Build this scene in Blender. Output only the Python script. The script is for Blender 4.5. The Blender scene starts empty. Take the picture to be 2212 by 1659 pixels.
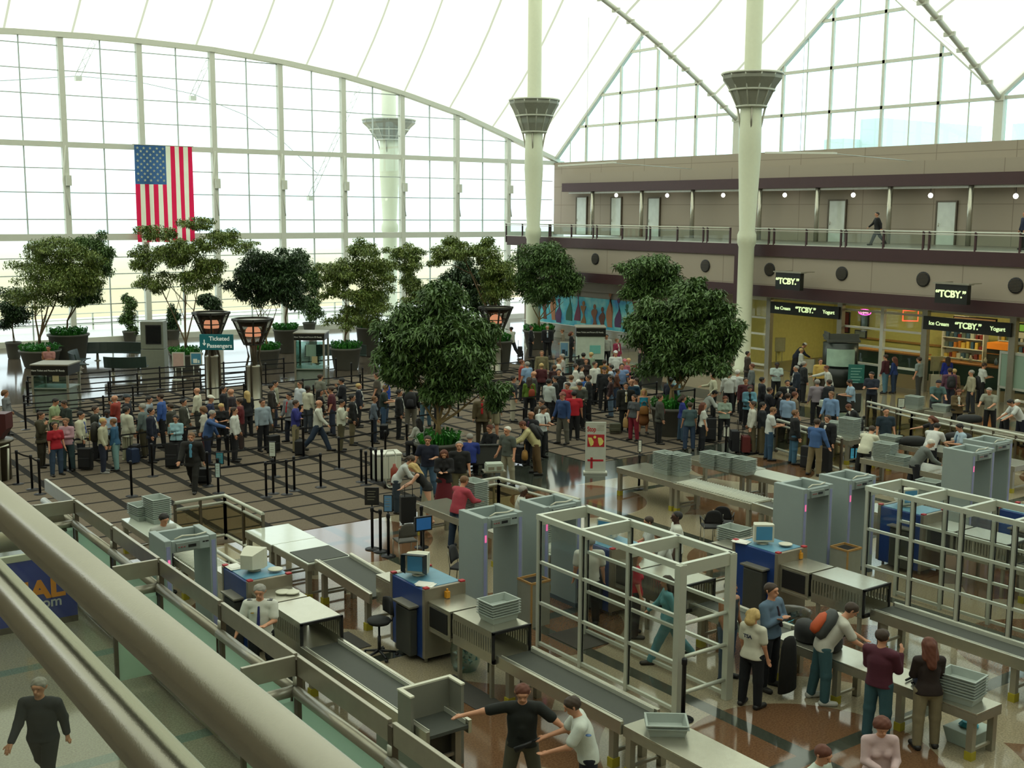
import bpy, bmesh, math, random
import numpy as np
from mathutils import Vector, Matrix
random.seed(7)
S=bpy.context.scene; COL=S.collection; PI=math.pi
# ---------------------------------------------------------------- camera (hall axes: Y along the screening lanes, X across them)
F=2520.;PITCH=math.radians(8.35);ROLL=math.radians(-0.36);YAW=math.radians(36.0);H=7.9
vx,vy=math.sin(YAW),math.cos(YAW)
R_=(vy,-vx,0.);F_=(vx*math.cos(PITCH),vy*math.cos(PITCH),-math.sin(PITCH));U_=(vx*math.sin(PITCH),vy*math.sin(PITCH),math.cos(PITCH))
cr,sr=math.cos(ROLL),math.sin(ROLL)
def ray(px,py):
    X=px-1106;Y=py-829.5
    x=(cr*X+sr*Y)/F;y=(-sr*X+cr*Y)/F
    return [F_[i]+x*R_[i]-y*U_[i] for i in range(3)]
def at(px,py,z=0.):
    d=ray(px,py);t=(z-H)/d[2];return Vector((d[0]*t,d[1]*t,z))
def atX(px,py,X):
    d=ray(px,py);t=X/d[0];return Vector((X,d[1]*t,H+d[2]*t))
def atY(px,py,Y):
    d=ray(px,py);t=Y/d[1];return Vector((d[0]*t,Y,H+d[2]*t))
def depth(v): return sum(F_[i]*(v[0],v[1],v[2]-H)[i] for i in range(3))
cd=bpy.data.cameras.new('camera');cam=bpy.data.objects.new('camera',cd);COL.objects.link(cam);S.camera=cam
cd.sensor_width=36;cd.lens=36*F/2212;cd.clip_end=20000;cd.clip_start=.05
rx=Vector(R_);up=Vector(U_);fw=Vector(F_)
# roll
r2=rx*cr-up*(-sr)*-1 if False else rx
M=Matrix(((rx.x,up.x,-fw.x),(rx.y,up.y,-fw.y),(rx.z,up.z,-fw.z))).to_4x4()
cam.matrix_world=Matrix.Translation((0,0,H))@M@Matrix.Rotation(-ROLL,4,'Z')
S.view_settings.view_transform='Standard';S.view_settings.look='None';S.view_settings.gamma=1;S.view_settings.use_curve_mapping=False
S.view_settings.exposure=-0.82
# ---------------------------------------------------------------- materials
def lin(c):
    if isinstance(c,str): c=[int(c[i:i+2],16)/255 for i in (0,2,4)]
    return [x/12.92 if x<=.04045 else ((x+.055)/1.055)**2.4 for x in c]
_M={}
def pm(name,col,rough=.6,metal=0.,var=.12,scale=6.,bump=0.,bscale=60.,spec=.5,emit=None,es=0.):
    if name in _M: return _M[name]
    m=bpy.data.materials.new(name);m.use_nodes=True;nt=m.node_tree;b=nt.nodes['Principled BSDF']
    c=lin(col)
    tc=nt.nodes.new('ShaderNodeTexCoord');nz=nt.nodes.new('ShaderNodeTexNoise');nz.inputs['Scale'].default_value=scale;nz.inputs['Detail'].default_value=3
    nt.links.new(tc.outputs['Object'],nz.inputs['Vector'])
    mx=nt.nodes.new('ShaderNodeMix');mx.data_type='RGBA'
    mx.inputs[6].default_value=[v*(1-var) for v in c]+[1];mx.inputs[7].default_value=[min(1,v*(1+var)) for v in c]+[1]
    nt.links.new(nz.outputs['Fac'],mx.inputs[0]);nt.links.new(mx.outputs[2],b.inputs['Base Color'])
    b.inputs['Roughness'].default_value=rough;b.inputs['Metallic'].default_value=metal;b.inputs['Specular IOR Level'].default_value=spec
    if bump:
        n2=nt.nodes.new('ShaderNodeTexNoise');n2.inputs['Scale'].default_value=bscale;nt.links.new(tc.outputs['Object'],n2.inputs['Vector'])
        bp=nt.nodes.new('ShaderNodeBump');bp.inputs['Strength'].default_value=bump;bp.inputs['Distance'].default_value=.02
        nt.links.new(n2.outputs['Fac'],bp.inputs['Height']);nt.links.new(bp.outputs[0],b.inputs['Normal'])
    if emit: b.inputs['Emission Color'].default_value=lin(emit)+[1];b.inputs['Emission Strength'].default_value=es
    _M[name]=m;return m
def glassmat(name,tint='ffffff',refl=.07,rough=.02,gz=.5):
    if name in _M: return _M[name]
    m=bpy.data.materials.new(name);m.use_nodes=True;nt=m.node_tree;nt.nodes.clear()
    o=nt.nodes.new('ShaderNodeOutputMaterial');mix=nt.nodes.new('ShaderNodeMixShader');t=nt.nodes.new('ShaderNodeBsdfTransparent');g=nt.nodes.new('ShaderNodeBsdfGlossy')
    t.inputs[0].default_value=lin(tint)+[1];g.inputs['Roughness'].default_value=rough
    lw=nt.nodes.new('ShaderNodeLayerWeight');lw.inputs[0].default_value=.5
    p5=nt.nodes.new('ShaderNodeMath');p5.operation='POWER';nt.links.new(lw.outputs['Facing'],p5.inputs[0]);p5.inputs[1].default_value=5
    fr=nt.nodes.new('ShaderNodeMath');fr.operation='MULTIPLY_ADD';nt.links.new(p5.outputs[0],fr.inputs[0]);fr.inputs[1].default_value=gz;fr.inputs[2].default_value=refl*.6
    nt.links.new(fr.outputs[0],mix.inputs[0]);nt.links.new(t.outputs[0],mix.inputs[1]);nt.links.new(g.outputs[0],mix.inputs[2]);nt.links.new(mix.outputs[0],o.inputs[0])
    _M[name]=m;return m
def frosted(name,col,tr=.6):
    if name in _M: return _M[name]
    m=bpy.data.materials.new(name);m.use_nodes=True;nt=m.node_tree;nt.nodes.clear()
    o=nt.nodes.new('ShaderNodeOutputMaterial');mix=nt.nodes.new('ShaderNodeMixShader');t=nt.nodes.new('ShaderNodeBsdfTranslucent');d=nt.nodes.new('ShaderNodeBsdfDiffuse')
    nz=nt.nodes.new('ShaderNodeTexNoise');nz.inputs['Scale'].default_value=.6
    cr_=nt.nodes.new('ShaderNodeMix');cr_.data_type='RGBA';c=lin(col)
    cr_.inputs[6].default_value=[v*.94 for v in c]+[1];cr_.inputs[7].default_value=c+[1];nt.links.new(nz.outputs['Fac'],cr_.inputs[0])
    mix.inputs[0].default_value=tr
    for n in (t,d): nt.links.new(cr_.outputs[2],n.inputs[0])
    nt.links.new(d.outputs[0],mix.inputs[1]);nt.links.new(t.outputs[0],mix.inputs[2]);nt.links.new(mix.outputs[0],o.inputs[0])
    _M[name]=m;return m
def emat(name,col,s):
    if name in _M: return _M[name]
    m=pm(name,col,.5,emit=col,es=s);return m
# ---------------------------------------------------------------- mesh builder
class MB:
    def __init__(s): s.v=[];s.f=[];s.mi=[];s.sm=[];s.T=None
    def add(s,vs,fs,mi=0,smooth=False):
        k=len(s.v)
        if s.T is not None: vs=[tuple(s.T@Vector(v)) for v in vs]
        s.v+=[tuple(v) for v in vs];s.f+=[tuple(i+k for i in f) for f in fs];s.mi+=[mi]*len(fs);s.sm+=[smooth]*len(fs);return s
    def box(s,x0,x1,y0,y1,z0,z1,mi=0):
        vs=[(x,y,z) for z in (z0,z1) for y in (y0,y1) for x in (x0,x1)]
        return s.add(vs,[(0,2,3,1),(4,5,7,6),(0,1,5,4),(2,6,7,3),(0,4,6,2),(1,3,7,5)],mi)
    def taper(s,x0,x1,y0,y1,z0,z1,k=.85,mi=0):
        cx,cy=(x0+x1)/2,(y0+y1)/2;vs=[]
        for z,q in ((z0,k),(z1,1)):
            for y in (y0,y1):
                for x in (x0,x1): vs.append((cx+(x-cx)*q,cy+(y-cy)*q,z))
        return s.add(vs,[(0,2,3,1),(4,5,7,6),(0,1,5,4),(2,6,7,3),(0,4,6,2),(1,3,7,5)],mi)
    def tube(s,pts,r,n=10,mi=0,cap=True,smooth=True):
        pts=[Vector(p) for p in pts];rs=r if isinstance(r,(list,tuple)) else [r]*len(pts)
        vs=[];fs=[];ref=Vector((0,0,1))
        for i,p in enumerate(pts):
            d=(pts[min(i+1,len(pts)-1)]-pts[max(i-1,0)]).normalized()
            a=d.cross(ref)
            if a.length<.05: a=d.cross(Vector((0,1,0)))
            a.normalize();b=d.cross(a).normalized()
            for k in range(n):
                t=2*PI*k/n;vs.append(p+(a*math.cos(t)+b*math.sin(t))*rs[i])
        for i in range(len(pts)-1):
            for k in range(n):
                k2=(k+1)%n;fs.append((i*n+k,(i+1)*n+k,(i+1)*n+k2,i*n+k2))
        s.add(vs,fs,mi,smooth)
        if cap:
            L=len(s.v)-len(vs)
            s.f.append(tuple(L+k for k in range(n)));s.f.append(tuple(L+(len(pts)-1)*n+k for k in reversed(range(n))));s.mi+=[mi]*2;s.sm+=[False]*2
        return s
    def bar(s,p0,p1,w,h,mi=0,up=(0,0,1)):
        p0=Vector(p0);p1=Vector(p1);d=(p1-p0).normalized();a=d.cross(Vector(up))
        if a.length<.01: a=Vector((1,0,0))
        a.normalize();b=a.cross(d).normalized();vs=[]
        for p in (p0,p1):
            for u,v in ((-1,-1),(1,-1),(1,1),(-1,1)): vs.append(p+a*(u*w/2)+b*(v*h/2))
        return s.add(vs,[(0,3,2,1),(4,5,6,7),(0,1,5,4),(1,2,6,5),(2,3,7,6),(3,0,4,7)],mi)
    def lathe(s,prof,n=20,c=(0,0,0),mi=0,smooth=True,sy=1.,caps=True):
        vs=[];fs=[]
        for r,z in prof:
            for k in range(n):
                t=2*PI*k/n;vs.append((c[0]+r*math.cos(t),c[1]+sy*r*math.sin(t),c[2]+z))
        m=len(prof)
        for i in range(m-1):
            for k in range(n):
                k2=(k+1)%n;fs.append((i*n+k,i*n+k2,(i+1)*n+k2,(i+1)*n+k))
        if caps: fs.append(tuple(reversed(range(n))));fs.append(tuple((m-1)*n+k for k in range(n)))
        return s.add(vs,fs,mi,smooth)
    def prism(s,poly,z0,z1,mi=0):
        n=len(poly);vs=[(x,y,z0) for x,y in poly]+[(x,y,z1) for x,y in poly]
        fs=[tuple(reversed(range(n))),tuple(range(n,2*n))]+[(i,(i+1)%n,n+(i+1)%n,n+i) for i in range(n)]
        return s.add(vs,fs,mi)
    def quad(s,a,b,c,d,mi=0): return s.add([a,b,c,d],[(0,1,2,3)],mi)
    def slab(s,pts,off,mi=0):
        off=Vector(off);n=len(pts);vs=[Vector(p) for p in pts]+[Vector(p)+off for p in pts]
        return s.add(vs,[tuple(range(n)),tuple(reversed(range(n,2*n)))]+[(i,n+i,n+(i+1)%n,(i+1)%n) for i in range(n)],mi)
    def mesh(s,name,mats):
        me=bpy.data.meshes.new(name);me.from_pydata(s.v,[],s.f)
        for m in (mats if isinstance(mats,(list,tuple)) else [mats]): me.materials.append(m)
        me.polygons.foreach_set('material_index',s.mi);me.polygons.foreach_set('use_smooth',s.sm);me.update();return me
    def build(s,name,mats,parent=None,loc=(0,0,0),bev=0.,rz=0):
        me=s.mesh(name,mats)
        if 1:
            bm=bmesh.new();bm.from_mesh(me);bmesh.ops.recalc_face_normals(bm,faces=bm.faces);bm.to_mesh(me);bm.free()
        o=bpy.data.objects.new(name,me);COL.objects.link(o);o.location=loc;o.rotation_euler=(0,0,rz)
        if parent: o.parent=parent
        if bev:
            b=o.modifiers.new('bevel','BEVEL');b.width=bev;b.segments=2;b.limit_method='ANGLE'
        return o
def struct(o): o['kind']='structure';return o
def tag(o,label,cat,group=None):
    o['label']=label;o['category']=cat
    if group: o['group']=group
    return o
def empty(name,loc,rz=0,label=None,cat=None,group=None):
    o=bpy.data.objects.new(name,None);COL.objects.link(o);o.location=loc;o.rotation_euler=(0,0,rz);o.empty_display_size=.1
    if label: tag(o,label,cat,group)
    return o
def copy_tree(o,loc=None,rz=None,label=None,parent=None,group=None):
    c=o.copy();COL.objects.link(c)
    if parent: c.parent=parent
    if loc is not None: c.location=loc
    if rz is not None: c.rotation_euler=(0,0,rz)
    if label: c['label']=label
    if group: c['group']=group
    for ch in KIDS(o): copy_tree(ch,parent=c)
    return c
def KIDS(o): return [k for k in COL.objects if k.parent==o] if False else list(o.children)
def text(s,name,size,mat,parent,M4,ext=.004,ax='CENTER',bold=0.,sx=1.):
    cu=bpy.data.curves.new(name,'FONT');cu.body=s;cu.size=size;cu.extrude=ext;cu.align_x=ax;cu.align_y='CENTER';cu.offset=bold
    t=bpy.data.objects.new(name,cu);COL.objects.link(t);dg=bpy.context.evaluated_depsgraph_get()
    me=bpy.data.meshes.new_from_object(t.evaluated_get(dg));bpy.data.objects.remove(t);me.materials.clear();me.materials.append(mat)
    o=bpy.data.objects.new(name,me);COL.objects.link(o)
    if parent: o.parent=parent
    o.matrix_local=M4@Matrix.Diagonal((sx,1,1,1));return o
def face(loc,rz,tilt=PI/2): return Matrix.Translation(loc)@Matrix.Rotation(rz,4,'Z')@Matrix.Rotation(tilt,4,'X')
ORD=['first','second','third','fourth','fifth','sixth','seventh','eighth','ninth','tenth','eleventh','twelfth','thirteenth','fourteenth','fifteenth','sixteenth','seventeenth','eighteenth','nineteenth','twentieth']
steel=pm('brushed_steel','b9b7a8',.24,.8,.1,8,.05,200)
steel_d=pm('dull_steel','a09c8c',.36,.6,.12,6)
alu=pm('pale_aluminium','c4c6b8',.45,.35,.06,5)
bronze=pm('bronze_mullion','5f5648',.45,.5)
black=pm('black_plastic','121214',.5)
blackm=pm('black_metal','17171b',.4,.3)
rubber=pm('belt_rubber','3f423c',.7,0,.1,20)
greyp=pm('grey_tray_plastic','98a29b',.5,0,.06,9)
bluep=pm('blue_enamel','1c3a78',.4,0,.12,5)
white=pm('white_paint','dcdccf',.5,0,.05)
maroon=pm('maroon_panel','3f2426',.5,0,.12,3)
taupe=pm('taupe_panel','9a8f80',.7,0,.05,2,.05,90)
yellow=pm('yellow_tape','9c9022',.6)
navyp=pm('navy_plastic','1b2438',.5)
cream=pm('cream_plastic','c9c8b6',.55,0,.06)
redp=pm('red_plastic','a8232b',.5)
wood=pm('light_wood','a9814b',.5,0,.2,14)
paper=pm('white_paper','e4e4dc',.7,0,.03)
tealp=pm('teal_sign','17757f',.5)
# ---------------------------------------------------------------- world
w=bpy.data.worlds.new('sky');S.world=w;w.use_nodes=True;nt=w.node_tree;bg=nt.nodes['Background']
tc=nt.nodes.new('ShaderNodeTexCoord');sp=nt.nodes.new('ShaderNodeSeparateXYZ');rp=nt.nodes.new('ShaderNodeValToRGB')
nt.links.new(tc.outputs['Generated'],sp.inputs[0]);nt.links.new(sp.outputs[2],rp.inputs[0]);nt.links.new(rp.outputs[0],bg.inputs[0])
e=rp.color_ramp.elements;e[0].position=0.;e[0].color=(.55,.75,.85,1);e[1].position=.35;e[1].color=(.9,.97,1,1)
x=e.new(.03);x.color=(.8,.93,1,1)
bg.inputs[1].default_value=4.0
# ================================================================ the hall
XW=55.5;YE=71.3;XB=44.3
def nodes(m): return m.node_tree.nodes,m.node_tree.links
def math_(nt,op,a,b=None,c=None,clamp=False):
    n=nt.nodes.new('ShaderNodeMath');n.operation=op;n.use_clamp=clamp
    for i,v in enumerate((a,b,c)):
        if v is None: continue
        if isinstance(v,(int,float)): n.inputs[i].default_value=v
        else: nt.links.new(v,n.inputs[i])
    return n.outputs[0]
def mixc(nt,f,a,b):
    n=nt.nodes.new('ShaderNodeMix');n.data_type='RGBA'
    for i,v in ((0,f),(6,a),(7,b)):
        if isinstance(v,(list,tuple)): n.inputs[i].default_value=list(v)[:3]+[1]
        elif isinstance(v,(int,float)): n.inputs[i].default_value=v
        else: nt.links.new(v,n.inputs[i])
    return n.outputs[2]
def stripe(nt,co,period,off,width):
    a=math_(nt,'SUBTRACT',co,off);a=math_(nt,'DIVIDE',a,period);a=math_(nt,'FRACT',a)
    a=math_(nt,'SUBTRACT',a,.5);a=math_(nt,'ABSOLUTE',a);return math_(nt,'GREATER_THAN',a,.5-width/period/2)
# terrazzo
m=pm('terrazzo','998a6c',.12,0,.1,30);nt=m.node_tree;b=nt.nodes['Principled BSDF']
tc=nt.nodes.new('ShaderNodeTexCoord');sp=nt.nodes.new('ShaderNodeSeparateXYZ');nt.links.new(tc.outputs['Object'],sp.inputs[0])
px_=math_(nt,'SUBTRACT',sp.outputs[0],13.1);py_=math_(nt,'SUBTRACT',sp.outputs[1],10.5)
def cell(v,p):
    a=math_(nt,'DIVIDE',v,p);a=math_(nt,'ADD',a,.5);a=math_(nt,'FRACT',a);a=math_(nt,'SUBTRACT',a,.5);return math_(nt,'MULTIPLY',a,p)
cx=cell(px_,7.);cy=cell(py_,7.)
r=math_(nt,'SQRT',math_(nt,'ADD',math_(nt,'MULTIPLY',cx,cx),math_(nt,'MULTIPLY',cy,cy)))
inner=math_(nt,'LESS_THAN',r,1.9);outer=math_(nt,'GREATER_THAN',r,3.1)
ax=math_(nt,'ABSOLUTE',cx);ay=math_(nt,'ABSOLUTE',cy)
dia=math_(nt,'LESS_THAN',math_(nt,'ABSOLUTE',math_(nt,'SUBTRACT',ax,ay)),1.4)
band=math_(nt,'MAXIMUM',math_(nt,'LESS_THAN',ax,.14),math_(nt,'LESS_THAN',ay,.14))
spk=nt.nodes.new('ShaderNodeTexNoise');spk.inputs['Scale'].default_value=34;spk.inputs['Detail'].default_value=4;nt.links.new(tc.outputs['Object'],spk.inputs[0])
rp=nt.nodes.new('ShaderNodeValToRGB');nt.links.new(spk.outputs['Fac'],rp.inputs[0]);rp.color_ramp.elements[0].position=.35;rp.color_ramp.elements[1].position=.65
rp.color_ramp.elements[0].color=(.72,.72,.72,1);rp.color_ramp.elements[1].color=(1.12,1.12,1.12,1)
base=lin('958a72');brn=lin('6c4f38');pk=lin('87735a');drk=lin('3c4038')
c=mixc(nt,math_(nt,'MULTIPLY',outer,dia),base,brn);c=mixc(nt,inner,c,brn);c=mixc(nt,band,c,drk)
# pale polished granite next to the window wall, dark strip by the stop board
far=math_(nt,'GREATER_THAN',sp.outputs[1],50.);c=mixc(nt,far,c,lin('5d5348'))
left=math_(nt,'LESS_THAN',sp.outputs[0],6.3);gr=mixc(nt,stripe(nt,sp.outputs[1],4.2,16.4,.28),lin('8f8b7b'),lin('6d7f76'));c=mixc(nt,left,c,gr)
dk=math_(nt,'MULTIPLY',math_(nt,'GREATER_THAN',sp.outputs[1],26.),math_(nt,'LESS_THAN',sp.outputs[1],50.));c=mixc(nt,dk,c,lin('3b3f38'))
rt=math_(nt,'MULTIPLY',dk,math_(nt,'GREATER_THAN',sp.outputs[0],38.));c=mixc(nt,rt,c,lin('8a7f68'))
mm=nt.nodes.new('ShaderNodeMix');mm.data_type='RGBA';mm.blend_type='MULTIPLY';mm.inputs[0].default_value=1;nt.links.new(c,mm.inputs[6]);nt.links.new(rp.outputs[0],mm.inputs[7])
nt.links.new(mm.outputs[2],b.inputs['Base Color']);b.inputs['Roughness'].default_value=.09;b.inputs['Specular IOR Level'].default_value=.7
struct(MB().box(-30,70,-15,YE+.2,-.3,0).build('floor',m))
# carpet tiles
m2=pm('carpet_tiles','6f665a',.95);nt=m2.node_tree;b=nt.nodes['Principled BSDF']
tc=nt.nodes.new('ShaderNodeTexCoord');sp=nt.nodes.new('ShaderNodeSeparateXYZ');nt.links.new(tc.outputs['Object'],sp.inputs[0])
s1=stripe(nt,sp.outputs[0],1.15,13.05,.22);s2=stripe(nt,sp.outputs[1],1.17,28.2,.12)
st=math_(nt,'MAXIMUM',s1,s2);nz=nt.nodes.new('ShaderNodeTexNoise');nz.inputs['Scale'].default_value=40;nt.links.new(tc.outputs['Object'],nz.inputs[0])
c=mixc(nt,nz.outputs['Fac'],lin('5f564a'),lin('786c5e'));c=mixc(nt,st,c,lin('2a2825'));nt.links.new(c,b.inputs['Base Color'])
b.inputs['Specular IOR Level'].default_value=.1
struct(MB().prism([(6.3,26),(19.5,26),(19.5,31),(23.5,31),(23.5,28),(36,28),(36,50),(6.3,50)],0,.012).build('floor_carpet',m2))
# --- window wall at Y=YE
mull=[atY(p,200,YE).x for p in (125,290,445,591,729,857,980,1090)]
st_=(mull[-1]-mull[0])/7
xs=[mull[0]+st_*k for k in range(-10,8)]
archp=[atY(a,b,YE) for a,b in ((0,97),(120,96),(300,99),(440,113),(600,139),(735,168),(860,203),(985,247),(1100,299),(1190,342))]
def arch(x):
    cx=22.5
    if x<archp[2].x:
        x=2*cx-x if x<cx else x
        if x<archp[2].x: return archp[2].z+.02
    for p,q in zip(archp[2:],archp[3:]):
        if p.x<=x<=q.x: t=(x-p.x)/(q.x-p.x);return p.z+(q.z-p.z)*t
    return archp[-1].z-(x-archp[-1].x)*.3
zb=6.42;zu=11.75
wf=MB();fr=white
wallframe=pm('window_frame_paint','d2d4c6',.5,0,.04)
thin=pm('window_bar_grey','bcc4bf',.5,.2)
for k,x in enumerate(xs):
    b_=MB().box(x-.16,x+.16,YE-.2,YE+.2,0,arch(x));b_.tube([(x,YE-.5,7.6),(x-.25,YE-.35,9.6),(x,YE-.2,11.6)],.05,6);b_.box(x-.09,x+.2,YE-.45,YE-.2,9.3,9.9)
    struct(b_.build('trim_%d'%(k+1),wallframe))
b_=MB()
for z,h in ((zb,.3),(zu,.24),(.25,.3)): b_.box(-26,XW+1,YE-.18,YE+.15,z-h,z+h*.3)
for i in range(60):
    x0=-22+i*1.3;x1=x0+1.3;b_.bar((x0,YE-.05,arch(x0)-.05),(x1,YE-.05,arch(x1)-.05),.5,.3)
struct(b_.build('trim_19',wallframe))
b_=MB();x0=xs[0]
for k in range(len(xs)-1):
    xm=(xs[k]+xs[k+1])/2;b_.box(xm-.035,xm+.035,YE-.05,YE+.05,0,arch(xm))
for z in (1.2,2.3,3.2,4.1,5.1,7.35,8.9,10.3): b_.box(-26,XW,YE-.03,YE+.03,z-.03,z+.03)
z=13.1
while z<18: 
    xr=[x for x in np.arange(-20,XW,.5) if arch(x)>z+.1];b_.box(min(xr),max(xr),YE-.03,YE+.03,z-.03,z+.03);z+=1.38
struct(b_.build('trim_20',thin))
g=glassmat('clear_window_glass','fafdfb',.05)
for k in range(len(xs)-1):
    a,c=xs[k]+.16,xs[k+1]-.16
    struct(MB().slab([(a,YE,.3),(c,YE,.3),(c,YE,arch(c)-.1),((a+c)/2,YE,arch((a+c)/2)-.1),(a,YE,arch(a)-.1)],(0,.02,0)).build('window_%d'%(k+1),g))
# --- right upper wall
tw=[atX(1195,345,XW),atX(1583,325,XW),atX(2212,297,XW)]
ztop=(tw[0].z+tw[1].z+tw[2].z)/3
pm('taupe_wall','857a70');
wm=pm('taupe_wall_panels','9f9484',.75,0,.04,2);nt=wm.node_tree;b=nt.nodes['Principled BSDF']
tc=nt.nodes.new('ShaderNodeTexCoord');sp=nt.nodes.new('ShaderNodeSeparateXYZ');nt.links.new(tc.outputs['Object'],sp.inputs[0])
s=math_(nt,'MAXIMUM',stripe(nt,sp.outputs[1],4.6,1.2,.05),stripe(nt,sp.outputs[2],1.35,.4,.04))
nt.links.new(mixc(nt,s,lin('9f9484'),lin('857a6c')),b.inputs['Base Color'])
ztop=max(ztop,11.6)
zbm=atX(1700,383,XW).z;zbb=atX(1700,400,XW).z
struct(MB().box(XW,XW+.4,-15,YE-9.2+9,6.3,ztop).build('wall_right',wm))
b_=MB()
b_.box(XW-1.0,XW,-15,60.5+8.5,zbb-.25+.35,ztop-.9)
struct(b_.build('wall_right_upper_band',wm))
struct(MB().box(XW-1.3,XW-1.0,-15,68.5,zbb,zbm+.15).build('trim_21',maroon))
# gable windows and roof profile
feet=[(1197,343),(1583,245),(2150,197)];FY=[atX(*f,XW) for f in feet]
y1,y2,y3=[f.y for f in FY];zf=[FY[0].z,FY[1].z,FY[2].z]
ap1=atX(1360,70,XW)
zft=(zf[1]+zf[2])/2
period=y2-y3
vall=[YE+.0,y2,y3,y3-period,y3-2*period,y3-3*period]
zap=ap1.z+1.2;apY=(y2+vall[0])/2-.6
slopeN=(ap1.z-zf[0])/(y1-ap1.y)
ridg=[apY]+[(a+b)/2-.3 for a,b in zip(vall[1:],vall[2:])]
zrd=[ap1.z+.2]+[atX(1836,-8,XW).z+1.6]*4
def wall_z(y):
    seq=[(YE,zf[0]-.1)]
    for i,yy in enumerate(ridg):
        seq.append((yy,zrd[i]));seq.append((vall[i+1],zft))
    for (a,za),(b,zb_) in zip(seq,seq[1:]):
        if b<=y<=a: t=(y-b)/(a-b);return zb_+(za-zb_)*t
    return zft
gb=MB()
def gwin(k,ya,yb,yr,za,zr,zb2):
    z0=ztop-.1
    pts=[(XW+.2,ya,z0),(XW+.2,ya,za),(XW+.2,yr,zr),(XW+.2,yb,zb2),(XW+.2,yb,z0)]
    struct(MB().slab(pts,(.02,0,0)).build('window_%d'%(20+k),glassmat('clerestory_glass','f2fcfa',.06)))
    fm=MB();fm.bar(pts[1],pts[2],.3,.22);fm.bar(pts[2],pts[3],.3,.22)
    if k: fm.box(XW+.02,XW+.38,ya-.25,ya+.25,z0-.2,za+.3)
    for zz in (za-.1 if k else 14.2,16.3,19.): 
        ys_=[y for y in np.arange(yb,ya,.15) if wall_z(y)>zz+.1]
        if ys_: fm.box(XW+.12,XW+.28,min(ys_),max(ys_),zz-.09,zz+.09)
    n=5
    for i in range(1,n):
        y=yb+(ya-yb)*i/n;fm.box(XW+.12,XW+.28,y-.08,y+.08,z0,wall_z(y))
    for i in range(n):
        y=yb+(ya-yb)*(i+.5)/n;fm.box(XW+.18,XW+.24,y-.03,y+.03,z0,wall_z(y))
    struct(fm.build('trim_%d'%(30+k),wallframe))
for k in range(5): gwin(k,vall[k],vall[k+1],ridg[k],zf[0]-.1 if k==0 else zft,zrd[k],zft)
# roof fabric
V2=[atY(p,q,y2) for p,q in ((1583,245),(1480,160),(1360,72),(1230,0))]
def vz(i,x):
    if i==0: return arch(x)
    # sagging valley cable rising from the wall, crest at mid hall
    t=max(0,min(1,(XW-x)/(XW-22.)));
    if x<22: t=max(0,min(1,(x+11)/33.))
    return zft+ (t*(2-t))*11.
def rz_(i,x):
    t=max(0,(XW-x)/12.)
    if x>XW-12: return zrd[min(i,4)]+(t**1.2)*9.
    t2=(XW-12-x)/21.5;t2=min(t2,2-t2) if t2>1 else t2
    base=zrd[min(i,4)]+9.
    return base+2.5*math.sin(PI*max(0,min(1,t2)))-3*math.sin(PI*max(0,min(1,t2)))
rv=[];ys=[];NXR=60
seq=[]
for i in range(5): seq+= [('v',i),('r',i)]
seq.append(('v',5))
xsr=[XW-(XW+12)*k/NXR for k in range(NXR+1)]
rows=[]
for a,b2 in zip(seq,seq[1:]):
    for s_ in range(8):
        u=s_/8.;row=[]
        for x in xsr:
            za=vz(a[1],x) if a[0]=='v' else rz_(a[1],x);zb_=vz(b2[1],x) if b2[0]=='v' else rz_(b2[1],x)
            ya=vall[a[1]] if a[0]=='v' else ridg[a[1]];yb_=vall[b2[1]] if b2[0]=='v' else ridg[b2[1]]
            sag=-1.1*math.sin(PI*u)*min(1,(XW-x)/8.)
            row.append((x,ya+(yb_-ya)*u,za+(zb_-za)*u+sag))
        rows.append(row)
RV=[p for r_ in rows for p in r_];nx=len(xsr);RF=[(i*nx+j,i*nx+j+1,(i+1)*nx+j+1,(i+1)*nx+j) for i in range(len(rows)-1) for j in range(nx-1)]
rm=frosted('tent_fabric','f3f3de',.76);nt=rm.node_tree
tc=nt.nodes.new('ShaderNodeTexCoord');sp=nt.nodes.new('ShaderNodeSeparateXYZ');nt.links.new(tc.outputs['Object'],sp.inputs[0])
s=stripe(nt,sp.outputs[0],3.7,1.7,.13)
for n in list(nt.nodes):
    if n.bl_idname in('ShaderNodeBsdfTranslucent','ShaderNodeBsdfDiffuse'):
        src=n.inputs[0].links[0].from_socket;nt.links.new(mixc(nt,s,src,lin('b2b29c')),n.inputs[0])
o=MB().add(RV,RF,0,True).build('ceiling',rm);struct(o)
# valley cables
for i in (1,2):
    c_=MB();pts=[(x,vall[i],vz(i,x)-.1) for x in xsr[:40]];c_.tube(pts,.14,8)
    for k in range(0,39):
        x=xsr[k];c_.box(x-.06,x+.06,vall[i]-.3,vall[i]+.3,vz(i,x)-.25,vz(i,x)-.05)
    struct(c_.build('trim_%d'%(40+i),wallframe))
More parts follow.
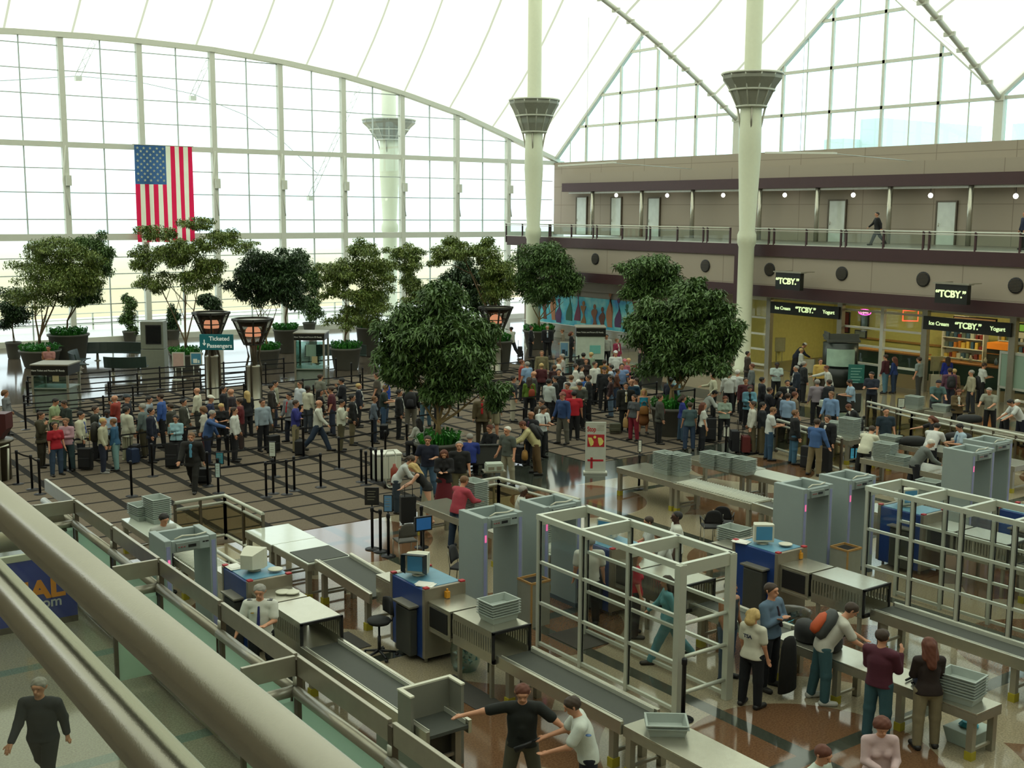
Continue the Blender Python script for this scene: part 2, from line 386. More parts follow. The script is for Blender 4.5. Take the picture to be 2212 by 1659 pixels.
# --- masts
conc=pm('mast_paint','d4d8be',.55,0,.04)
capm=pm('capital_panels','868779',.5,.1)
def mast(px,ptop,cone0,cone1,ybase,wtop,X,label,out=False):
    base=atX(px,600,X) if not out else X
    bx,by=(base.x,base.y) if not out else (base[0],base[1])
    dpt=depth((bx,by,12));r=wtop/2*dpt/F
    def zof(py): 
        d=ray(px,py);return H+d[2]*(bx/d[0])
    z0,z1=zof(cone0),zof(cone1)
    e_=empty('mast',(bx,by,0),0,label,'column','tall white roof masts')
    b_=MB();b_.lathe([(r*1.15,0),(r*1.2,.3),(r*.95,.35),(r*.95,6.3),(r*1.15,6.5),(r*1.15,6.9),(r*.95,7.1),(r*1.35,z1-2.2),(r*1.25,z1),(r,z1+.2),(r*.93,45)],28);b_.build('shaft',conc,e_)
    b_=MB();rc=r*3.55
    b_.lathe([(r*1.7,z1),(r*2.6,z1+(z0-z1)*.5),(rc,z0-.25),(rc,z0),(rc*.93,z0),(r*1.5,z1+.3)],12,smooth=False,caps=False);b_.build('light_cone',capm,e_)
    b_=MB()
    for k in range(12):
        t=2*PI*k/12;c,s2=math.cos(t),math.sin(t);b_.tube([(r*1.7*c,r*1.7*s2,z1),(r*2.62*c,r*2.62*s2,z1+(z0-z1)*.5),(rc*1.02*c,rc*1.02*s2,z0)],.04,5)
    for rr,zz in ((rc*1.01,z0),(r*2.64,z1+(z0-z1)*.5),(r*1.75,z1)):
        b_.tube([(rr*math.cos(t),rr*math.sin(t),zz) for t in [2*PI*k/24 for k in range(25)]],.06,5,cap=False)
    b_.build('cone_ribs',alu,e_)
    b_=MB()
    for k in range(4):
        t=PI/4+PI/2*k;c,s2=math.cos(t),math.sin(t);b_.tube([(r*1.0*c,r*1.0*s2,z1-1.4),(r*1.65*c,r*1.65*s2,z1)],.05,5)
    b_.build('brackets',steel_d,e_)
    b_=MB().lathe([(r*2.2,z1+.5),(r*2.55,z1+(z0-z1)*.48)],12,smooth=False,caps=False);b_.build('uplight_lens',pm('lens','8f9488',.2),e_)
    return e_
mast(1607,0,155,225,800,36,43.5,'thick white mast in front of the shop sign, nearer of the two by the gallery')
mast(1148,0,216,285,690,30,43.5,'white mast where the gallery railing ends at the window wall')
p_=atY(838,500,78.5);mast(838,180,262,305,700,32,(p_.x,78.5),'white mast standing outside behind the window wall',True)
# --- gallery
yl=atX(1091,508,XB).y
struct(MB().box(XB+.12,XW,-15,yl,5.95,6.35).build('floor_gallery',pm('gallery_floor','777066',.4)))
struct(MB().box(XB,XB+.25,-15,yl,5.85,6.42).build('trim_22',maroon))
struct(MB().box(XB+.1,XB+.4,-15,yl-1,4.4,5.86).box(XB+.1,XW,yl-1.3,yl-1,4.4,6.0).build('wall_gallery_fascia',wm))
struct(MB().box(XB,XB+.3,-15,yl-1.2,3.85,4.4).box(XB-.05,XB+.5,41.0,41.7,3.4,6.4).build('trim_23',maroon))
struct(MB().box(XB+.2,XW,-15,yl-1.3,3.8,3.95).build('ceiling_gallery',pm('soffit','b9b8a9',.7)))
# vents
for i,(px,py) in enumerate(((1283,557),(1521,569),(1660,575),(1816,582),(1992,592),(2192,603))):
    p=atX(px,py,XB+.1);e_=empty('round_vent',p,0,'round black louvred vent in the grey fascia, %s from the left'%ORD[i],'vent','vents along the gallery fascia')
    b_=MB();b_.T=Matrix.Rotation(-PI/2,4,'Y');b_.lathe([(.33,0),(.33,.05),(.28,.05)],20);b_.build('frame',black,e_)
    b_=MB()
    for k in range(-4,5):
        hw=math.sqrt(max(0,.28**2-(k*.06)**2));b_.box(-.07,-.05,-hw,hw,k*.06-.012,k*.06+.012)
    b_.build('louvres',bronze,e_)
# railing of the gallery
rg=glassmat('railing_glass','eef6f2',.05)
posts=[atX(p,490,XB).y for p in (1088,1123,1143,1181,1184,1229,1276,1284,1339,1391,1399,1458,1514,1523,1572,1604,1656,1667,1737,1812,1823,1904,1990,2003,2103,2200)]
def railing(name,ya,yb,py,label):
    e_=empty(name,(XB+.05,ya,6.42),0,label,'railing','gallery railing sections')
    L=yb-ya
    b_=MB().tube([(0,0,.78),(0,L,.78)],.035,8).tube([(-.06,0,.68),(-.06,L,.68)],.02,6).box(-.03,.03,0,L,0,.05);b_.build('handrail',alu,e_)
    for y in py:
        MB().box(-.04,.04,y-ya-.04,y-ya+.04,-.4,.8).build('post',maroon,e_)
    MB().box(-.008,.008,0,L,.05,.64).build('glass_panel',rg,e_)
ym=43.5
railing('gallery_railing',posts[14],posts[0],posts[:15],'glass gallery railing left of the thick mast')
railing('gallery_railing',8.,posts[15],posts[15:]+[posts[-1]-2.4*k for k in range(1,4)],'glass gallery railing right of the thick mast, above the shop')
# translucent doors, columns, globes
for i,(a,b_) in enumerate(((1242,1263),(1317,1338),(1397,1421),(1788,1823),(2022,2062))):
    p=atX((a+b_)/2,425,XW-.02);w_=(atX(a,430,XW-.02).y-atX(b_,430,XW-.02).y)
    m_=MB().box(-.06,0,-w_/2,w_/2,6.35,p.z);o=m_.build('door_%d'%(i+1),pm('pale_door_panel','d3dad0',.12,0,.3,1.2),None,(p.x,p.y,0));struct(o)
    h=MB().box(-.1,0,-w_/2-.08,-w_/2,6.35,p.z+.08).box(-.1,0,w_/2,w_/2+.08,6.35,p.z+.08).box(-.1,0,-w_/2,w_/2,p.z,p.z+.08).build('door_frame',bronze,o)
    MB().tube([(-.12,w_/2-.15,7.3),(-.12,w_/2-.15,7.5)],.02,6).build('door_handle',steel,o)
for i,px in enumerate((1275,1381,1491,1639-3,1760,1916,2090)):
    p=atX(px,450,XW-1.1);struct(MB().tube([(p.x,p.y,6.35),(p.x,p.y,zbb+.2)],.14,10).build('trim_%d'%(50+i),steel))
gl=emat('globe_lamp_glow','fffdf0',9.)
for i,(px,py) in enumerate(((1326,419),(1436,418),(1557,416),(1690,414),(1838,412),(2005,411),(2189,410))):
    p=atX(px,py,XW-.9);e_=empty('globe_light',p,0,'lit round globe lamp under the maroon beam, %s from the left'%ORD[i],'lamp','globe lamps along the gallery')
    MB().lathe([(.02,-.13),(.09,-.1),(.13,0),(.09,.1),(.02,.13)],12).build('globe',gl,e_)
    MB().tube([(0,0,.12),(0,0,zbb-p.z+.1)],.02,6).build('stem',black,e_)
struct(MB().box(XW-1.05,XW-.95,-15,68,zbb-.14,zbb-.02).build('trim_28',pm('strip_white','d8dad2',.4)))
for a_,b_,l_ in (((1203,357),(1322,348),'thin white hanging light bar left of the near mast'),((1650,323),(1798,322),'thin white hanging light bar right of the thick mast')):
    pa,pb=atX(*a_,48.),atX(*b_,48.);e_=empty('hanging_light_bar',pa,0,l_,'lamp','hanging light bars')
    MB().bar((0,0,0),pb-pa,.3,.1).build('bar',white,e_);MB().tube([(pb-pa)*.5,(pb-pa)*.5+Vector((0,0,9))],.012,5).tube([(pb-pa)*.9,(pb-pa)*.9+Vector((7.5,0,-.2))],.02,5).build('cable',thin,e_)
# --- exterior
gm=pm('prairie_ground','b3a678',.95);nt=gm.node_tree;b=nt.nodes['Principled BSDF']
tc=nt.nodes.new('ShaderNodeTexCoord');sp=nt.nodes.new('ShaderNodeSeparateXYZ');nt.links.new(tc.outputs['Object'],sp.inputs[0])
n1=nt.nodes.new('ShaderNodeTexNoise');n1.inputs['Scale'].default_value=.02;n1.inputs['Detail'].default_value=6;nt.links.new(tc.outputs['Object'],n1.inputs[0])
mp=nt.nodes.new('ShaderNodeMapping');mp.inputs['Scale'].default_value=(.002,.02,1);nt.links.new(tc.outputs['Object'],mp.inputs[0])
n2=nt.nodes.new('ShaderNodeTexNoise');n2.inputs['Scale'].default_value=1.2;n2.inputs['Detail'].default_value=5;nt.links.new(mp.outputs[0],n2.inputs[0])
rp=nt.nodes.new('ShaderNodeValToRGB');nt.links.new(n2.outputs['Fac'],rp.inputs[0]);e=rp.color_ramp.elements
e[0].position=.3;e[0].color=lin('c0b98e')+[1];e[1].position=.7;e[1].color=lin('d6c6a2')+[1]
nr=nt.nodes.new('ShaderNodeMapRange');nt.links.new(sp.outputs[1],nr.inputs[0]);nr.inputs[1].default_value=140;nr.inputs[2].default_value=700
c=mixc(nt,nr.outputs[0],rp.outputs[0],lin('cfdcda'));nt.links.new(c,b.inputs['Base Color']);b.inputs['Specular IOR Level'].default_value=0  # ground pales with distance, aerial haze put into its colour
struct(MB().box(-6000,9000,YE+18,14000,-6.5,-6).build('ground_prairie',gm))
struct(MB().box(-200,300,YE+.2,YE+18,-.5,-.05).build('ground_apron',pm('sunlit_concrete','d6d6d0',.8)))
b_=MB()
for x in range(-40,140,3): b_.box(x-.05,x+.05,YE+8,YE+8.1,0,1.1)
for z in (.35,.7,1.1): b_.box(-60,160,YE+8,YE+8.08,z-.03,z+.03)
tag(b_.build('terrace_railing',wallframe),'white post and rail fence on the concrete outside the windows','railing')
fb=MB().box(-80,40,700,712,-6,4)
for k in range(30): fb.box(-78+k*4,-76+k*4,699.5,700,-3,1,1)
tag(fb.build('distant_building',[pm('far_building','5d7476',.8),pm('far_building_window','7c96a0',.4)]),'long low dark building far out on the plain','building')
o=MB()
for k in range(7):
    o.box(80+k*22,80+k*22+14,60,62,-6,15.6+ (k%2)*.7)
o.box(78,230,62,64,-6,14)
tag(o.build('outside_terminal',pm('teal_white_terminal','dfece6',.6)),'pale teal building glimpsed through the gable windows','building')
# thin tent cables outside
tag(MB().tube([atY(p,q,78) for p,q in ((-60,192),(0,188),(160,176),(290,187),(410,212),(520,255),(600,308),(680,380))],.03,5).build('edge_cable',thin),'thin curved steel cable seen outside the upper windows','cable')
for lab,pts in (('slanting lattice strut outside, left of the flag',((195,98),(160,176))),('slanting lattice strut outside, right of the flag',((450,120),(408,216))),('long slanting lattice strut outside near the white mast',((770,190),(665,430)))):
    a,b2=[atY(p,q,78) for p,q in pts];t=MB();side=Vector((.18,0,0))
    t.tube([a+side,b2+side],.025,5);t.tube([a-side,b2-side],.025,5);n=int((a-b2).length/.35)
    for k in range(n):
        u=a.lerp(b2,k/n);v=a.lerp(b2,(k+1)/n);s_=side if k%2 else -side;t.tube([u+s_,v-s_],.018,4)
    t.box(b2.x-.2,b2.x+.2,b2.y-.2,b2.y+.2,b2.z-.3,b2.z)
    tag(t.build('lattice_strut',wallframe),lab,'strut','lattice struts of the roof edge')
# --- our own balcony
struct(MB().box(-6,.36,-6,30,5.9,6.3).build('floor_balcony',pm('gallery_floor','777066')))
def near_rail(pa,pb,z,d):
    a=at(*pa,z);b2=at(*pb,z);x=(a.x+b2.x)/2;return x
xa=near_rail((0,1084),(658,1659),7.39,.07)
z1,z2=7.39,7.25
hr=pm('brushed_rail_metal','a19e92',.27,1.0,.1,3,.03,300)
t=MB().tube([(.4414,-2,7.394),(.4414,14,7.394)],.0308,40)
tag(t.build('top_rail',hr),'thick brushed metal top rail crossing the foreground, upper of two','railing')
t=MB().tube([(.4388,-2,7.241),(.4388,14,7.241)],.0317,40)
tag(t.build('grab_rail',hr),'thick brushed metal rail at bottom left, lower of two, with a dark scratch','railing')

e_=empty('balcony_glass_guard',(.4414,-1,6.35),0,'clear glass guard panel under the foreground top rail','railing')
MB().box(-.006,.006,0,14,0,1.036).build('glass_pane',glassmat('guard_glass','f2f4ee',.01,.02,.12),e_)
struct(MB().box(-12.4,-12,-15,YE,-.1,22).build('wall_left',wm))  # unseen side wall, put in for its effect on the light
struct(MB().box(-12,XW+.4,-15.4,-15,-.1,26).build('wall_near_added',wm))  # unseen end wall, added to keep sky light off camera-facing sides
# ================================================================ shop under the gallery
XS=46.
ysh0=atX(1612,700,XS).y  # left end of shop front
glow=emat('sign_letters_lit','d8f0b0',1.6)
wallg=pm('shop_wall_yellow_green','c9c67e',.7)
shop=struct(MB().box(53,53.2,12,ysh0,0,3.8).box(XS,53,ysh0,ysh0+.2,0,3.8).build('wall_shop',wallg))
struct(MB().box(XS,53,12,ysh0,0,.015).build('floor_shop',pm('shop_tiles','6d6650',.3)))
# downlights that light the shop
lm=emat('shop_lamp_panel','fff0b8',48.)
for i in range(5):
    y=16+i*5.4;e_=empty('ceiling_light',(49.4,y,3.78),0,'square light panel in the shop ceiling, %s from the near end'%ORD[i],'lamp','shop ceiling panels')
    MB().box(-.5,.5,-.5,.5,-.03,-.01).build('diffuser',lm,e_);MB().box(-.55,.55,-.55,.55,-.01,.03).build('frame',white,e_)
# storefront frames
sf=MB();sfc=white
ym_=[ysh0]+[atX(p,700,XS).y for p in (1661,1815,1905,1999,2185)]+[24.2,20.5,16.,12.]
for y in ym_: sf.box(XS-.08,XS+.12,y-.09,y+.09,0,3.8)
def hbar(y0,y1,zs): 
    for z in zs: sf.box(XS-.05,XS+.05,y1,y0,z-.05,z+.05)
hbar(ym_[0],ym_[1],(.15,.95,1.75,2.6,3.55));hbar(ym_[2],ym_[3],(.9,1.75,2.6,3.4));hbar(ym_[3],ym_[4],(.9,1.75,2.6,3.4));hbar(ym_[5],ym_[6],(.15,.95,1.75,2.6,3.55))
sf.box(XS-.1,XS+.1,12,ysh0,3.6,3.8)
struct(sf.build('trim_60',white))
struct(MB().box(XS-.06,XS+.1,ym_[3],ym_[2],0,.85).build('wall_shop_dado',pm('dark_green_dado','1f3326',.4)))
for k,(a,b_) in enumerate(((ym_[0],ym_[1]),(ym_[2],ym_[3]),(ym_[3],ym_[4]))):
    struct(MB().box(XS-.01,XS+.01,b_+.1,a-.1,.95,3.5).build('window_%d'%(60+k),g))
# steel portal columns
for k,px in enumerate((1661,1815,1999,2190)):
    y=atX(px,700,XS-.2).y;struct(MB().box(XS-.35,XS-.1,y-.14,y+.14,0,3.9).build('trim_%d'%(61+k),steel_d))
# black fascia signs
bs=pm('black_fascia_sign','1a1d18',.4)
def fsign(pl,pr,ztop_,zbot,label):
    a=atX(pl[0],pl[1],XS-.4);c=atX(pr[0],pr[1],XS-.4);L=a.y-c.y
    e_=empty('shop_sign',(XS-.4,a.y,0),0,label,'sign','black shop fascia signs')
    MB().box(-.06,.06,-L,0,zbot,ztop_).build('board',bs,e_)
    for tx,u,sz,bo in (('Ice Cream',.19,.24,.004),('“TCBY.”',.53,.36,.012),('Yogurt',.86,.25,.004)):
        text(tx,'lettering',sz,glow,e_,face((-.07,-L*u,(ztop_+zbot)/2),-PI/2),.01,bold=bo)
zt=atX(1740,655,XS-.4).z;zb_=atX(1740,672,XS-.4).z
fsign((1664,641),(1812,655),3.52,2.93,'long black sign reading Ice Cream TCBY Yogurt, left one of the shop')
fsign((1995,667),(2184,690),3.45,2.86,'long black sign reading Ice Cream TCBY Yogurt, right one of the shop')
for (px,py,lab) in ((1704,599,'hanging black box sign with lit TCBY letters, left of two'),(2057,622,'hanging black box sign with lit TCBY letters, right of two')):
    p=atX(px,py,XB-1.0);e_=empty('hanging_sign',p,0,lab,'sign','hanging box signs under the gallery')
    MB().box(-.18,.08,-.75,.75,-.42,.38).build('box',bs,e_);MB().box(-.25,.12,-.85,.85,.38,.44).box(-.05,.9,-.7,-.64,.4,.44).box(-.05,.9,.64,.7,.4,.44).build('cap',steel_d,e_)
    text('“TCBY.”','lettering',.4,glow,e_,face((-.2,0,-.03),-PI/2),.01,bold=.012)
# counters & goods inside
e_=empty('shop_counter',(49,0,0),0,'long wooden shop counter with pastry case inside the ice cream shop','counter')
MB().box(0,.8,22,33.5,0,1.0).build('front_panel',pm('counter_green','1e3a2a',.4),e_);MB().box(-.1,.9,21.9,33.6,1.0,1.06).build('countertop',pm('oak_top','9c6b3c',.3),e_)
MB().box(.2,.8,29,33,1.06,1.6).build('display_case',g,e_)
e_=empty('shop_counter',(50,0,0),0,'dark counter with wooden top at the left bay of the shop','counter')
MB().box(0,.7,34.5,38.2,0,1.0).build('front_panel',pm('counter_green','1e3a2a'),e_);MB().box(-.1,.8,34.4,38.3,1.0,1.07).build('countertop',pm('oak_top','9c6b3c'),e_)
struct(MB().box(52.9,53,34.6,40.8,1.2,1.3).build('trim_66',wood))
def board(y,z,w,h,col,lab,x=52.8,es=0,name='menu_board'):
    e_=empty(name,(x,y,z),0,lab,'sign');MB().box(-.04,.04,-w/2,w/2,-h/2,h/2).build('frame',black,e_)
    MB().box(-.06,-.04,-w/2+.05,w/2-.05,-h/2+.05,h/2-.05).build('face',pm('board_'+col,col,.5,emit=col if es else None,es=es),e_)
board(31,2.9,2.2,.7,'a07a4c','orange brown picture menu board above the shop counter',49,.8)
board(27.5,2.95,2.6,.4,'8fc24a','green lit menu strip above the shop counter',49,.8)
board(37.9,2.5,.5,1.1,'8d2a26','narrow red banner poster on the yellow shop wall',48.5)
board(40,2.2,.5,.8,'54707c','small framed picture on the yellow green shop wall',52.8)
board(36.8,2.0,.7,.4,'a8b4a0','small pale notice board inside the left shop bay',48.3)
def neon(y,z,col,pts,lab,txt=None):
    e_=empty('neon_sign',(XS+.1,y,z),0,lab,'sign');MB().tube([(0,-a,b) for a,b in pts],.025,6).build('tube',emat('neon_'+col,col,5.),e_)
    if txt: text(txt,'lettering',.2,emat('neon_txt','ffb0d0',3.),e_,face((-.02,0,0),-PI/2),.01)
p=atX(1863,665,XS)
neon(p.y,p.z,'ff4fb0',[(.35*math.cos(t),.13*math.sin(t)) for t in [k*PI/8 for k in range(17)]],'small oval pink neon sign in the shop window','Open')
p=atX(1962,672,XS)
neon(p.y,p.z,'ff4a30',[(-.4,-.25),(-.4,.22),(.4,.27),(.4,-.2),(-.4,-.25)],'rectangular red orange neon sign in the shop window')
p=at(2130,835);
e_=empty('drinks_cooler',(50.3,atX(2130,760,49.5).y,0),0,'tall black drinks cooler with orange lit top in the shop','cooler')
MB().box(0,.8,-.5,.5,0,1.7).build('cabinet',black,e_);MB().box(-.02,.8,-.5,.5,1.7,2.0).build('lit_header',emat('cooler_head','c8741c',.7),e_);MB().box(-.03,0,-.42,.42,.2,1.6).build('door',pm('cooler_door','2f3430',.15),e_)
rnd=random.Random(3)
for i,(y_,x_,l_) in enumerate(((33.2,51.5,'white shelf unit with goods behind the middle shop window'),(30.6,52.2,'tall shelf unit with goods behind the shop counter'),(25.5,52.2,'shelf unit with boxes at the right end of the shop'))):
    e_=empty('shelf_unit',(x_,y_,0),0,l_,'shelf');MB().box(.35,.4,-1.1,1.1,0,2.4).box(0,.4,-1.15,-1.1,0,2.4).box(0,.4,1.1,1.15,0,2.4).box(0,.4,-1.1,1.1,.9,.94).box(0,.4,-1.1,1.1,1.4,1.44).box(0,.4,-1.1,1.1,1.9,1.94).build('frame',white,e_)
    for z_ in (.94,1.44,1.94):
        for k in range(9):
            c_=rnd.choice(['a8b0a0','b8742c','5c6a60','c8c4ae','7a2c24','3c5a70','d0b050']);h_=rnd.uniform(.15,.36);MB().box(.05,.3,-1.05+k*.235,-1.05+k*.235+rnd.uniform(.12,.2),z_,z_+h_).build('boxed_goods',pm('goods_'+c_,c_,.5),e_)
for k in range(14):
    y=24+k*.62;h=.18+rnd.random()*.2;c_=rnd.choice(['b8b4a0','6f7f76','a04a30','d0cbb5','556a80'])
    tag(MB().lathe([(.07,0),(.08,h*.6),(.04,h*.8),(.04,h)],10,c=(49.5+rnd.random()*.3,y,1.065)).build('jar',pm('jar_'+c_,c_,.3)),'small jar or bottle on the shop counter, %s from the near end'%ORD[k],'jar','jars on the shop counter')
# --- mural under the gallery: generic abstract figures on blue
XMU=46.2;ma=atX(1150,640,XMU);mb_=atX(1420,660,XMU);mt=min(3.12,atX(1240,638,XMU).z)
struct(MB().box(XMU,XMU+.3,ysh0+.2,ma.y+1,0,3.8).build('wall_under_gallery',wm))
struct(MB().box(XMU-.4,XMU,ysh0+.3,ma.y+1.2,3.15,3.8).build('wall_under_gallery_bulkhead',pm('taupe_panel','857a70')))
mm=pm('mural_paint','3f97a8',.6);nt=mm.node_tree;b=nt.nodes['Principled BSDF']
tc=nt.nodes.new('ShaderNodeTexCoord');n1=nt.nodes.new('ShaderNodeTexNoise');n1.inputs['Scale'].default_value=.9;n1.inputs['Detail'].default_value=4;nt.links.new(tc.outputs['Object'],n1.inputs[0])
rp=nt.nodes.new('ShaderNodeValToRGB');nt.links.new(n1.outputs['Fac'],rp.inputs[0]);e=rp.color_ramp.elements;e[0].position=.3;e[0].color=lin('3a86bc')+[1];e[1].position=.7;e[1].color=lin('a0dcd2')+[1];x=e.new(.5);x.color=lin('55bcc8')+[1]
nt.links.new(rp.outputs[0],b.inputs['Base Color'])
e_=empty('mural',(XMU-.03,0,0),0,'large blue and teal mural with brown figures on the wall under the gallery','painting')
MB().box(-.04,.0,mb_.y-2,ma.y,0.9,mt).build('canvas',mm,e_)
cols=['8a5a3c','6a3f2c','b07850','5a3a60','2f6a50','7a3a50','93683a']
fg=MB();rnd=random.Random(11)
mats=[pm('mural_figure_'+c,c,.7) for c in cols];n=16
for k in range(n):
    y=ma.y-.7-(ma.y-mb_.y+1)*k/n+rnd.random()*.4;z0=.95+rnd.random()*.3;h=.9+rnd.random()*1.1;mi=k%len(cols)
    pr=[];
    for q in range(7):
        u=q/6;ww=(.28-.16*u)*(1+.4*math.sin(u*7+k));pr.append((y-ww*.9+.12*math.sin(u*5+k),z0+h*u))
    bk=[(2*y-a-.1*math.sin(i+k),b2) for i,(a,b2) in enumerate(pr)]
    poly=pr+bk[::-1];fg.slab([(-.05,a,b2) for a,b2 in poly],(-.012,0,0),mi)
    fg.slab([(-.05,y+.13*math.cos(t),z0+h+.15+.16*math.sin(t)) for t in [q*PI/5 for q in range(10)]],(-.012,0,0),mi)
fg.build('painted_figures',mats,e_)
struct(MB().tube([(45.3,44,1.0),(45.3,ma.y,1.0)],.03,6).build('trim_67',alu))
struct(MB().box(45.28,45.32,44,ma.y,.05,.95).build('window_70',g))
# ================================================================ security lanes
def legs(b_,xs,ys,z,w=.05,mi=0):
    for x in xs:
        for y in ys: b_.box(x-w,x+w,y-w,y+w,0,z,mi)
# -- walk-through metal detector
dg_=pm('detector_grey','8f9b98',.5,0,.05,3)
def wtm():
    W,D,Hh=.95,.82,2.2
    e_=empty('metal_detector',(0,0,0))
    for x0 in (0,W-.13):
        b_=MB().box(x0,x0+.13,0,D,.05,Hh);b_.build('side_panel',dg_,e_,bev=.012)
        MB().box(x0-.01,x0+.14,-.02,D+.02,0,.09).build('foot',pm('detector_foot','4e5a5c',.5),e_)
        MB().box(x0+.03,x0+.1,-.006,0,.4,2.1).build('edge_strip',pm('edge_lilac','8a8fb5',.4),e_)
    b_=MB().box(.13,W-.13,0,.09,1.97,Hh-.02).box(.13,W-.13,D-.09,D,1.97,Hh-.02).box(.13,W-.13,.09,D-.09,1.97,1.99);b_.build('header',dg_,e_,bev=.008)
    b_=MB().box(.2,.62,-.05,0,2.0,2.14).build('control_unit',pm('control_grey','79837e',.5),e_)
    MB().box(.69,.73,-.005,0,2.085,2.11).box(.74,.8,-.005,0,2.085,2.11).build('marking',black,e_)
    MB().box(.41,.55,-.056,-.05,2.05,2.1).build('display',black,e_)
    for x in (.24,.29,.34): MB().lathe([(.012,0),(.012,.01)],8,c=(x,-.06,2.07)).build('button',redp,e_)
    MB().box(.05,.09,-.012,0,1.72,1.86).build('lamp_strip',emat('pink_led','f06aa0',1.2),e_)
    b_=MB().tube([(.2,.05,Hh),(.35,.07,Hh+.04),(.6,.06,Hh+.02),(.8,.1,Hh+.03)],.015,6);b_.build('cable',cream,e_)
    return e_
W0=wtm();W0.location=(12.12,17.6,0);tag(W0,'grey walk-through metal detector behind the officer stool, left of the glass pen','detector','walk-through metal detectors')
for x,y,l in ((6.68,19.45,'short grey walk-through metal detector beside the low steel partition at far left'),(13.58,17.6,'grey walk-through metal detector right at the far end of the nearer glass pen'),
  (18.98,15.7,'grey walk-through metal detector left of the pair in front of the right glass pen'),(20.45,15.7,'grey walk-through metal detector touching the far end of the right glass pen'),
  (25.4,15.9,'grey walk-through metal detector left of the pair near the right edge'),(26.85,16.3,'grey walk-through metal detector at the right edge of the photo')):
    copy_tree(W0,(x,y,0),label=l)
# -- glass search pens (cages)
cagem=pm('pen_frame_aluminium','c6cabc',.3,.35,.05,4)
pg=glassmat('pen_glass','fbfcfb',.05,.02,.35)
def cage(x0,x1,y0,y1,nb,label):
    e_=empty('screening_pen',(x0,y0,0),0,label,'enclosure','glass screening pens')
    Wd,L,Hh=x1-x0,y1-y0,2.5;s=.055;bx_=Wd
    MB().bar((0,-s,Hh-.06),(0,L+s,Hh-.05),.08,.1).build('top_rail',cagem,e_,bev=.006);MB().bar((bx_,-s,Hh-.06),(bx_,L+s,Hh-.06),.1,.12).build('top_rail',cagem,e_,bev=.006)
    for k in range(nb+1):
        y=L*k/nb
        for x in (0,bx_):
            w=.075 if k==0 else .042
            MB().box(x-w,x+w,y-w*.8,y+w*.8,0,Hh-.02).build('post',cagem,e_,bev=.006)
        MB().box(0,bx_,y-.04,y+.04,Hh-.2,Hh).build('cross_beam',cagem,e_)
    for x in (0,bx_):
        for z in (.08,.85,1.62):
            MB().bar((x,0,z),(x,L,z),.055,.055).build('side_rail',cagem,e_)
        for k in range(nb):
            a,b_=L*k/nb,L*(k+1)/nb
            MB().box(x-.008,x+.008,a+.06,b_-.06,.12,Hh-.12).build('glass_pane',pg,e_);MB().box(x-.012,x+.012,a+.045,a+.06,.12,Hh-.12).box(x-.012,x+.012,b_-.06,b_-.045,.12,Hh-.12).build('gasket',black,e_)
    for z in (.35,.95,1.5): MB().tube([(0,0,z),(bx_,0,z)],.035,8).build('end_rail',cagem,e_)
    return e_
cage(12.5,13.62,12.68,16.33,3,'aluminium framed glass pen with three bays in the foreground')
cage(19.32,20.4,6.9,14.35,7,'long aluminium framed glass pen at the right edge')
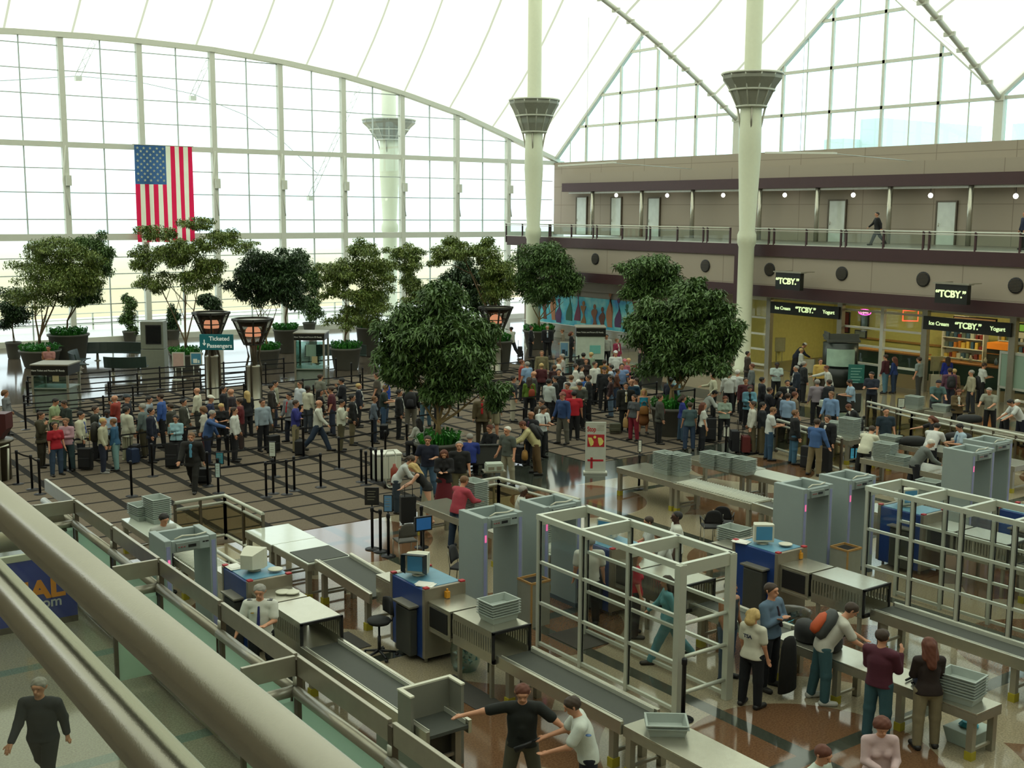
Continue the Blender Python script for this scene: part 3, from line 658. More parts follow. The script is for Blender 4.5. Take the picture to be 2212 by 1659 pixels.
# -- x-ray machines
teal_=pm('lid_blue','5f90a8',.4);ylw=yellow
def xray(x0,y0,label,col=bluep,W=.85,monitor='F'):
    e_=empty('xray_machine',(x0,y0,0),0,label,'x-ray machine','baggage x-ray machines')
    L=1.1;Ht=1.35
    MB().box(0,W,0,L,.08,Ht).build('housing',[col],e_,bev=.015)
    for y in (-.05,L-.03): MB().box(-.01,W+.01,y,y+.08,.1,Ht+.02).build('end_frame',pm('taupe_frame','8a8272',.4,.4),e_,bev=.01)
    MB().box(.04,W-.04,.06,L-.06,Ht,Ht+.015).build('lid',teal_,e_)
    for x in (.0,W-.1):
        for y in (-.05,L-.03): MB().box(x,x+.1,y-.005,y+.09,Ht+.02,Ht+.05).build('corner_cap',redp,e_,bev=.008)
    for x in (.08,W-.08):
        for y in (.05,L-.1): MB().lathe([(.03,0),(.03,.08)],8,c=(x,y,0)).build('foot',steel_d,e_)
    MB().box(-.16,0,.2,.7,.1,.95).prism([(-.16,.2),(0,.2),(0,.7),(-.16,.7)],.95,1.0).build('console_cabinet',pm('console_dark','3b3c38',.5),e_,bev=.02)
    MB().box(-.2,.02,.15,.75,1.0,1.03).build('keyboard_shelf',steel_d,e_)
    # tunnel
    b_=MB().box(.06,W-.04,-.75,-.05,.62,.68).box(.06,.09,-.75,-.05,.68,1.12).box(W-.07,W-.04,-.75,-.05,.68,1.12).box(.06,W-.04,-.75,-.05,1.12,1.16);b_.build('tunnel',steel,e_,bev=.006)
    MB().box(.1,W-.08,-.7,-.66,.7,1.1).build('lead_curtain',black,e_)
    MB().box(.05,.055,-.68,-.12,.72,1.08).build('tunnel_window',black,e_)
    # exit hood
    b_=MB().box(.08,.82,-2.02,-.82,.62,.67);b_.box(.08,.11,-2.02,-.82,.67,.8).box(.79,.82,-2.02,-.82,.67,.8).box(.08,.11,-2.02,-.82,1.05,1.15).box(.79,.82,-2.02,-.82,1.05,1.15)
    for k in range(18):
        y=-2.0+k*.068
        for x in (.08,.79): b_.box(x,x+.03,y,y+.035,.8,1.05)
    b_.box(.08,.82,-2.02,-.82,1.15,1.165);b_.build('exit_hood',steel,e_)
    MB().box(.06,.84,-2.04,-2.0,.64,.7).box(.06,.1,-2.04,-2.0,.66,1.17).box(.8,.84,-2.04,-2.0,.66,1.17).box(.06,.84,-2.04,-2.0,1.13,1.175).build('hood_trim',black,e_)
    for lx in (.14,.76):
        for ly in (-1.9,-.95): MB().box(lx-.03,lx+.03,ly-.03,ly+.03,0,.62).build('leg',steel_d,e_)
    # intake
    b_=MB().box(.06,W-.04,L+.05,L+.7,.62,.68).box(.06,.09,L+.05,L+.7,.68,1.12).box(W-.07,W-.04,L+.05,L+.7,.68,1.12).box(.06,W-.04,L+.05,L+.7,1.12,1.16);b_.build('intake',steel,e_,bev=.006)
    return e_
def monitor(x,y,z,rz,label,screen=True):
    e_=empty('crt_monitor',(x,y,z),rz,label,'monitor','boxy cream monitors on the x-ray machines')
    MB().taper(-.2,.2,-.02,.12,.06,.42,1).build('bezel',cream,e_,bev=.01)
    b_=MB();vs=[(-.2,.12,.06),(.2,.12,.06),(.2,.12,.42),(-.2,.12,.42),(-.12,.42,.1),(.12,.42,.1),(.12,.42,.36),(-.12,.42,.36)]
    b_.add(vs,[(4,5,6,7),(0,4,7,3),(1,2,6,5),(3,7,6,2),(0,1,5,4)]);b_.build('back_shell',cream,e_)
    MB().box(-.16,.16,-.028,-.02,.11,.38).build('screen',emat('screen_blue','3a6f88',.4) if screen else black,e_)
    MB().lathe([(.12,0),(.12,.02),(.05,.03),(.05,.07)],12,c=(0,.12,0)).build('stand',cream,e_);return e_
X1=xray(7.98,18.98,'blue x-ray machine beside the officer in white at left')
X2=xray(10.33,16.82,'blue x-ray machine beside the tall black stool')
X3=xray(14.62,16.8,'blue x-ray machine behind the nearer glass pen')
X4=xray(17.1,14.75,'blue x-ray machine behind the man with folded arms')
X5=xray(22.0,14.9,'x-ray machine seen through the right glass pen');X6=xray(24.0,13.2,'x-ray machine beyond the right glass pen near the edge')
monitor(8.45,19.6,1.37,PI*.72,'cream monitor on the left x-ray machine, seen from behind')
m_=monitor(10.6,17.5,1.37,PI*1.72,'cream monitor with black sun hood beside the stool')
b_=MB();b_.slab([(-.21,-.02,.42),(.21,-.02,.42),(.21,-.25,.46),(-.21,-.25,.46)],(0,0,.01)).slab([(-.21,-.02,.05),(-.21,-.02,.42),(-.21,-.25,.46),(-.21,-.25,.16)],(.01,0,0)).slab([(.2,-.02,.05),(.2,-.02,.42),(.2,-.25,.46),(.2,-.25,.16)],(.01,0,0));b_.build('sun_hood',black,m_)
monitor(17.35,15.3,1.37,PI*1.8,'cream monitor with blue picture behind the man with folded arms')
monitor(22.4,15.5,1.37,PI*1.9,'cream monitor seen above the right glass pen')
monitor(15.0,17.4,1.37,PI*1.6,'cream monitor on the machine behind the nearer glass pen')
def plates(x,y,z,label):
    tag(MB().lathe([(.05,0),(.13,.01),(.14,.03),(.13,.035),(.0,.04)],18,c=(0,0,0)).build('round_dish',cream,None,(x,y,z)),label,'dish','round white dishes on the x-ray machines')
plates(8.65,19.25,1.39,'upper round cream dish on the left x-ray machine');plates(8.5,18.6,1.165,'round cream dish on the left x-ray tunnel, upper of the stacked pair')
plates(8.62,18.5,1.165,'round white dish on the left x-ray tunnel, lower of the stacked pair');plates(17.65,15.0,1.39,'round cream dish beside the blue screen monitor')
for x,y,z,l in ((10.75,16.7,1.17,'small yellow bottle on the x-ray tunnel by the stool'),(17.75,14.7,1.17,'small orange yellow box on the x-ray tunnel behind the man with folded arms'),(15.1,16.7,1.17,'yellow box on the x-ray tunnel behind the nearer pen')):
    tag(MB().box(-.04,.04,-.04,.04,0,.12).lathe([(.02,0),(.02,.05)],8,c=(0,0,.12)).build('box',pm('amber','c98a1c',.5),None,(x,y,z),bev=.006),l,'box')
# papers & gloves on machines
for k,(x,y,z,l) in enumerate(((8.12,19.9,1.37,'white papers lying on the left x-ray machine'),(17.15,15.7,1.37,'white papers lying beside the blue screen monitor'),(10.5,17.0,1.37,'white papers on the x-ray machine by the stool'))):
    tag(MB().box(-.12,.12,-.16,.16,0,.008).box(-.08,.14,-.1,.2,.008,.014).build('papers',paper,None,(x,y,z),rz=.3*k),l,'paper')
# -- conveyors and tables
def conveyor(x0,x1,y0,y1,z,label,z2=None,legs_y=None):
    z2=z if z2 is None else z2
    e_=empty('belt_conveyor',(x0,y0,0),0,label,'conveyor','belt conveyors of the lanes');W,L=x1-x0,y1-y0
    MB().slab([(.03,0,z),(W-.03,0,z),(W-.03,L,z2),(.03,L,z2)],(0,0,-.05)).build('belt',rubber,e_)
    for x in (0,W): MB().bar((x,0,z-.03),(x,L,z2-.03),.06,.2).build('side_rail',steel,e_,bev=.006)
    for x,s_ in ((0,1),(W,-1)): MB().bar((x+s_*.05,0.05,z+.02),(x+s_*.05,L-.05,z2+.02),.015,.1).build('lip',alu,e_)
    for y in (legs_y or (.25,L-.25)):
        MB().box(.02,.12,y-.05,y+.05,0,z-.1).box(W-.12,W-.02,y-.05,y+.05,0,z-.1).box(.1,W-.1,y-.02,y+.02,.2,.25).build('leg_frame',steel_d,e_)
        MB().box(.0,.14,y-.06,y+.06,0,.14).build('tape_wrap',yellow,e_)
    return e_
def table(x0,x1,y0,y1,z,label,top=steel,nleg=2,roller=False,name='steel_table'):
    e_=empty(name,(x0,y0,0),0,label,'table','steel screening tables');W,L=x1-x0,y1-y0
    MB().box(0,W,0,L,z-.03,z).build('top',top,e_,bev=.006)
    b_=MB().box(0,W,0,.04,z-.16,z-.03).box(0,W,L-.04,L,z-.16,z-.03).box(0,.04,.04,L-.04,z-.16,z-.03).box(W-.04,W,.04,L-.04,z-.16,z-.03);b_.build('apron',steel_d,e_)
    for k in range(nleg):
        y=.1+(L-.2)*k/(nleg-1)
        for x in (.06,W-.06): MB().box(x-.05,x+.05,y-.05,y+.05,0,z-.1).build('leg',steel_d,e_)
        MB().box(.11,W-.11,y-.02,y+.02,.12,.16).build('stretcher',steel_d,e_)
        MB().box(0,.12,y-.06,y+.06,0,.13).build('tape_wrap',yellow,e_)
    if roller:
        b_=MB()
        for k in range(int(L/.09)): b_.tube([(.05,.05+k*.09,z+.012),(W-.05,.05+k*.09,z+.012)],.02,6)
        b_.build('rollers',alu,e_)
    return e_
wtop=pm('white_laminate','c9cfc2',.12,.1,.04)
conveyor(8.05,8.75,13.0,16.95,.72,'grey belt conveyor sloping away beside the low steel partition')
conveyor(10.48,11.18,11.72,14.78,.72,'grey belt conveyor leading out of the x-ray by the stool')
table(10.48,11.2,7.6,11.7,.74,'long shiny steel table at the bottom centre carrying one tray',roller=False,nleg=3)
conveyor(14.88,15.52,12.9,14.85,.72,'short belt conveyor behind the nearer glass pen')
table(14.9,15.55,9.0,12.85,.75,'steel table where travellers collect their bags at lower right',nleg=4)
conveyor(17.36,18.04,9.65,12.7,.72,'grey belt conveyor running toward the right edge')
table(17.36,18.04,6.5,9.6,.72,'steel table at the right edge after the belt',nleg=3)
conveyor(22.1,22.8,9.5,12.8,.72,'belt conveyor seen through the right glass pen');conveyor(24.1,24.8,8.,11.1,.72,'belt conveyor beyond the right glass pen')
# feed tables
table(10.12,11.18,22.7,24.1,.8,'white topped table at the start of the second lane',wtop);table(10.15,11.15,21.0,22.68,.8,'steel table with white and grey tops in the second lane',wtop,roller=False)
tag(MB().box(0,.9,0,.9,0,.012).build('rubber_mat',rubber,None,(10.2,21.05,.803)),'grey rubber mat on the second lane feed table','mat')
conveyor(10.3,11.1,18.65,20.95,.72,'sloping feed belt into the x-ray by the stool',.82)
table(8.15,9.05,24.4,26.6,.82,'white shiny table in front of the grey detector at left',wtop,nleg=2)
table(8.1,8.85,20.9,24.3,.78,'steel roller table feeding the left x-ray machine',roller=True,nleg=3)
table(14.6,15.4,18.7,20.6,.8,'white topped roller table behind the nearer glass pen',wtop,roller=True)
table(14.6,15.5,20.7,24.1,.8,'steel table where the man in the red shirt stands')
table(21.4,22.5,22.1,24.4,.8,'steel table with two tall tray stacks right of the stop board');table(21.35,22.2,19.3,22.05,.8,'steel roller table right of the stop board',roller=True,nleg=2)
table(23.9,24.8,21.9,24.3,.8,'steel table with a row of three tray stacks');table(23.9,24.7,19.2,21.85,.8,'steel table with pale top behind the detector pair',wtop)
conveyor(21.3,22.0,16.9,19.2,.72,'feed belt behind the detector pair',.8)
table(28.2,29.2,17.4,21.3,.8,'steel table with trays in front of the white haired man');table(30.9,31.9,18.0,24.,.8,'steel table where officers search bags',nleg=3)
table(35.2,36.1,18.,24.6,.8,'far steel table below the frosted notice board',nleg=3)
# -- low partitions (pens)
pgl=glassmat('bronze_glass','dcd8c6',.06)
def lowrail(pts,h,label,solid=True):
    e_=empty('low_partition',(pts[0][0],pts[0][1],0),0,label,'partition','low glass partitions with steel rails');o=Vector((pts[0][0],pts[0][1],0))
    P=[Vector((a,b_,0))-o for a,b_ in pts]
    MB().tube([p+Vector((0,0,h)) for p in P],.045,10).tube([p+Vector((0,0,h-.16)) for p in P],.035,8).tube([p+Vector((0,0,.12)) for p in P],.04,8).build('rail',alu,e_)
    for a,b_ in zip(P,P[1:]):
        n=max(2,int((b_-a).length/.8));d=(b_-a)
        for k in range(n+1):
            q=a+d*(k/n);MB().box(q.x-.03,q.x+.03,q.y-.03,q.y+.03,0,h-.02).build('post',bronze,e_)
        MB().slab([a+Vector((0,0,.18)),b_+Vector((0,0,.18)),b_+Vector((0,0,h-.2)),a+Vector((0,0,h-.2))],Vector((-d.y,d.x,0)).normalized()*.01).build('glass_pane',pgl,e_)
lowrail([(9.3,26.25),(10.55,26.3),(10.58,24.15)],1.1,'low railed glass partition in an L shape behind the left detector')
lowrail([(15.9,24.1),(17.1,24.1),(17.35,21.1)],1.1,'low railed partition beside the wooden chair')
lowrail([(29.8,25.9),(29.0,22.6)],1.1,'low railed partition behind the man in the white polo')
lowrail([(35.5,26.6),(34.8,24.2),(33.9,19.)],1.1,'low railed partition in front of the far search table')
lowrail([(9.3,21.9),(9.3,23.9)],.55,'very low rail beside the left roller table')
# -- frosted glass partition at left
pz=MB();XP=6.28
frg=frosted('frosted_green_glass','d2eadc',.5)
js=[25.65,23.4,21.0,18.53,15.9,13.35,10.9,8.6]
for i,(a,b_) in enumerate(zip(js,js[1:])):
    e_=empty('glass_partition',(XP,b_,0),0,'tall partition bay with pale green glass and steel top plate, %s from the near end'%ORD[len(js)-2-i],'partition','partition bays along the lanes');L=a-b_
    MB().box(-.03,.03,.06,L-.03,1.93,2.2).build('top_plate',steel_d,e_,bev=.008);MB().tube([(-.05,0,1.72),(-.05,L,1.72)],.075,14).build('tube_rail',steel_d,e_)
    MB().tube([(-.05,0,.12),(-.05,L,.12)],.075,14).build('base_rail',steel_d,e_)
    MB().box(-.04,.04,-.05,.05,0,2.15).build('post',bronze,e_);MB().box(-.035,.035,.14,.17,.25,1.6).build('glass_frame',bronze,e_)
    MB().box(-.012,.012,.12,L-.12,.25,1.58).build('glass_pane',frg,e_)
    MB().lathe([(.05,0),(.05,.12)],10,c=(-.02,0,1.8)).build('joint',alu,e_)
for i,y in enumerate((23.4,18.53,13.35)):
    e_=empty('glass_partition',(XP-.78,y,0),0,['short cross partition stub by the stool side','short cross partition stub in the middle of the glass bays','short cross partition stub near the big tube beam'][2-i],'partition','partition stubs')
    MB().box(0,.74,-.03,.03,1.93,2.2).build('top_plate',steel_d,e_,bev=.008);MB().tube([(0,0,1.72),(.74,0,1.72)],.075,14).build('tube_rail',steel_d,e_);MB().box(.02,.7,-.012,.012,.25,1.58).build('glass_pane',frg,e_);MB().box(-.03,.03,-.03,.03,0,1.9).build('post',bronze,e_)
# grey angled panel at bottom centre
e_=empty('privacy_screen',(7.95,13.6,0),0,'grey panel screen with folded edges standing at the end of the left belt','screen');gpl=pm('grey_panel','77776c',.5,0,.04)
MB().box(0,.05,-.3,.0,0,1.2).build('side_wing',gpl,e_);MB().box(0,.88,0,.05,0,1.2).build('panel',gpl,e_);MB().box(.83,.88,-.32,0,0,1.2).build('side_wing',gpl,e_)
MB().box(-.01,.06,-.31,.0,1.2,1.225).box(-.01,.89,0,.06,1.2,1.225).box(.82,.89,-.33,0,1.2,1.225).build('edge_trim',cream,e_)
tag(MB().tube([(7.2,12.9,1.2),(7.2,9.,1.2)],.05,10).box(7.18,7.22,9,12.9,0,1.18).build('low_wall',gpl),'low grey wall running off the bottom edge beside the grey panel screen','wall')
# big tube beam with fin
e_=empty('tube_beam',(0,23.6,1.5),0,'fat horizontal steel tube crossing above the blue banner','beam')
MB().tube([(-6,0,0),(6.1,0,0)],.2,24).build('tube',pm('tube_satin','a8a08a',.4,.6,.06,2),e_);MB().slab([(5.2,0,.15),(6.15,0,.15),(6.05,0,.55),(5.9,0,.62),(5.45,0,.66),(5.35,0,.5)],(0,.03,0)).build('fin_plate',steel_d,e_)
for x in (-2.,3.2,6.1): MB().box(x-.05,x+.05,-.05,.05,-1.5,-.1).build('support',bronze,e_)
# blue banner
e_=empty('banner_board',(6.,22.6,0),0,'dark blue advertising board with orange IAL and white .com lettering, lower left','sign')
MB().box(-7,0,-.03,.03,.12,1.36).build('blue_face',pm('banner_blue','1d3590',.5,0,.15,2),e_);MB().box(-7,0,-.05,.05,1.36,1.48).build('top_rail',alu,e_);MB().box(-7,0,-.04,.04,0,.12).build('base',bronze,e_)
bl_=atY(100,1288,22.55);bc_=atY(108,1315,22.55)
text('IAL','orange_lettering',.5,pm('banner_orange','d98a1a',.5),e_,Matrix.Translation((bl_.x-6,-.04,bl_.z))@Matrix.Rotation(PI/2,4,'X'),.006,bold=.02,sx=1.1)
text('.com','white_lettering',.28,pm('banner_white','b9bcc4',.5),e_,Matrix.Translation((bc_.x-6,-.04,bc_.z))@Matrix.Rotation(PI/2,4,'X'),.006,bold=.004)
MB().box(-3.6,-2.4,-.036,-.03,.3,.34).build('stripe',pm('banner_orange','d98a1a'),e_)
# wooden boxes / bins beside detectors
def bin_(x,y,label):
    e_=empty('collection_box',(x,y,0),0,label,'bin','grey boxes with wooden rims beside the detectors')
    MB().box(0,.45,0,.45,0,.86).build('body',pm('bin_grey','8d8d7f',.6),e_);b_=MB().box(-.01,.46,-.01,.02,.86,.9).box(-.01,.46,.43,.46,.86,.9).box(-.01,.02,.02,.43,.86,.9).box(.43,.46,.02,.43,.86,.9).box(-.01,.02,-.01,.02,0,.86);b_.build('rim',wood,e_);MB().box(.04,.41,.04,.41,.8,.865).build('opening',black,e_)
bin_(12.95,17.35-.2,'grey waist-high box with wooden rim between the two nearest detectors');bin_(19.75,15.1,'grey box with wooden rim between the detector pair in front of the right pen')
# trays: stacks
def tray_mesh():
    b_=MB();W,D,Ht=.21,.28,.13;t=.012
    def ring(k,z,ww,dd): return [(-ww,-dd,z),(ww,-dd,z),(ww,dd,z),(-ww,dd,z)]
    vs=ring(0,0,W*.84,D*.86)+ring(0,Ht,W,D)+ring(0,Ht,W+.018,D+.018)+ring(0,Ht-.014,W+.018,D+.018)+ring(0,Ht,W-.01,D-.01)+ring(0,.012,W*.84-.01,D*.86-.01)
    fs=[(3,2,1,0)]
    for a,c in ((0,1),(3,2),(2,4),(4,5)):
        for k in range(4): fs.append((a*4+k,a*4+(k+1)%4,c*4+(k+1)%4,c*4+k))
    fs.append((20,21,22,23));return b_.add(vs,fs).mesh('security_tray',greyp)
TM=tray_mesh()
def stack(x,y,z,n,rz,where,dz=.045):
    for k in range(n):
        o=bpy.data.objects.new('security_tray',TM);COL.objects.link(o);o.location=(x,y,z+k*dz);o.rotation_euler=(0,0,rz)
        q=n-1-k
        l=('topmost grey tray ' if q==0 else '%s grey tray down '%ORD[q])
        tag(o,l+where,'tray','security trays '+where)
stack(8.75,25.9,.82,11,.1,'in the tall stack behind the left detector');stack(8.55,26.35,.82,6,.1,'in the short stack behind the left detector')
stack(10.87,15.3,1.165,6,PI/2+.03,'in the stack on the x-ray hood by the stool')
p=at(1027,1105,.8);stack(p.x,p.y,.8,15,.1,'in the tall stack beside the red shirt man')
stack(15.05,19.6,.84,12,.0,'in the stack behind the nearest detector pair');stack(14.9,20.4,.8,8,.0,'in the low stack behind a detector')
stack(10.84,11.2,.74,2,.9,'on the long steel table at bottom centre')
for (px,py,n,lab) in ((1440,1017,11,'in the left tall stack by the stop board'),(1467,1020,11,'in the right tall stack by the stop board')):
    p=at(px,py,.8);stack(p.x,p.y,.8,n,0,lab)
for (px,py,n,lab) in ((1540,1005,8,'in the left stack of the row of three'),(1572,1011,8,'in the middle stack of the row of three'),(1608,1017,8,'in the right stack of the row of three')):
    p=at(px,py,.8);stack(p.x,p.y,.8,n,0,lab)
p=at(1590,1170,1.0);stack(p.x,p.y,.98,7,.1,'in the stack left of the blue screen monitor')
tag(table(p.x-.4,p.x+.4,p.y-.4,p.y+.45,.98,'dark stand under the tray stack left of the blue monitor',black,name='stand'),'dark stand under the tray stack left of the blue monitor','stand')
stack(15.2,9.45,.75,7,.15,'at the near end of the collection table')
for (px,py,n,lab) in ((1835,935,12,'in the tall stack behind the white polo man'),(1805,925,6,'in the small stack behind the black suit man'),(1913,985,10,'in the stack beside the bending man in white polo'),(1943,992,4,'in the low stack with bags on the far table'),(1975,870,8,'in the pale stack behind the low rail at right'),(2035,875,3,'in the low pile in front of the teal shirt man'),(1925,945,3,'in the pile in front of the dark polo man'),(2010,1055,6,'glimpsed through the right glass pen')):
    p=at(px,py,.8);stack(p.x,p.y,.8,n,.1,lab)
    if py<975 or px>1990: tag(table(p.x-.5,p.x+.5,p.y-.4,p.y+.4,.8,'steel side table holding trays '+lab,name='side_table'),'steel side table carrying trays '+lab.replace('in the ',''),'table')
# chairs & stool
def stool(x,y,rz,label):
    e_=empty('drafting_stool',(x,y,0),rz,label,'stool')
    b_=MB().lathe([(.05,.62),(.2,.64),(.23,.68),(.21,.71),(0,.715)],20,sy=.95);b_.build('seat',pm('black_fabric','1b1c1c',.9),e_)
    b_=MB();pts=[]
    for i in range(7):
        for j in range(5):
            u=(i-3)/3;v=(j-2)/2;pts.append((u*.2*(1-.12*abs(v)),.24-.05*u*u,.93+v*.15*(1-.15*u*u)))
    fs=[(i*5+j,i*5+j+1,(i+1)*5+j+1,(i+1)*5+j) for i in range(6) for j in range(4)]
    b_.add(pts,fs,0,True);o=b_.build('backrest',pm('black_fabric','1b1c1c'),e_);s_=o.modifiers.new('t','SOLIDIFY');s_.thickness=.05
    MB().tube([(0,.05,.64),(0,.25,.64),(0,.28,.72),(0,.26,.95)],.018,8).build('back_stem',black,e_)
    MB().lathe([(.03,.1),(.03,.4),(.02,.4),(.02,.64)],12).build('gas_column',black,e_)
    for k in range(5):
        t=2*PI*k/5;MB().tube([(0,0,.13),(.3*math.cos(t),.3*math.sin(t),.08)],[.03,.018],8).build('base_arm',black,e_)
        MB().lathe([(.03,-.02),(.035,0),(.03,.02)],10,c=(.31*math.cos(t),.31*math.sin(t),.04)).build('castor',black,e_)
    return e_
stool(9.85,17.55,-PI/2-.1,'tall black swivel stool with five-star base between the left belt and the x-ray')
def chair(x,y,rz,label,col,arms=False):
    e_=empty('stacking_chair',(x,y,0),rz,label,'chair')
    cm=pm('chair_'+col,col,.8);b_=MB().box(-.23,.23,-.22,.22,.43,.48);b_.build('seat',cm,e_,bev=.02)
    b_=MB();pts=[]
    for i in range(7):
        for j in range(6):
            u=(i-3)/3;v=j/5;pts.append((u*.22*(1-.25*v*v*abs(u)),.22+.06*v-.03*u*u,.56+v*.34*(1-.18*u*u)))
    b_.add(pts,[(i*6+j,i*6+j+1,(i+1)*6+j+1,(i+1)*6+j) for i in range(6) for j in range(5)],0,True);o=b_.build('backrest',cm,e_);s_=o.modifiers.new('t','SOLIDIFY');s_.thickness=.03
    for x in (-.22,.22):
        MB().tube([(x,-.22,0),(x,-.2,.44)],.013,6).build('leg',steel_d,e_);MB().tube([(x,.24,0),(x,.2,.44),(x,.25,.8)],.013,6).build('leg',steel_d,e_)
        if arms: MB().tube([(x,-.2,.44),(x*1.1,-.2,.65),(x*1.1,.2,.66),(x,.24,.62)],.015,6).build('armrest',black,e_)
    return e_
p=at(880,1210);chair(p.x,p.y,PI-.2,'grey stacking chair with steel legs beside the black sign posts','4c4a45')
p=at(1540,1170);chair(p.x,p.y,PI-.6,'black armchair beside the steel tables, left one of the pair','1e1e20',True)
p=at(1565,1160);chair(p.x,p.y,PI-.9,'black armchair beside the steel tables, right one of the pair','1e1e20',True)
p=at(1005,1270);chair(p.x,p.y,.6,'black chair hidden behind the nearest detector','1e1e20')
p=at(1132,1134);chair(p.x,p.y-.25,2.4,'brown wooden chair with the sitting man in white','5a3320',True)
# floor mats, bags of gloves
for x,y,w_,l_,lab in ((9.3,18.1,.7,.9,'grey rubber floor mat by the stool'),(10.0,14.6,.5,1.5,'dark floor mat behind the grey panel screen'),(13.0,15.7,.8,1.0,'dark floor mat inside the nearer glass pen')):
    tag(MB().box(0,w_,0,l_,.002,.012).build('floor_mat',pm('mat_dark','3a3833',.9),None,(x,y,0),bev=.003),lab,'mat')
bagm=glassmat('clear_bag_plastic','c9dcd8',.3,.25)
def trash(x,y,s,label,col='3aa0b8'):
    e_=empty('clear_bin_bag',(x,y,0),0,label,'bag');rn=random.Random(int(x*7))
    b_=MB();b_.lathe([(.02*s,0),(.17*s,.01),(.21*s,.12*s),(.22*s,.3*s),(.2*s,.42*s),(.23*s,.46*s)],18,caps=False);o=b_.build('bag_film',bagm,e_)
    b_=MB()
    for k in range(26):
        a=rn.random()*6.28;r=rn.random()*.15*s;z=.04+rn.random()*.32*s;v=Vector((r*math.cos(a),r*math.sin(a),z));d=[Vector((rn.uniform(-.06,.06),rn.uniform(-.06,.06),rn.uniform(-.04,.04))) for _ in range(3)]
        b_.add([v+d[0],v+d[1],v+d[2],v-d[0]],[(0,1,2),(0,2,3),(1,2,3)],k%2)
    b_.build('discarded_gloves',[pm('glove_'+col,col,.6),pm('glove_pale','a9c4c0',.6)],e_)
trash(10.8,16.2,1.2,'clear plastic bag of blue gloves under the x-ray tunnel by the stool');p=at(1745,1400);trash(p.x,p.y+.3,1.5,'clear plastic bag of blue gloves behind the man with folded arms')
p=at(2100,1590);e_=empty('plastic_tub',p,0,'pale plastic tub with blue gloves under the collection table','tub');MB().taper(-.3,.3,-.25,.25,0,.25,.8).build('tub',pm('tub_pale','a5b5ab',.4),e_,bev=.01);MB().lathe([(.02,.25),(.15,.27),(.1,.33),(.0,.34)],9,smooth=False).build('gloves',pm('glove_3aa0b8','3aa0b8'),e_)
# ================================================================ hall furniture
def mpp(p): return depth(p)/F
def off(base,bx,px,py,dy=0.):
    """world point at pixel (px,py), in the vertical plane through base that faces the camera"""
    d=ray(px,py);n=Vector((vx,vy,0));t=(Vector((base[0],base[1],0)).dot(n)+dy)/(Vector(d).dot(n));return Vector((d[0]*t,d[1]*t,H+d[2]*t))
VF=math.atan2(-vx,vy)     # rotation z of a thing whose +Y looks away from the camera
# flag
YF=YE-.66;fp=[atY(283,323,YF),atY(408,325,YF),atY(396,531,YF)]
x0,x1=fp[0].x,fp[1].x;zt_,zb_=fp[0].z,fp[2].z
e_=empty('national_flag',(x0,YF,zb_),0,'large stars and stripes flag hanging vertically on the window wall','flag')
b_=MB();NX,NZ=52,40;W_=x1-x0;Hh=zt_-zb_
def fw_(u,v): return (u*W_,.06*math.sin(u*22+v*3)*(1-v*.5),v*Hh)
P=[fw_(i/NX,j/NZ) for i in range(NX+1) for j in range(NZ+1)];FS=[];MI=[]
for i in range(NX):
    for j in range(NZ):
        FS.append((i*(NZ+1)+j,(i+1)*(NZ+1)+j,(i+1)*(NZ+1)+j+1,i*(NZ+1)+j+1))
        st=int((i+.5)/NX*13);mi=0 if st%2==0 else 1
        if i<28 and (j+.5)/NZ>.6: mi=2
        MI.append(mi)
b_.add(P,FS,0,True);b_.mi=MI
fm_=[frosted('flag_red','d2284e',.55),frosted('flag_white','e6ead2',.45),frosted('flag_blue','42658f',.5)]
o=b_.build('cloth',fm_,e_)
b_=MB()
for r in range(11):
    n=5 if r%2==0 else 4
    for c_ in range(n):
        u=(.05+.11*c_) if n==5 else (.105+.11*c_);v=.97-.033*r
        cx_,cy_,cz_=fw_(u,v);pts=[]
        for k in range(10):
            rr=.1 if k%2==0 else .04;t=PI/2+k*PI/5;pts.append((cx_+rr*math.cos(t),cy_-.02,cz_+rr*math.sin(t)))
        b_.slab(pts,(0,.01,0))
b_.build('stars',fm_[1],e_);MB().tube([(-.1,0,Hh+.02),(W_+.1,0,Hh+.02)],.03,6).build('hanging_rod',alu,e_)
# ---- belt stanchions
beltm=pm('black_belt_webbing','131315',.8)
def post_mesh():
    a=MB().lathe([(.035,.03),(.035,.9),(.045,.92),(.045,1.0),(.03,1.02)],10).mesh('post',blackm)
    b2=MB().lathe([(.17,0),(.175,.015),(.06,.03),(.035,.05)],14).mesh('base',blackm);return a,b2
PMs=post_mesh()
def belt_mesh(dx,dy,two):
    b_=MB()
    for z in ((.95,.5) if two else (.95,)): b_.slab([(0,0,z-.025),(dx*.5,dy*.5,z-.045),(dx,dy,z-.025),(dx,dy,z+.025),(dx*.5,dy*.5,z+.005),(0,0,z+.025)],(.004,.004,0))
    return b_.mesh('belt',beltm)
OBST=[(at(112,905),1.3),(at(670,850),1.4),(at(463,890),.8),(at(552,902),.8),(at(1070,815),.8),(at(948,1003),1.3),(at(1450,935),1.3),(at(1275,800),1.4)]+[(at(*a),.6) for a in ((578.5,1081),(735,1018),(658,994),(288,1083),(881,984),(42,1060),(73,1071),(90,1081))]
def blocked(x,y): return any((Vector((x,y,0))-Vector((o.x,o.y,0))).length<r for o,r in OBST)
def stanchion(x,y,label,to=None,two=True,group=None):
    e_=empty('belt_stanchion',(x,y,0),0,label,'stanchion',group)
    for n,me in (('post',PMs[0]),('base',PMs[1])):
        o=bpy.data.objects.new(n,me);COL.objects.link(o);o.parent=e_
    if to:
        o=bpy.data.objects.new('belt',belt_mesh(to[0]-x,to[1]-y,two));COL.objects.link(o);o.parent=e_
    return e_
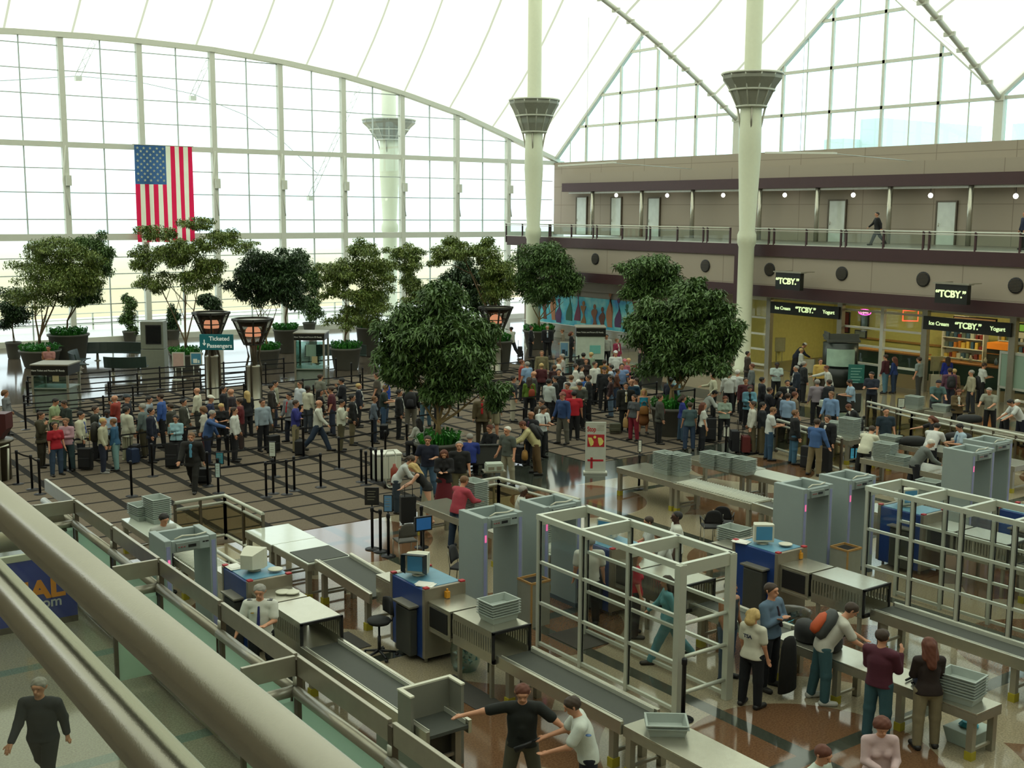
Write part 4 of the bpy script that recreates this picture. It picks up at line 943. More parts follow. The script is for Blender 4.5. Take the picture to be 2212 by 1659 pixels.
rows_=[(31.9,[9.9,12.3,14.4,16.5,18.2]),(34.0,[8.0,11.4,13.8,16.3,18.9]),(36.2,[9.6,12.2,14.8,17.4,20.2,23.]),(38.3,[9.8,12.4,15,17.6,20.4,23.4]),(40.3,[10.,12.6,15.2,17.8,20.6,23.6]),(42.2,[10.2,12.8,15.4,18.,20.8,23.8]),(44.0,[10.2,13.,16.1,18.6,21.2,23.9]),(45.8,[10.6,14.7,17.2,19.8,22.4,25.]),(47.6,[11.0,14.3,17.4,20.2,22.8,25.4]),(49.5,[11.6,13.7,16.1,18.9,22.,25.6]),(51.0,[12,15.4,17.6,20.6,23.6])]
for r,(y,xs_) in enumerate(rows_):
    for k,x in enumerate(xs_):
        to=(xs_[k+1],y) if k<len(xs_)-1 and not blocked(xs_[k+1],y) else None
        if blocked(x,y): continue
        stanchion(x,y,'black belt post, %s from the left in queue row %s from the front'%(ORD[k],ORD[r].replace('first','first')),to,True,'belt posts of the left queue maze')
rr_=[(33.,[24.5,27.2,30,33]),(35.2,[25,27.6,30.2,33.]),(37.4,[24.6,27.2,30,32.8]),(39.6,[25.,27.6,30.4,33.2]),(41.8,[26.,28.6,31.4,34]),(44,[28.,30.6,33.2,36]),(46.2,[29.,31.6,34.2,37])]
for r,(y,xs_) in enumerate(rr_):
    for k,x in enumerate(xs_):
        to=(xs_[k+1],y) if k<len(xs_)-1 and not blocked(xs_[k+1],y) else None
        if blocked(x,y): continue
        stanchion(x,y,'black belt post among the right crowd, %s from left in row %s'%(ORD[k],ORD[r]),to,True,'belt posts of the right queue maze')
fr=[((578.5,1081),'free standing black belt post, leftmost of the four by the empty carpet'),((593.7,1073.7),'black post with a white sign card, second of the four by the empty carpet'),((622.8,1075),'free standing black belt post, third of the four by the empty carpet'),((639,1067),'free standing black belt post, fourth by the empty carpet'),
 ((696,1058.5),'black belt post with round foot alone on the empty carpet'),((735,1018),'black belt post just behind the empty carpet'),((658,994),'black belt post behind the khaki trousers man'),((783.5,1046),'black belt post, first of the bunch beside the white cart'),((793.7,1052),'black belt post, second of the bunch beside the white cart'),((805,1042),'black belt post, third of the bunch beside the white cart'),((815,1046),'black belt post, fourth of the bunch beside the white cart'),((828,1046),'black belt post, fifth of the bunch beside the white cart'),
 ((809,1190),'black post carrying a black square sign, by the grey chair'),((826.6,1195),'plain black post between the two sign posts by the grey chair'),((844,1205),'black post carrying a narrow blue notice, by the grey chair'),((915,1185),'black belt post left of the barefoot woman table'),((42,1060),'black belt post beside the maroon stand at far left'),((73,1071),'black belt post next to the maroon stand, second from left'),((90,1081),'black belt post next to the maroon stand, third from left'),
 ((288,1083),'black belt post alone at the left edge of the front carpet'),((1383,1053),'black post with narrow white card right of the stop board'),((1569,978),'black post with white card in front of the mint blouse woman'),((1944,930),'tall black post with white card at the bend of the right rail'),((1847,988),'black post carrying a blue screen sign behind the suited man'),((475,1074),'black post carrying a teal sign beside the man in the dark suit'),((1484,1550),'black post standing at the near corner of the glass pen'),((881,984),'black belt post left of the big planter')]
FR=[at(*a) for a,_ in fr];links={4:(578.5,1081),5:(881,984),12:(826.6,1195),16:(73,1071),17:(90,1081)}
for i,((a,l),p) in enumerate(zip(fr,FR)):
    to=None
    if i in links: q=at(*links[i]);to=(q.x,q.y)
    stanchion(p.x,p.y,l,to,False)
def card(px,py,w,h,col,label,base,frame=black,txt=None,z0=1.0,glow_=False):
    p=at(*base);c=off(p,0,px,py,-.02);e_=empty('sign_card',(p.x,p.y,1.03),VF,label,'sign');hh=h*mpp(p);ww=w*mpp(p);zc=c.z-1.03
    MB().box(-ww/2-.02,ww/2+.02,-.02,.02,zc-hh/2-.02,zc+hh/2+.02).build('frame',frame,e_);MB().box(-ww/2,ww/2,-.024,-.02,zc-hh/2,zc+hh/2).build('face',emat('face_'+col,col,.5) if glow_ else pm('face_'+col,col,.5),e_)
    if zc-hh/2>.02: MB().box(-.015,.015,-.015,.015,0,zc-hh/2).build('stem',blackm,e_)
    b_=MB()
    for k in range(4): b_.box(-ww*.35,ww*(.3-.1*(k%2)),-.027,-.024,zc+hh*(.3-.17*k),zc+hh*(.3-.17*k)+.012)
    b_.build('print',steel_d,e_)
card(589,977,12,30,'c8cfc4','white notice card on the post by the empty carpet',(593.7,1073.7));card(809,1076,27,35,'1a1a1a','black square sign on the post by the grey chair',(809,1190));card(842,1091,16,34,'5c86ac','narrow blue and white notice by the grey chair',(844,1205))
card(480,998,14,23,'3f8ea0','teal notice on the post behind the suited man',(480,1073));card(467,1024,9,30,'b9d0cc','pale narrow notice on the post right of the suited man',(475,1074.5));card(1380,960,6,24,'d2d4c8','narrow white card on the post right of the stop board',(1383,1053));card(1571,927,12,20,'c9ccc0','white card on the post in front of the mint blouse woman',(1569,978));card(1948,860,13,18,'c3cabc','white card on the tall post at the right rail',(1944,930));card(1845,970,17,22,'48a4c0','blue lit screen sign behind the bending man in white polo',(1847,988),glow_=True)
p=at(920,1255);e_=empty('screen_sign',p,VF+.5,'small blue screen sign behind the black hooded monitor','sign');MB().box(-.2,.2,-.03,.03,1.1,1.42).box(-.02,.02,-.02,.02,0,1.1).build('frame',black,e_);MB().box(-.17,.17,-.035,-.03,1.13,1.39).build('screen',emat('screen_deep','24588c',.5),e_)
# ---- stop board
p=at(1288,1020);e_=empty('stop_board',p,VF-.02,'tall white Stop board with red panel and yellow shoe shapes','sign');u=mpp(p);bw=44*u;hh=1.6
MB().box(-bw/2,bw/2,-.03,.03,.05,hh).build('board',pm('board_white','b4b6aa',.5),e_,bev=.006);MB().box(-bw/2-.05,bw/2+.05,-.15,.15,0,.06).build('foot',alu,e_,bev=.006)
MB().box(-bw/2+.06,bw/2-.05,-.036,-.03,hh*.52,hh*.76).build('red_panel',redp,e_);text('Stop','lettering',.21,redp,e_,face((-.13,-.033,hh*.86),0),.004,bold=.005,sx=.7)
b_=MB()
for k in range(5): b_.box(.03,bw/2-.06,-.034,-.03,hh*(.94-.027*k),hh*(.94-.027*k)+.012)
b_.build('small_print',steel_d,e_)
ys_=pm('shoe_yellow','cfc56a',.5);b_=MB();b_.slab([(-.24,-.037,hh*.7),(-.13,-.037,hh*.7),(-.06,-.037,hh*.62),(-.08,-.037,hh*.56),(-.15,-.037,hh*.53),(-.2,-.037,hh*.6)],(0,-.006,0))
b_.slab([(.06,-.037,hh*.7),(.17,-.037,hh*.7),(.24,-.037,hh*.63),(.2,-.037,hh*.57),(.12,-.037,hh*.54),(.08,-.037,hh*.6)],(0,-.006,0)).slab([(-.03+.045*math.cos(t),-.037,hh*.71+.045*math.sin(t)) for t in [k*PI/4 for k in range(8)]],(0,-.006,0));b_.build('shoe_shapes',ys_,e_)
MB().box(-bw/2+.07,bw/2-.07,-.038,-.03,.38,.44).box(-bw/2+.16,-bw/2+.23,-.038,-.03,.16,.5).build('red_lines',redp,e_)
# ---- torchere lamps
gd=emat('lamp_dome_glow','ffb08a',2.6);mesh_=pm('lamp_basket_metal','3a3934',.5,.4)
basket=glassmat('lamp_basket_glass','a8a69e',.06)
def torch(px,pyb,pyt,pyb2,rt,label):
    p=at(px,pyb);u=mpp(p);zt_=off(p,0,px,pyt).z;zb2=off(p,0,px,pyb2).z;R=rt*u
    e_=empty('torchere_lamp',p,0,label,'lamp','tall torchere floor lamps')
    MB().lathe([(.34,0),(.34,.3),(.27,.35),(.27,zb2-.9),(.3,zb2-.85)],16).build('shaft',steel_d,e_)
    b_=MB()
    for k in range(4):
        t=PI/4+k*PI/2;b_.tube([(.3*math.cos(t),.3*math.sin(t),.3),(.3*math.cos(t),.3*math.sin(t),zb2-.85),(.2*math.cos(t),.2*math.sin(t),zb2-.5),(.3*math.cos(t),.3*math.sin(t),zb2)],.045,6)
    b_.lathe([(.08,zb2-.9),(.08,zb2+.2)],8);b_.build('tubes',bronze,e_)
    n=8;b_=MB()
    for k in range(n):
        t=2*PI*(k+.5)/n;b_.bar((.35*math.cos(t),.35*math.sin(t),zb2),(R*math.cos(t),R*math.sin(t),zt_),.07,.06)
        t2=2*PI*(k+1.5)/n
        b_.bar((R*math.cos(t),R*math.sin(t),zt_),(R*math.cos(t2),R*math.sin(t2),zt_),.1,.09);b_.bar((.35*math.cos(t),.35*math.sin(t),zb2),(.35*math.cos(t2),.35*math.sin(t2),zb2),.06,.06);m1=(R*.5+.18)
        b_.bar((m1*math.cos(t),m1*math.sin(t),(zb2+zt_)/2),(m1*math.cos(t2),m1*math.sin(t2),(zb2+zt_)/2),.04,.04)
    b_.build('basket_frame',mesh_,e_)
    b_=MB().lathe([(.33,zb2),(R*.98,zt_)],n,smooth=False,caps=False);o=b_.build('basket_glass',basket,e_);o.rotation_euler=(0,0,PI/n)
    b_=MB().lathe([(.3,-.12),(.3,0),(.27,.14),(.18,.25),(.02,.3)],16,c=(0,0,(zb2+zt_)/2-.05));b_.build('lamp_dome',gd,e_)
    MB().lathe([(.5,zt_-.25),(R*.9,zt_-.02),(.0,zt_)],n).build('top_reflector',pm('reflector','807c6c',.4,.5),e_);return e_
torch(463,890,684,731,38,'tall torchere lamp carrying the teal Ticketed Passengers sign');torch(552,902,697,750,42,'tall torchere lamp just right of the Ticketed Passengers sign');torch(1070,815,665,716,37,'tall torchere lamp behind the big central tree')
p=at(463,889);c=off(p,0,467,747,-.6);e_=empty('hanging_sign',c,VF,'teal Ticketed Passengers sign with white lettering and arrow','sign');u=mpp(c)
MB().box(-36*u,36*u,-.05,.05,-17*u,17*u).build('board',tealp,e_,bev=.01);MB().box(-37*u,-24*u,.0,.5,-15*u,15*u).build('side_board',tealp,e_)
wl=emat('sign_white','e6efe8',.35)
text('Ticketed','lettering',.23,wl,e_,face((.12,-.06,7.5*u),0),.006,bold=.004);text('Passengers','lettering',.23,wl,e_,face((.12,-.06,-8*u),0),.006,bold=.004)
MB().slab([(-.5,-.055,.1),(-.46,-.055,.1),(-.46,-.055,-.06),(-.42,-.055,-.02),(-.42,-.055,-.07),(-.48,-.055,-.14),(-.54,-.055,-.07),(-.54,-.055,-.02),(-.5,-.055,-.06)],(0,-.006,0)).build('arrow',wl,e_)
MB().tube([(0,.05,0),(0,.6,0)],.04,6).build('bracket',bronze,e_)
# ---- booths, kiosks
def fbox(pl,pr,yt,yb,base,dd=.6,dy=0.):
    p=at(*base);a=off(p,0,pl,yt,dy);b2=off(p,0,pr,yb,dy);return p,(a-b2).xy.length,a.z,b2.z
glb=glassmat('booth_green_glass','c4d8d0',.1)
def booth(pl,pr,yt,yh,yb,label,white_box=False,rz=0.,lite=False):
    p=at((pl+pr)/2,yb);a=off(p,0,pl,yt);b2=off(p,0,pr,yt);w_=(a-b2).length;ztp=a.z;zh=off(p,0,pl,yh).z
    e_=empty('check_booth',p,VF+rz,label,'booth');D=1.3
    MB().box(-w_/2,w_/2,0,D,zh,ztp).build('header',pm('booth_header','15150f',.4),e_,bev=.01);MB().box(-w_/2-.03,w_/2+.03,-.03,D+.03,ztp,ztp+.05).build('cap',steel_d,e_)
    text('Have Ticket and Picture ID Ready','lettering',w_*.066,pm('letter_white','c9cbbd',.5,emit='c9cbbd',es=.25),e_,face((-.05,-.01,(zh+ztp)/2),0),.003)
    if white_box: MB().box(-w_/2+.05,w_/2-.05,.05,D-.05,.6,zh).build('upper_box',pm('booth_white','b9c4b4',.5),e_);MB().box(-.05,w_/2-.25,.03,.05,.9,zh-.45).build('mint_panel',pm('mint','6fb3a8',.4),e_);MB().box(-w_/2,w_/2,0,D,0,.6).build('dark_base',pm('booth_dark','1a2a20',.4),e_)
    else:
        for x in (-w_/2+.04,w_/2-.04):
            for y in (.04,D-.04): MB().box(x-.04,x+.04,y-.04,y+.04,0,zh).build('post',steel_d,e_)
        MB().box(-w_/2+.08,w_/2-.08,.03,.05,.9,zh-.05).build('glass_screen',glb,e_);MB().box(-w_/2+.03,-w_/2+.05,.08,D-.08,.0,zh-.05).build('glass_screen',glb,e_);MB().box(-w_/2+.08,w_/2-.08,.1,D-.2,0,.95).box(-w_/2,w_/2,.0,D-.1,.95,1.0).build('desk',pm('desk_green','7f8a80',.3),e_)
        MB().box(.1,.35,.02,.03,1.25,1.55).build('paper_notice',pm('tan_card','a59a72',.8),e_)
booth(72,152,803,824,905,'glass check booth with black header where the man in pink stands');booth(637,703,727,741,850,'check booth with black header, dark green desk and white notice',rz=.0)
booth(1243,1307,707,725,800,'check booth with black header and white body in front of the mural',True)
p=at(330,805);a=off(p,0,306,705);e_=empty('video_kiosk',p,VF+.05,'grey video kiosk with dark screen near the windows','kiosk');kz=a.z;u=mpp(p);kw=50*u
MB().box(-kw/2,kw/2,0,.9,.0,kz*.4).box(-kw/2+.02,kw/2-.02,0.02,.88,kz*.41,kz).build('cabinet',pm('kiosk_grey','7e8274',.5),e_,bev=.02);MB().box(-kw*.22,kw*.36,-.02,.02,kz*.55,kz*.9).build('screen',pm('kiosk_screen','15181a',.1),e_);MB().box(-kw*.26,kw*.4,-.01,.01,kz*.52,kz*.93).build('bezel',black,e_)
# ticket posters on easels
def easel(px,pyt,pyb_sign,pyb,w_,col,label,fr_=alu,pic=None):
    p=at(px,pyb);u=mpp(p);a=off(p,0,px,pyt).z;b2=off(p,0,px,pyb_sign).z;e_=empty('poster_stand',p,VF,label,'sign');ww=w_*u
    MB().box(-ww/2,ww/2,-.03,.03,b2,a).build('frame',fr_,e_);MB().box(-ww/2+.05,ww/2-.05,-.04,-.03,b2+.05,a-.05).build('poster',pm('poster_'+col,col,.5,0,.2,4),e_)
    MB().tube([(-ww*.25,0,0),(-ww*.25,0,b2)],.02,6).tube([(ww*.25,0,0),(ww*.25,0,b2)],.02,6).box(-ww/2,ww/2,-.15,.15,0,.03).build('stand',fr_,e_)
    if pic: MB().box(-ww*.25,ww*.1,-.046,-.04,b2+.1,b2+(a-b2)*.5).box(ww*.15,ww*.3,-.046,-.04,b2+.1,b2+(a-b2)*.4).build('figures',pm('poster_fig_'+pic,pic,.6),e_)
easel(387,770,803,830,27,'b79a90','pink framed poster stand left of the lamp');easel(425,770,797,822,25,'3f7f9a','blue framed poster stand left of the lamp',pic='d8dcd0');easel(1218,737,770,790,20,'6f98b4','blue white poster stand beside the woman in black blazer',pic='22303c')
easel(1682,722,752,775,24,'a3a487','menu sign on two legs at the shop entrance, left one',fr_=pm('sign_beige','98997c'));easel(2021,758,790,815,26,'97987a','menu sign at the shop entrance, right one',fr_=pm('sign_beige','98997c'))
for (px,yt,yb,l) in ((1743,768,800,'white blank board standing by the shop counter'),(2023,797,830,'white blank board standing behind the teal shirt man')):
    p=at(px,yb);zt_=off(p,0,px,yt).z;e_=empty('white_board',p,VF,l,'board');MB().box(-.33,.33,-.02,.02,.05,zt_).build('panel',pm('board_cream','d2d4c2',.5),e_,bev=.01);MB().box(-.36,-.33,-.1,.1,0,zt_).box(.33,.36,-.1,.1,0,zt_).build('side_frame',steel_d,e_)
p=at(672,798);zt_=off(p,0,672,750).z;e_=empty('white_notice',(p.x,p.y,0),VF,'white notice on a stand over the dark green desk','sign');MB().box(-.26,.26,-.02,.02,zt_-.6,zt_).build('panel',paper,e_);MB().box(-.03,.03,-.03,.03,0,zt_-.6).build('stand',alu,e_)
# round info kiosk, teal poster
p=at(1812,822);e_=empty('round_kiosk',p,VF,'round dark kiosk with pale mint display and slanted top','kiosk');u=mpp(p)
MB().lathe([(1.0,0),(1.0,.8),(.92,.85)],24).build('base',pm('kiosk_dark','1c221f',.4),e_);MB().lathe([(.8,.85),(.8,2.0)],24).build('drum',pm('kiosk_mid','2b332e',.4),e_)
vs=[(.83*math.cos(t),.83*math.sin(t),z) for z in (.95,1.75) for t in [PI*1.15+k*PI*.55/8 for k in range(9)]];MB().add(vs,[(k,k+1,k+10,k+9) for k in range(8)],0,True).build('display',pm('mint_display','9db8a6',.4,0,.3,3),e_)
MB().slab([(-.75,-.6,2.05),(.75,-.6,2.05),(.75,.4,2.25),(-.75,.4,2.25)],(0,0,.1)).box(-.7,.7,-.5,-.45,2.1,2.45).box(-.7,-.65,-.5,.4,2.1,2.5).build('slanted_top',pm('kiosk_top','4a4d47',.5),e_)
p=at(1848,832);zt_=off(p,0,1848,778).z;e_=empty('teal_poster',p,VF-.1,'teal poster board standing against the round kiosk','sign');MB().box(-.36,.36,-.02,.02,.3,zt_).build('panel',pm('poster_teal','2a6a62',.4),e_,bev=.01);b_=MB()
for k in range(7): b_.box(-.25,.25-.07*(k%3),-.024,-.02,zt_-.2-.13*k,zt_-.2-.13*k+.03)
b_.build('lettering',pm('poster_text','8fc0b4'),e_);MB().box(-.3,.3,-.12,.12,0,.3).build('foot',black,e_)
# frosted notice screen at right
p=at(2156,855);q=at(2230,868)
e_=empty('frosted_screen',p,math.atan2(q.y-p.y,q.x-p.x),'large frosted glass screen with white frame at the right edge','screen');zt_=2.1
MB().box(-.05,2.6,-.04,.04,zt_,zt_+.12).box(-.05,.05,-.04,.04,0,zt_).box(-.05,2.6,-.04,.04,.62,.72).build('frame',alu,e_);MB().box(.05,2.6,-.01,.01,.72,zt_).build('glass',pm('frosted_mint','8fa894',.4,0,.08,1),e_)
# maroon stand far left
p=at(-10,1050);e_=empty('maroon_stand',p,VF,'maroon and dark column stand cut off at the far left edge','kiosk')
b_=MB();b_.slab([(-.5,-.2,1.2),(.25,-.2,1.2),(.52,-.2,1.55),(.52,-.2,2.0),(-.5,-.2,2.0)],(0,.5,0));b_.build('maroon_head',pm('stand_maroon','4a1d1c',.5),e_);MB().lathe([(.5,0),(.5,1.1),(.6,1.15),(.6,1.2),(.05,1.22)],24).build('drum',pm('stand_bronze','4b4334',.35,.4),e_)
MB().tube([(.38,-.42,.05),(.4,-.44,1.05),(.6,-.25,1.1)],.03,6).tube([(.55,-.3,.05),(.6,-.3,1.0)],.03,6).build('white_trim',cream,e_)
# benches
bw_=pm('bench_dark_green','20322c',.35)
def bench(px,py,ln,rz,label,curve=.35):
    p=at(px,py);e_=empty('curved_bench',p,rz,label,'bench','dark curved benches by the windows');n=10
    P_=[(-ln/2+ln*k/n,curve*(1-(2*k/n-1)**2)) for k in range(n+1)];b_=MB()
    vs=[];
    for x,y in P_: vs+= [(x,y,.42),(x,y+.12,.95),(x,y+.17,.95),(x,y+.07,.42)]
    b_.add(vs,[(i*4+a,(i+1)*4+a,(i+1)*4+(a+1)%4,i*4+(a+1)%4) for i in range(n) for a in range(4)]+[(0,1,2,3),(n*4+3,n*4+2,n*4+1,n*4)],0).build('backrest',bw_,e_)
    vs=[];b_=MB()
    for x,y in P_: vs+= [(x,y-.5,.42),(x,y+.05,.4),(x,y+.05,.46),(x,y-.5,.46)]
    b_.add(vs,[(i*4+a,(i+1)*4+a,(i+1)*4+(a+1)%4,i*4+(a+1)%4) for i in range(n) for a in range(4)]+[(0,1,2,3),(n*4+3,n*4+2,n*4+1,n*4)],0).build('seat',bw_,e_)
    for x in (-ln*.3,ln*.3): MB().lathe([(.2,0),(.08,.05),(.06,.4)],10,c=(x,curve*.6-.2,0)).build('pedestal',steel_d,e_)
bench(258,790,3.9,VF,'long dark curved bench below the small columnar plant');bench(172,812,2.6,VF+PI*.6,'dark curved bench seen end-on near the pots');bench(272,822,2.0,VF+PI+.1,'short dark bench seen from behind beside the grey kiosk');bench(725,790,3.2,VF+.1,'dark curved bench below the feathery trees',.5)
p=at(1045,1035);e_=empty('perforated_bench',p,VF+.15,'dark perforated bench back where people sit putting on shoes','bench');MB().box(-.8,.8,0,.06,.45,1.0).box(-.8,.8,-.05,.05,1.0,1.05).build('backrest',pm('perforated_dark','393b38',.6,0,.3,40),e_,bev=.01);MB().box(-.8,.8,.06,.6,.4,.46).build('seat',pm('seat_dark','2a2b2a'),e_);
for x in(-.7,.7): MB().box(x-.04,x+.04,0,.55,0,.4).build('leg',steel_d,e_)
p=at(1832,905);e_=empty('perforated_bench',p,VF+.1,'dark perforated board beside the light blue shirt man at right','bench');MB().box(-.5,.5,0,.06,.45,1.15).build('backrest',pm('perforated_dark','393b38'),e_,bev=.01);MB().box(-.5,.5,.06,.5,.4,.46).build('seat',pm('seat_dark','2a2b2a'),e_);MB().box(-.45,-.38,0,.5,0,.4).box(.38,.45,0,.5,0,.4).build('leg',steel_d,e_)
def device(px,py,label,z=.95):
    p=at(px,py);e_=empty('swab_device',p,VF+.2,label,'device');MB().box(-.3,.3,-.2,.2,z,z+.03).tube([(0,0,0),(0,0,z)],.03,8).lathe([(.25,0),(.25,.03),(.04,.05)],12).build('stand',steel_d,e_);MB().box(-.24,.24,-.16,.16,z+.03,z+.2).taper(-.22,.22,-.15,.15,z+.2,z+.24,1.05).build('casing',pm('device_pale','a7b0a2',.5),e_,bev=.015);MB().box(-.18,-.02,-.165,-.16,z+.07,z+.15).box(.05,.18,-.165,-.16,z+.06,z+.16).build('panel',steel_d,e_)
device(1070,1092,'pale box device on a stand in front of the perforated bench');device(1785,925,'pale box device on a stand at right between the perforated board and the trays')
# white cart and hand truck
p=at(848,1058);e_=empty('white_cabinet',at(842,1040),VF+.35,'white low cabinet behind the hand truck','cabinet');MB().box(-.4,.4,0,.6,0,.75).build('body',pm('cabinet_white','a9aea0',.5),e_,bev=.015);MB().box(-.42,.42,-.02,.62,.75,.79).build('lid',white,e_);MB().box(-.38,-.01,-.015,0,.05,.7).box(.01,.38,-.015,0,.05,.7).build('door',cream,e_)
e_=empty('hand_truck',p,VF+.4,'steel hand truck with a red bottle standing by the white cabinet','hand truck')
MB().tube([(-.15,0,.1),(-.15,.05,1.0),(-.1,.06,1.1),(.1,.06,1.1),(.15,.05,1.0),(.15,0,.1),(-.15,0,.1)],.018,6,cap=False).tube([(-.15,0,.1),(-.15,-.3,.1),(.15,-.3,.1),(.15,0,.1)],.018,6).build('frame',alu,e_);
for x in(-.2,.2): o=MB();o.T=Matrix.Translation((x,.02,.12))@Matrix.Rotation(PI/2,4,'Y');o.lathe([(.12,-.02),(.12,.02)],14).build('wheel',black,e_)
tag(MB().lathe([(.11,.0),(.11,.45),(.05,.52),(.04,.6)],14).build('gas_bottle',[pm('bottle_red','8c3a26',.5)],None,p+Vector((.05,-.1,.13)),rz=0),'red brown gas bottle with yellow label standing on the hand truck','bottle')
# ---- planters and trees
potm=pm('planter_grey','57564e',.7,0,.1,3)
bark=pm('tree_bark','6d5a42',.9,0,.2,12);bark2=pm('pale_bark','8c7650',.8,0,.2,12)
def leafm(name,c1_,c2_):
    m=bpy.data.materials.new(name);m.use_nodes=True;nt=m.node_tree;b=nt.nodes['Principled BSDF'];oi=nt.nodes.new('ShaderNodeTexCoord');nz=nt.nodes.new('ShaderNodeTexNoise');nz.inputs['Scale'].default_value=3.;nz.inputs['Detail'].default_value=3;nt.links.new(oi.outputs['Object'],nz.inputs[0])
    rp=nt.nodes.new('ShaderNodeValToRGB');rp.color_ramp.elements[0].position=.35;rp.color_ramp.elements[1].position=.65;rp.color_ramp.elements[0].color=lin(c1_)+[1];rp.color_ramp.elements[1].color=lin(c2_)+[1];nt.links.new(nz.outputs['Fac'],rp.inputs[0]);nt.links.new(rp.outputs[0],b.inputs['Base Color'])
    b.inputs['Roughness'].default_value=.45;b.inputs['Transmission Weight'].default_value=0;return m
LA=leafm('ficus_leaves','35501f','628044');LB=leafm('feathery_leaves','4c6322','7d8c42');LG=leafm('groundcover_leaves','1f5a1c','3c8a2c');LC=leafm('dark_leaves','253c1f','3f5a30')
def leaves(rn,centers,n,ll,lw,droop,flat=1.):
    sub=[]
    for (c,a_,b2_) in centers:
        m_=min(a_,b2_);kk=max(5,int(a_*b2_*16))
        for _ in range(min(kk,34)):
            d=Vector((rn.gauss(0,1),rn.gauss(0,1),rn.gauss(0,1))).normalized();q=rn.uniform(.45,1.0);r0=rn.uniform(.24,.42)
            sub.append((c+Vector((d.x*a_*q,d.y*a_*q*.85,d.z*b2_*q)),r0*(a_+m_)*.5+.08,r0*(b2_+m_)*.5*.75+.05))
    centers=[(c,a_*.75,b2_*.75) for c,a_,b2_ in centers]+sub
    b_=MB();vs=[];fs=[];tot=sum(c[1]*c[2] for c in centers)
    for (c,rx_,rz_2) in centers:
        k=int(n*rx_*rz_2/tot)
        for _ in range(k):
            while 1:
                d=Vector((rn.gauss(0,1),rn.gauss(0,1),rn.gauss(0,1)));
                if d.length>.1: break
            d.normalize();r=rn.random()**.4*(1+.18*rn.gauss(0,1)*.5)
            p=c+Vector((d.x*rx_*r,d.y*rx_*r*.85,d.z*rz_2*r))
            a=rn.random()*2*PI;tilt=-droop*rn.random()+.3*(rn.random()-.3)
            u=Vector((math.cos(a)*math.cos(tilt),math.sin(a)*math.cos(tilt),math.sin(tilt)));v=u.cross(Vector((0,0,1)));
            if v.length<.1: v=Vector((1,0,0))
            v=v.normalized();v=(v+Vector((0,0,rn.uniform(-.6,.6)))).normalized()
            L=ll*rn.uniform(.7,1.3);W=lw*rn.uniform(.8,1.2);q=len(vs)
            vs+=[p,p+u*L*.45+v*W+Vector((0,0,.02)),p+u*L+Vector((0,0,-L*.15)),p+u*L*.45-v*W];fs.append((q,q+1,q+2,q+3))
    b_.add(vs,fs,0,False);me=b_.mesh('foliage',LA);return me
def potplant(base,rpx,ptop,label,blobs,n,ll=.16,lw=.028,droop=1.1,mat=LA,trunks=(),brk=bark,under=True,seed=1,dz=0.,cat='tree',name='potted_tree',tr=.05):
    rn=random.Random(seed);p=at(*base);u=mpp(p);hp=max(.3,off(p,0,base[0],ptop).z);R=rpx*u
    e_=empty(name,p,0,label,cat,None)
    MB().lathe([(R*.72,0),(R*.78,.05),(R*.97,hp-.12),(R*1.03,hp-.1),(R*1.05,hp),(R*.93,hp),(R*.9,hp-.08)],28,caps=False).build('planter',potm,e_);MB().lathe([(R*.9,hp-.1),(0.01,hp-.06)],16).build('soil',pm('potting_soil','2b2118',.95),e_)
    cs=[]
    for (bx,by,rx_,ry_) in blobs:
        c=off(p,0,bx,by,dz)-p;cs.append((c,rx_*u,ry_*u))
    if cs:
        me=leaves(rn,[(c,a*1.06,b2*1.06) for c,a,b2 in cs],int(n*1.7),ll,lw*1.05,droop);me.materials.clear();me.materials.append(mat);o=bpy.data.objects.new('foliage',me);COL.objects.link(o);o.parent=e_
        # stems reach into the clumps
        b_=MB();tops=trunks or [(b2[0],b2[1]) for b2 in blobs[:5]]
        j=Vector((0,0,hp+.1))
        for i,(tx,ty) in enumerate(tops):
            t=off(p,0,tx,ty,dz)-p;m=j.lerp(t,.5)+Vector((rn.uniform(-.12,.12),rn.uniform(-.12,.12),.1));s0=Vector((rn.uniform(-.1,.1),rn.uniform(-.1,.1),hp-.1))
            b_.tube([s0,j+s0*.2+Vector((0,0,.3)),m,t],[tr,tr*.85,tr*.6,tr*.2],6)
            for q in range(3):
                c=cs[(i+q)%len(cs)][0];b_.tube([m.lerp(t,.3*q),m.lerp(t,.3*q).lerp(c,.8)],[tr*.35,tr*.1],5)
        b_.build('trunk',brk,e_)
    if under:
        b_=MB();vs=[];fs=[]
        for k in range(int(150+R*180)):
            a=rn.random()*2*PI;r=R*.92*math.sqrt(rn.random());q=len(vs);o0=Vector((r*math.cos(a),r*math.sin(a),hp-.06));out=Vector((math.cos(a),math.sin(a),0))*rn.uniform(.05,.22);h_=rn.uniform(.18,.42);s_=Vector((-math.sin(a),math.cos(a),0))*.035
            vs+=[o0-s_*.4,o0+s_*.4,o0+out*.5+s_+Vector((0,0,h_)),o0+out*1.3+Vector((0,0,h_*.85)),o0+out*.5-s_+Vector((0,0,h_))];fs.append((q,q+1,q+2,q+3,q+4))
        b_.add(vs,fs);b_.build('undergrowth',LG,e_)
    return e_
potplant((948,1003),50,955,'big ficus tree in a round planter in the middle of the hall',[(945,665,72,50),(880,712,62,58),(1008,712,62,58),(945,752,105,72),(868,800,50,48),(1010,800,55,55),(945,842,60,35),(1068,845,36,34),(955,625,52,26),(840,745,30,40),(1045,745,30,45)],24000,.2,.032,trunks=[(905,860),(945,840),(985,850),(960,800),(1040,850)],brk=bark2,seed=3,tr=.07)
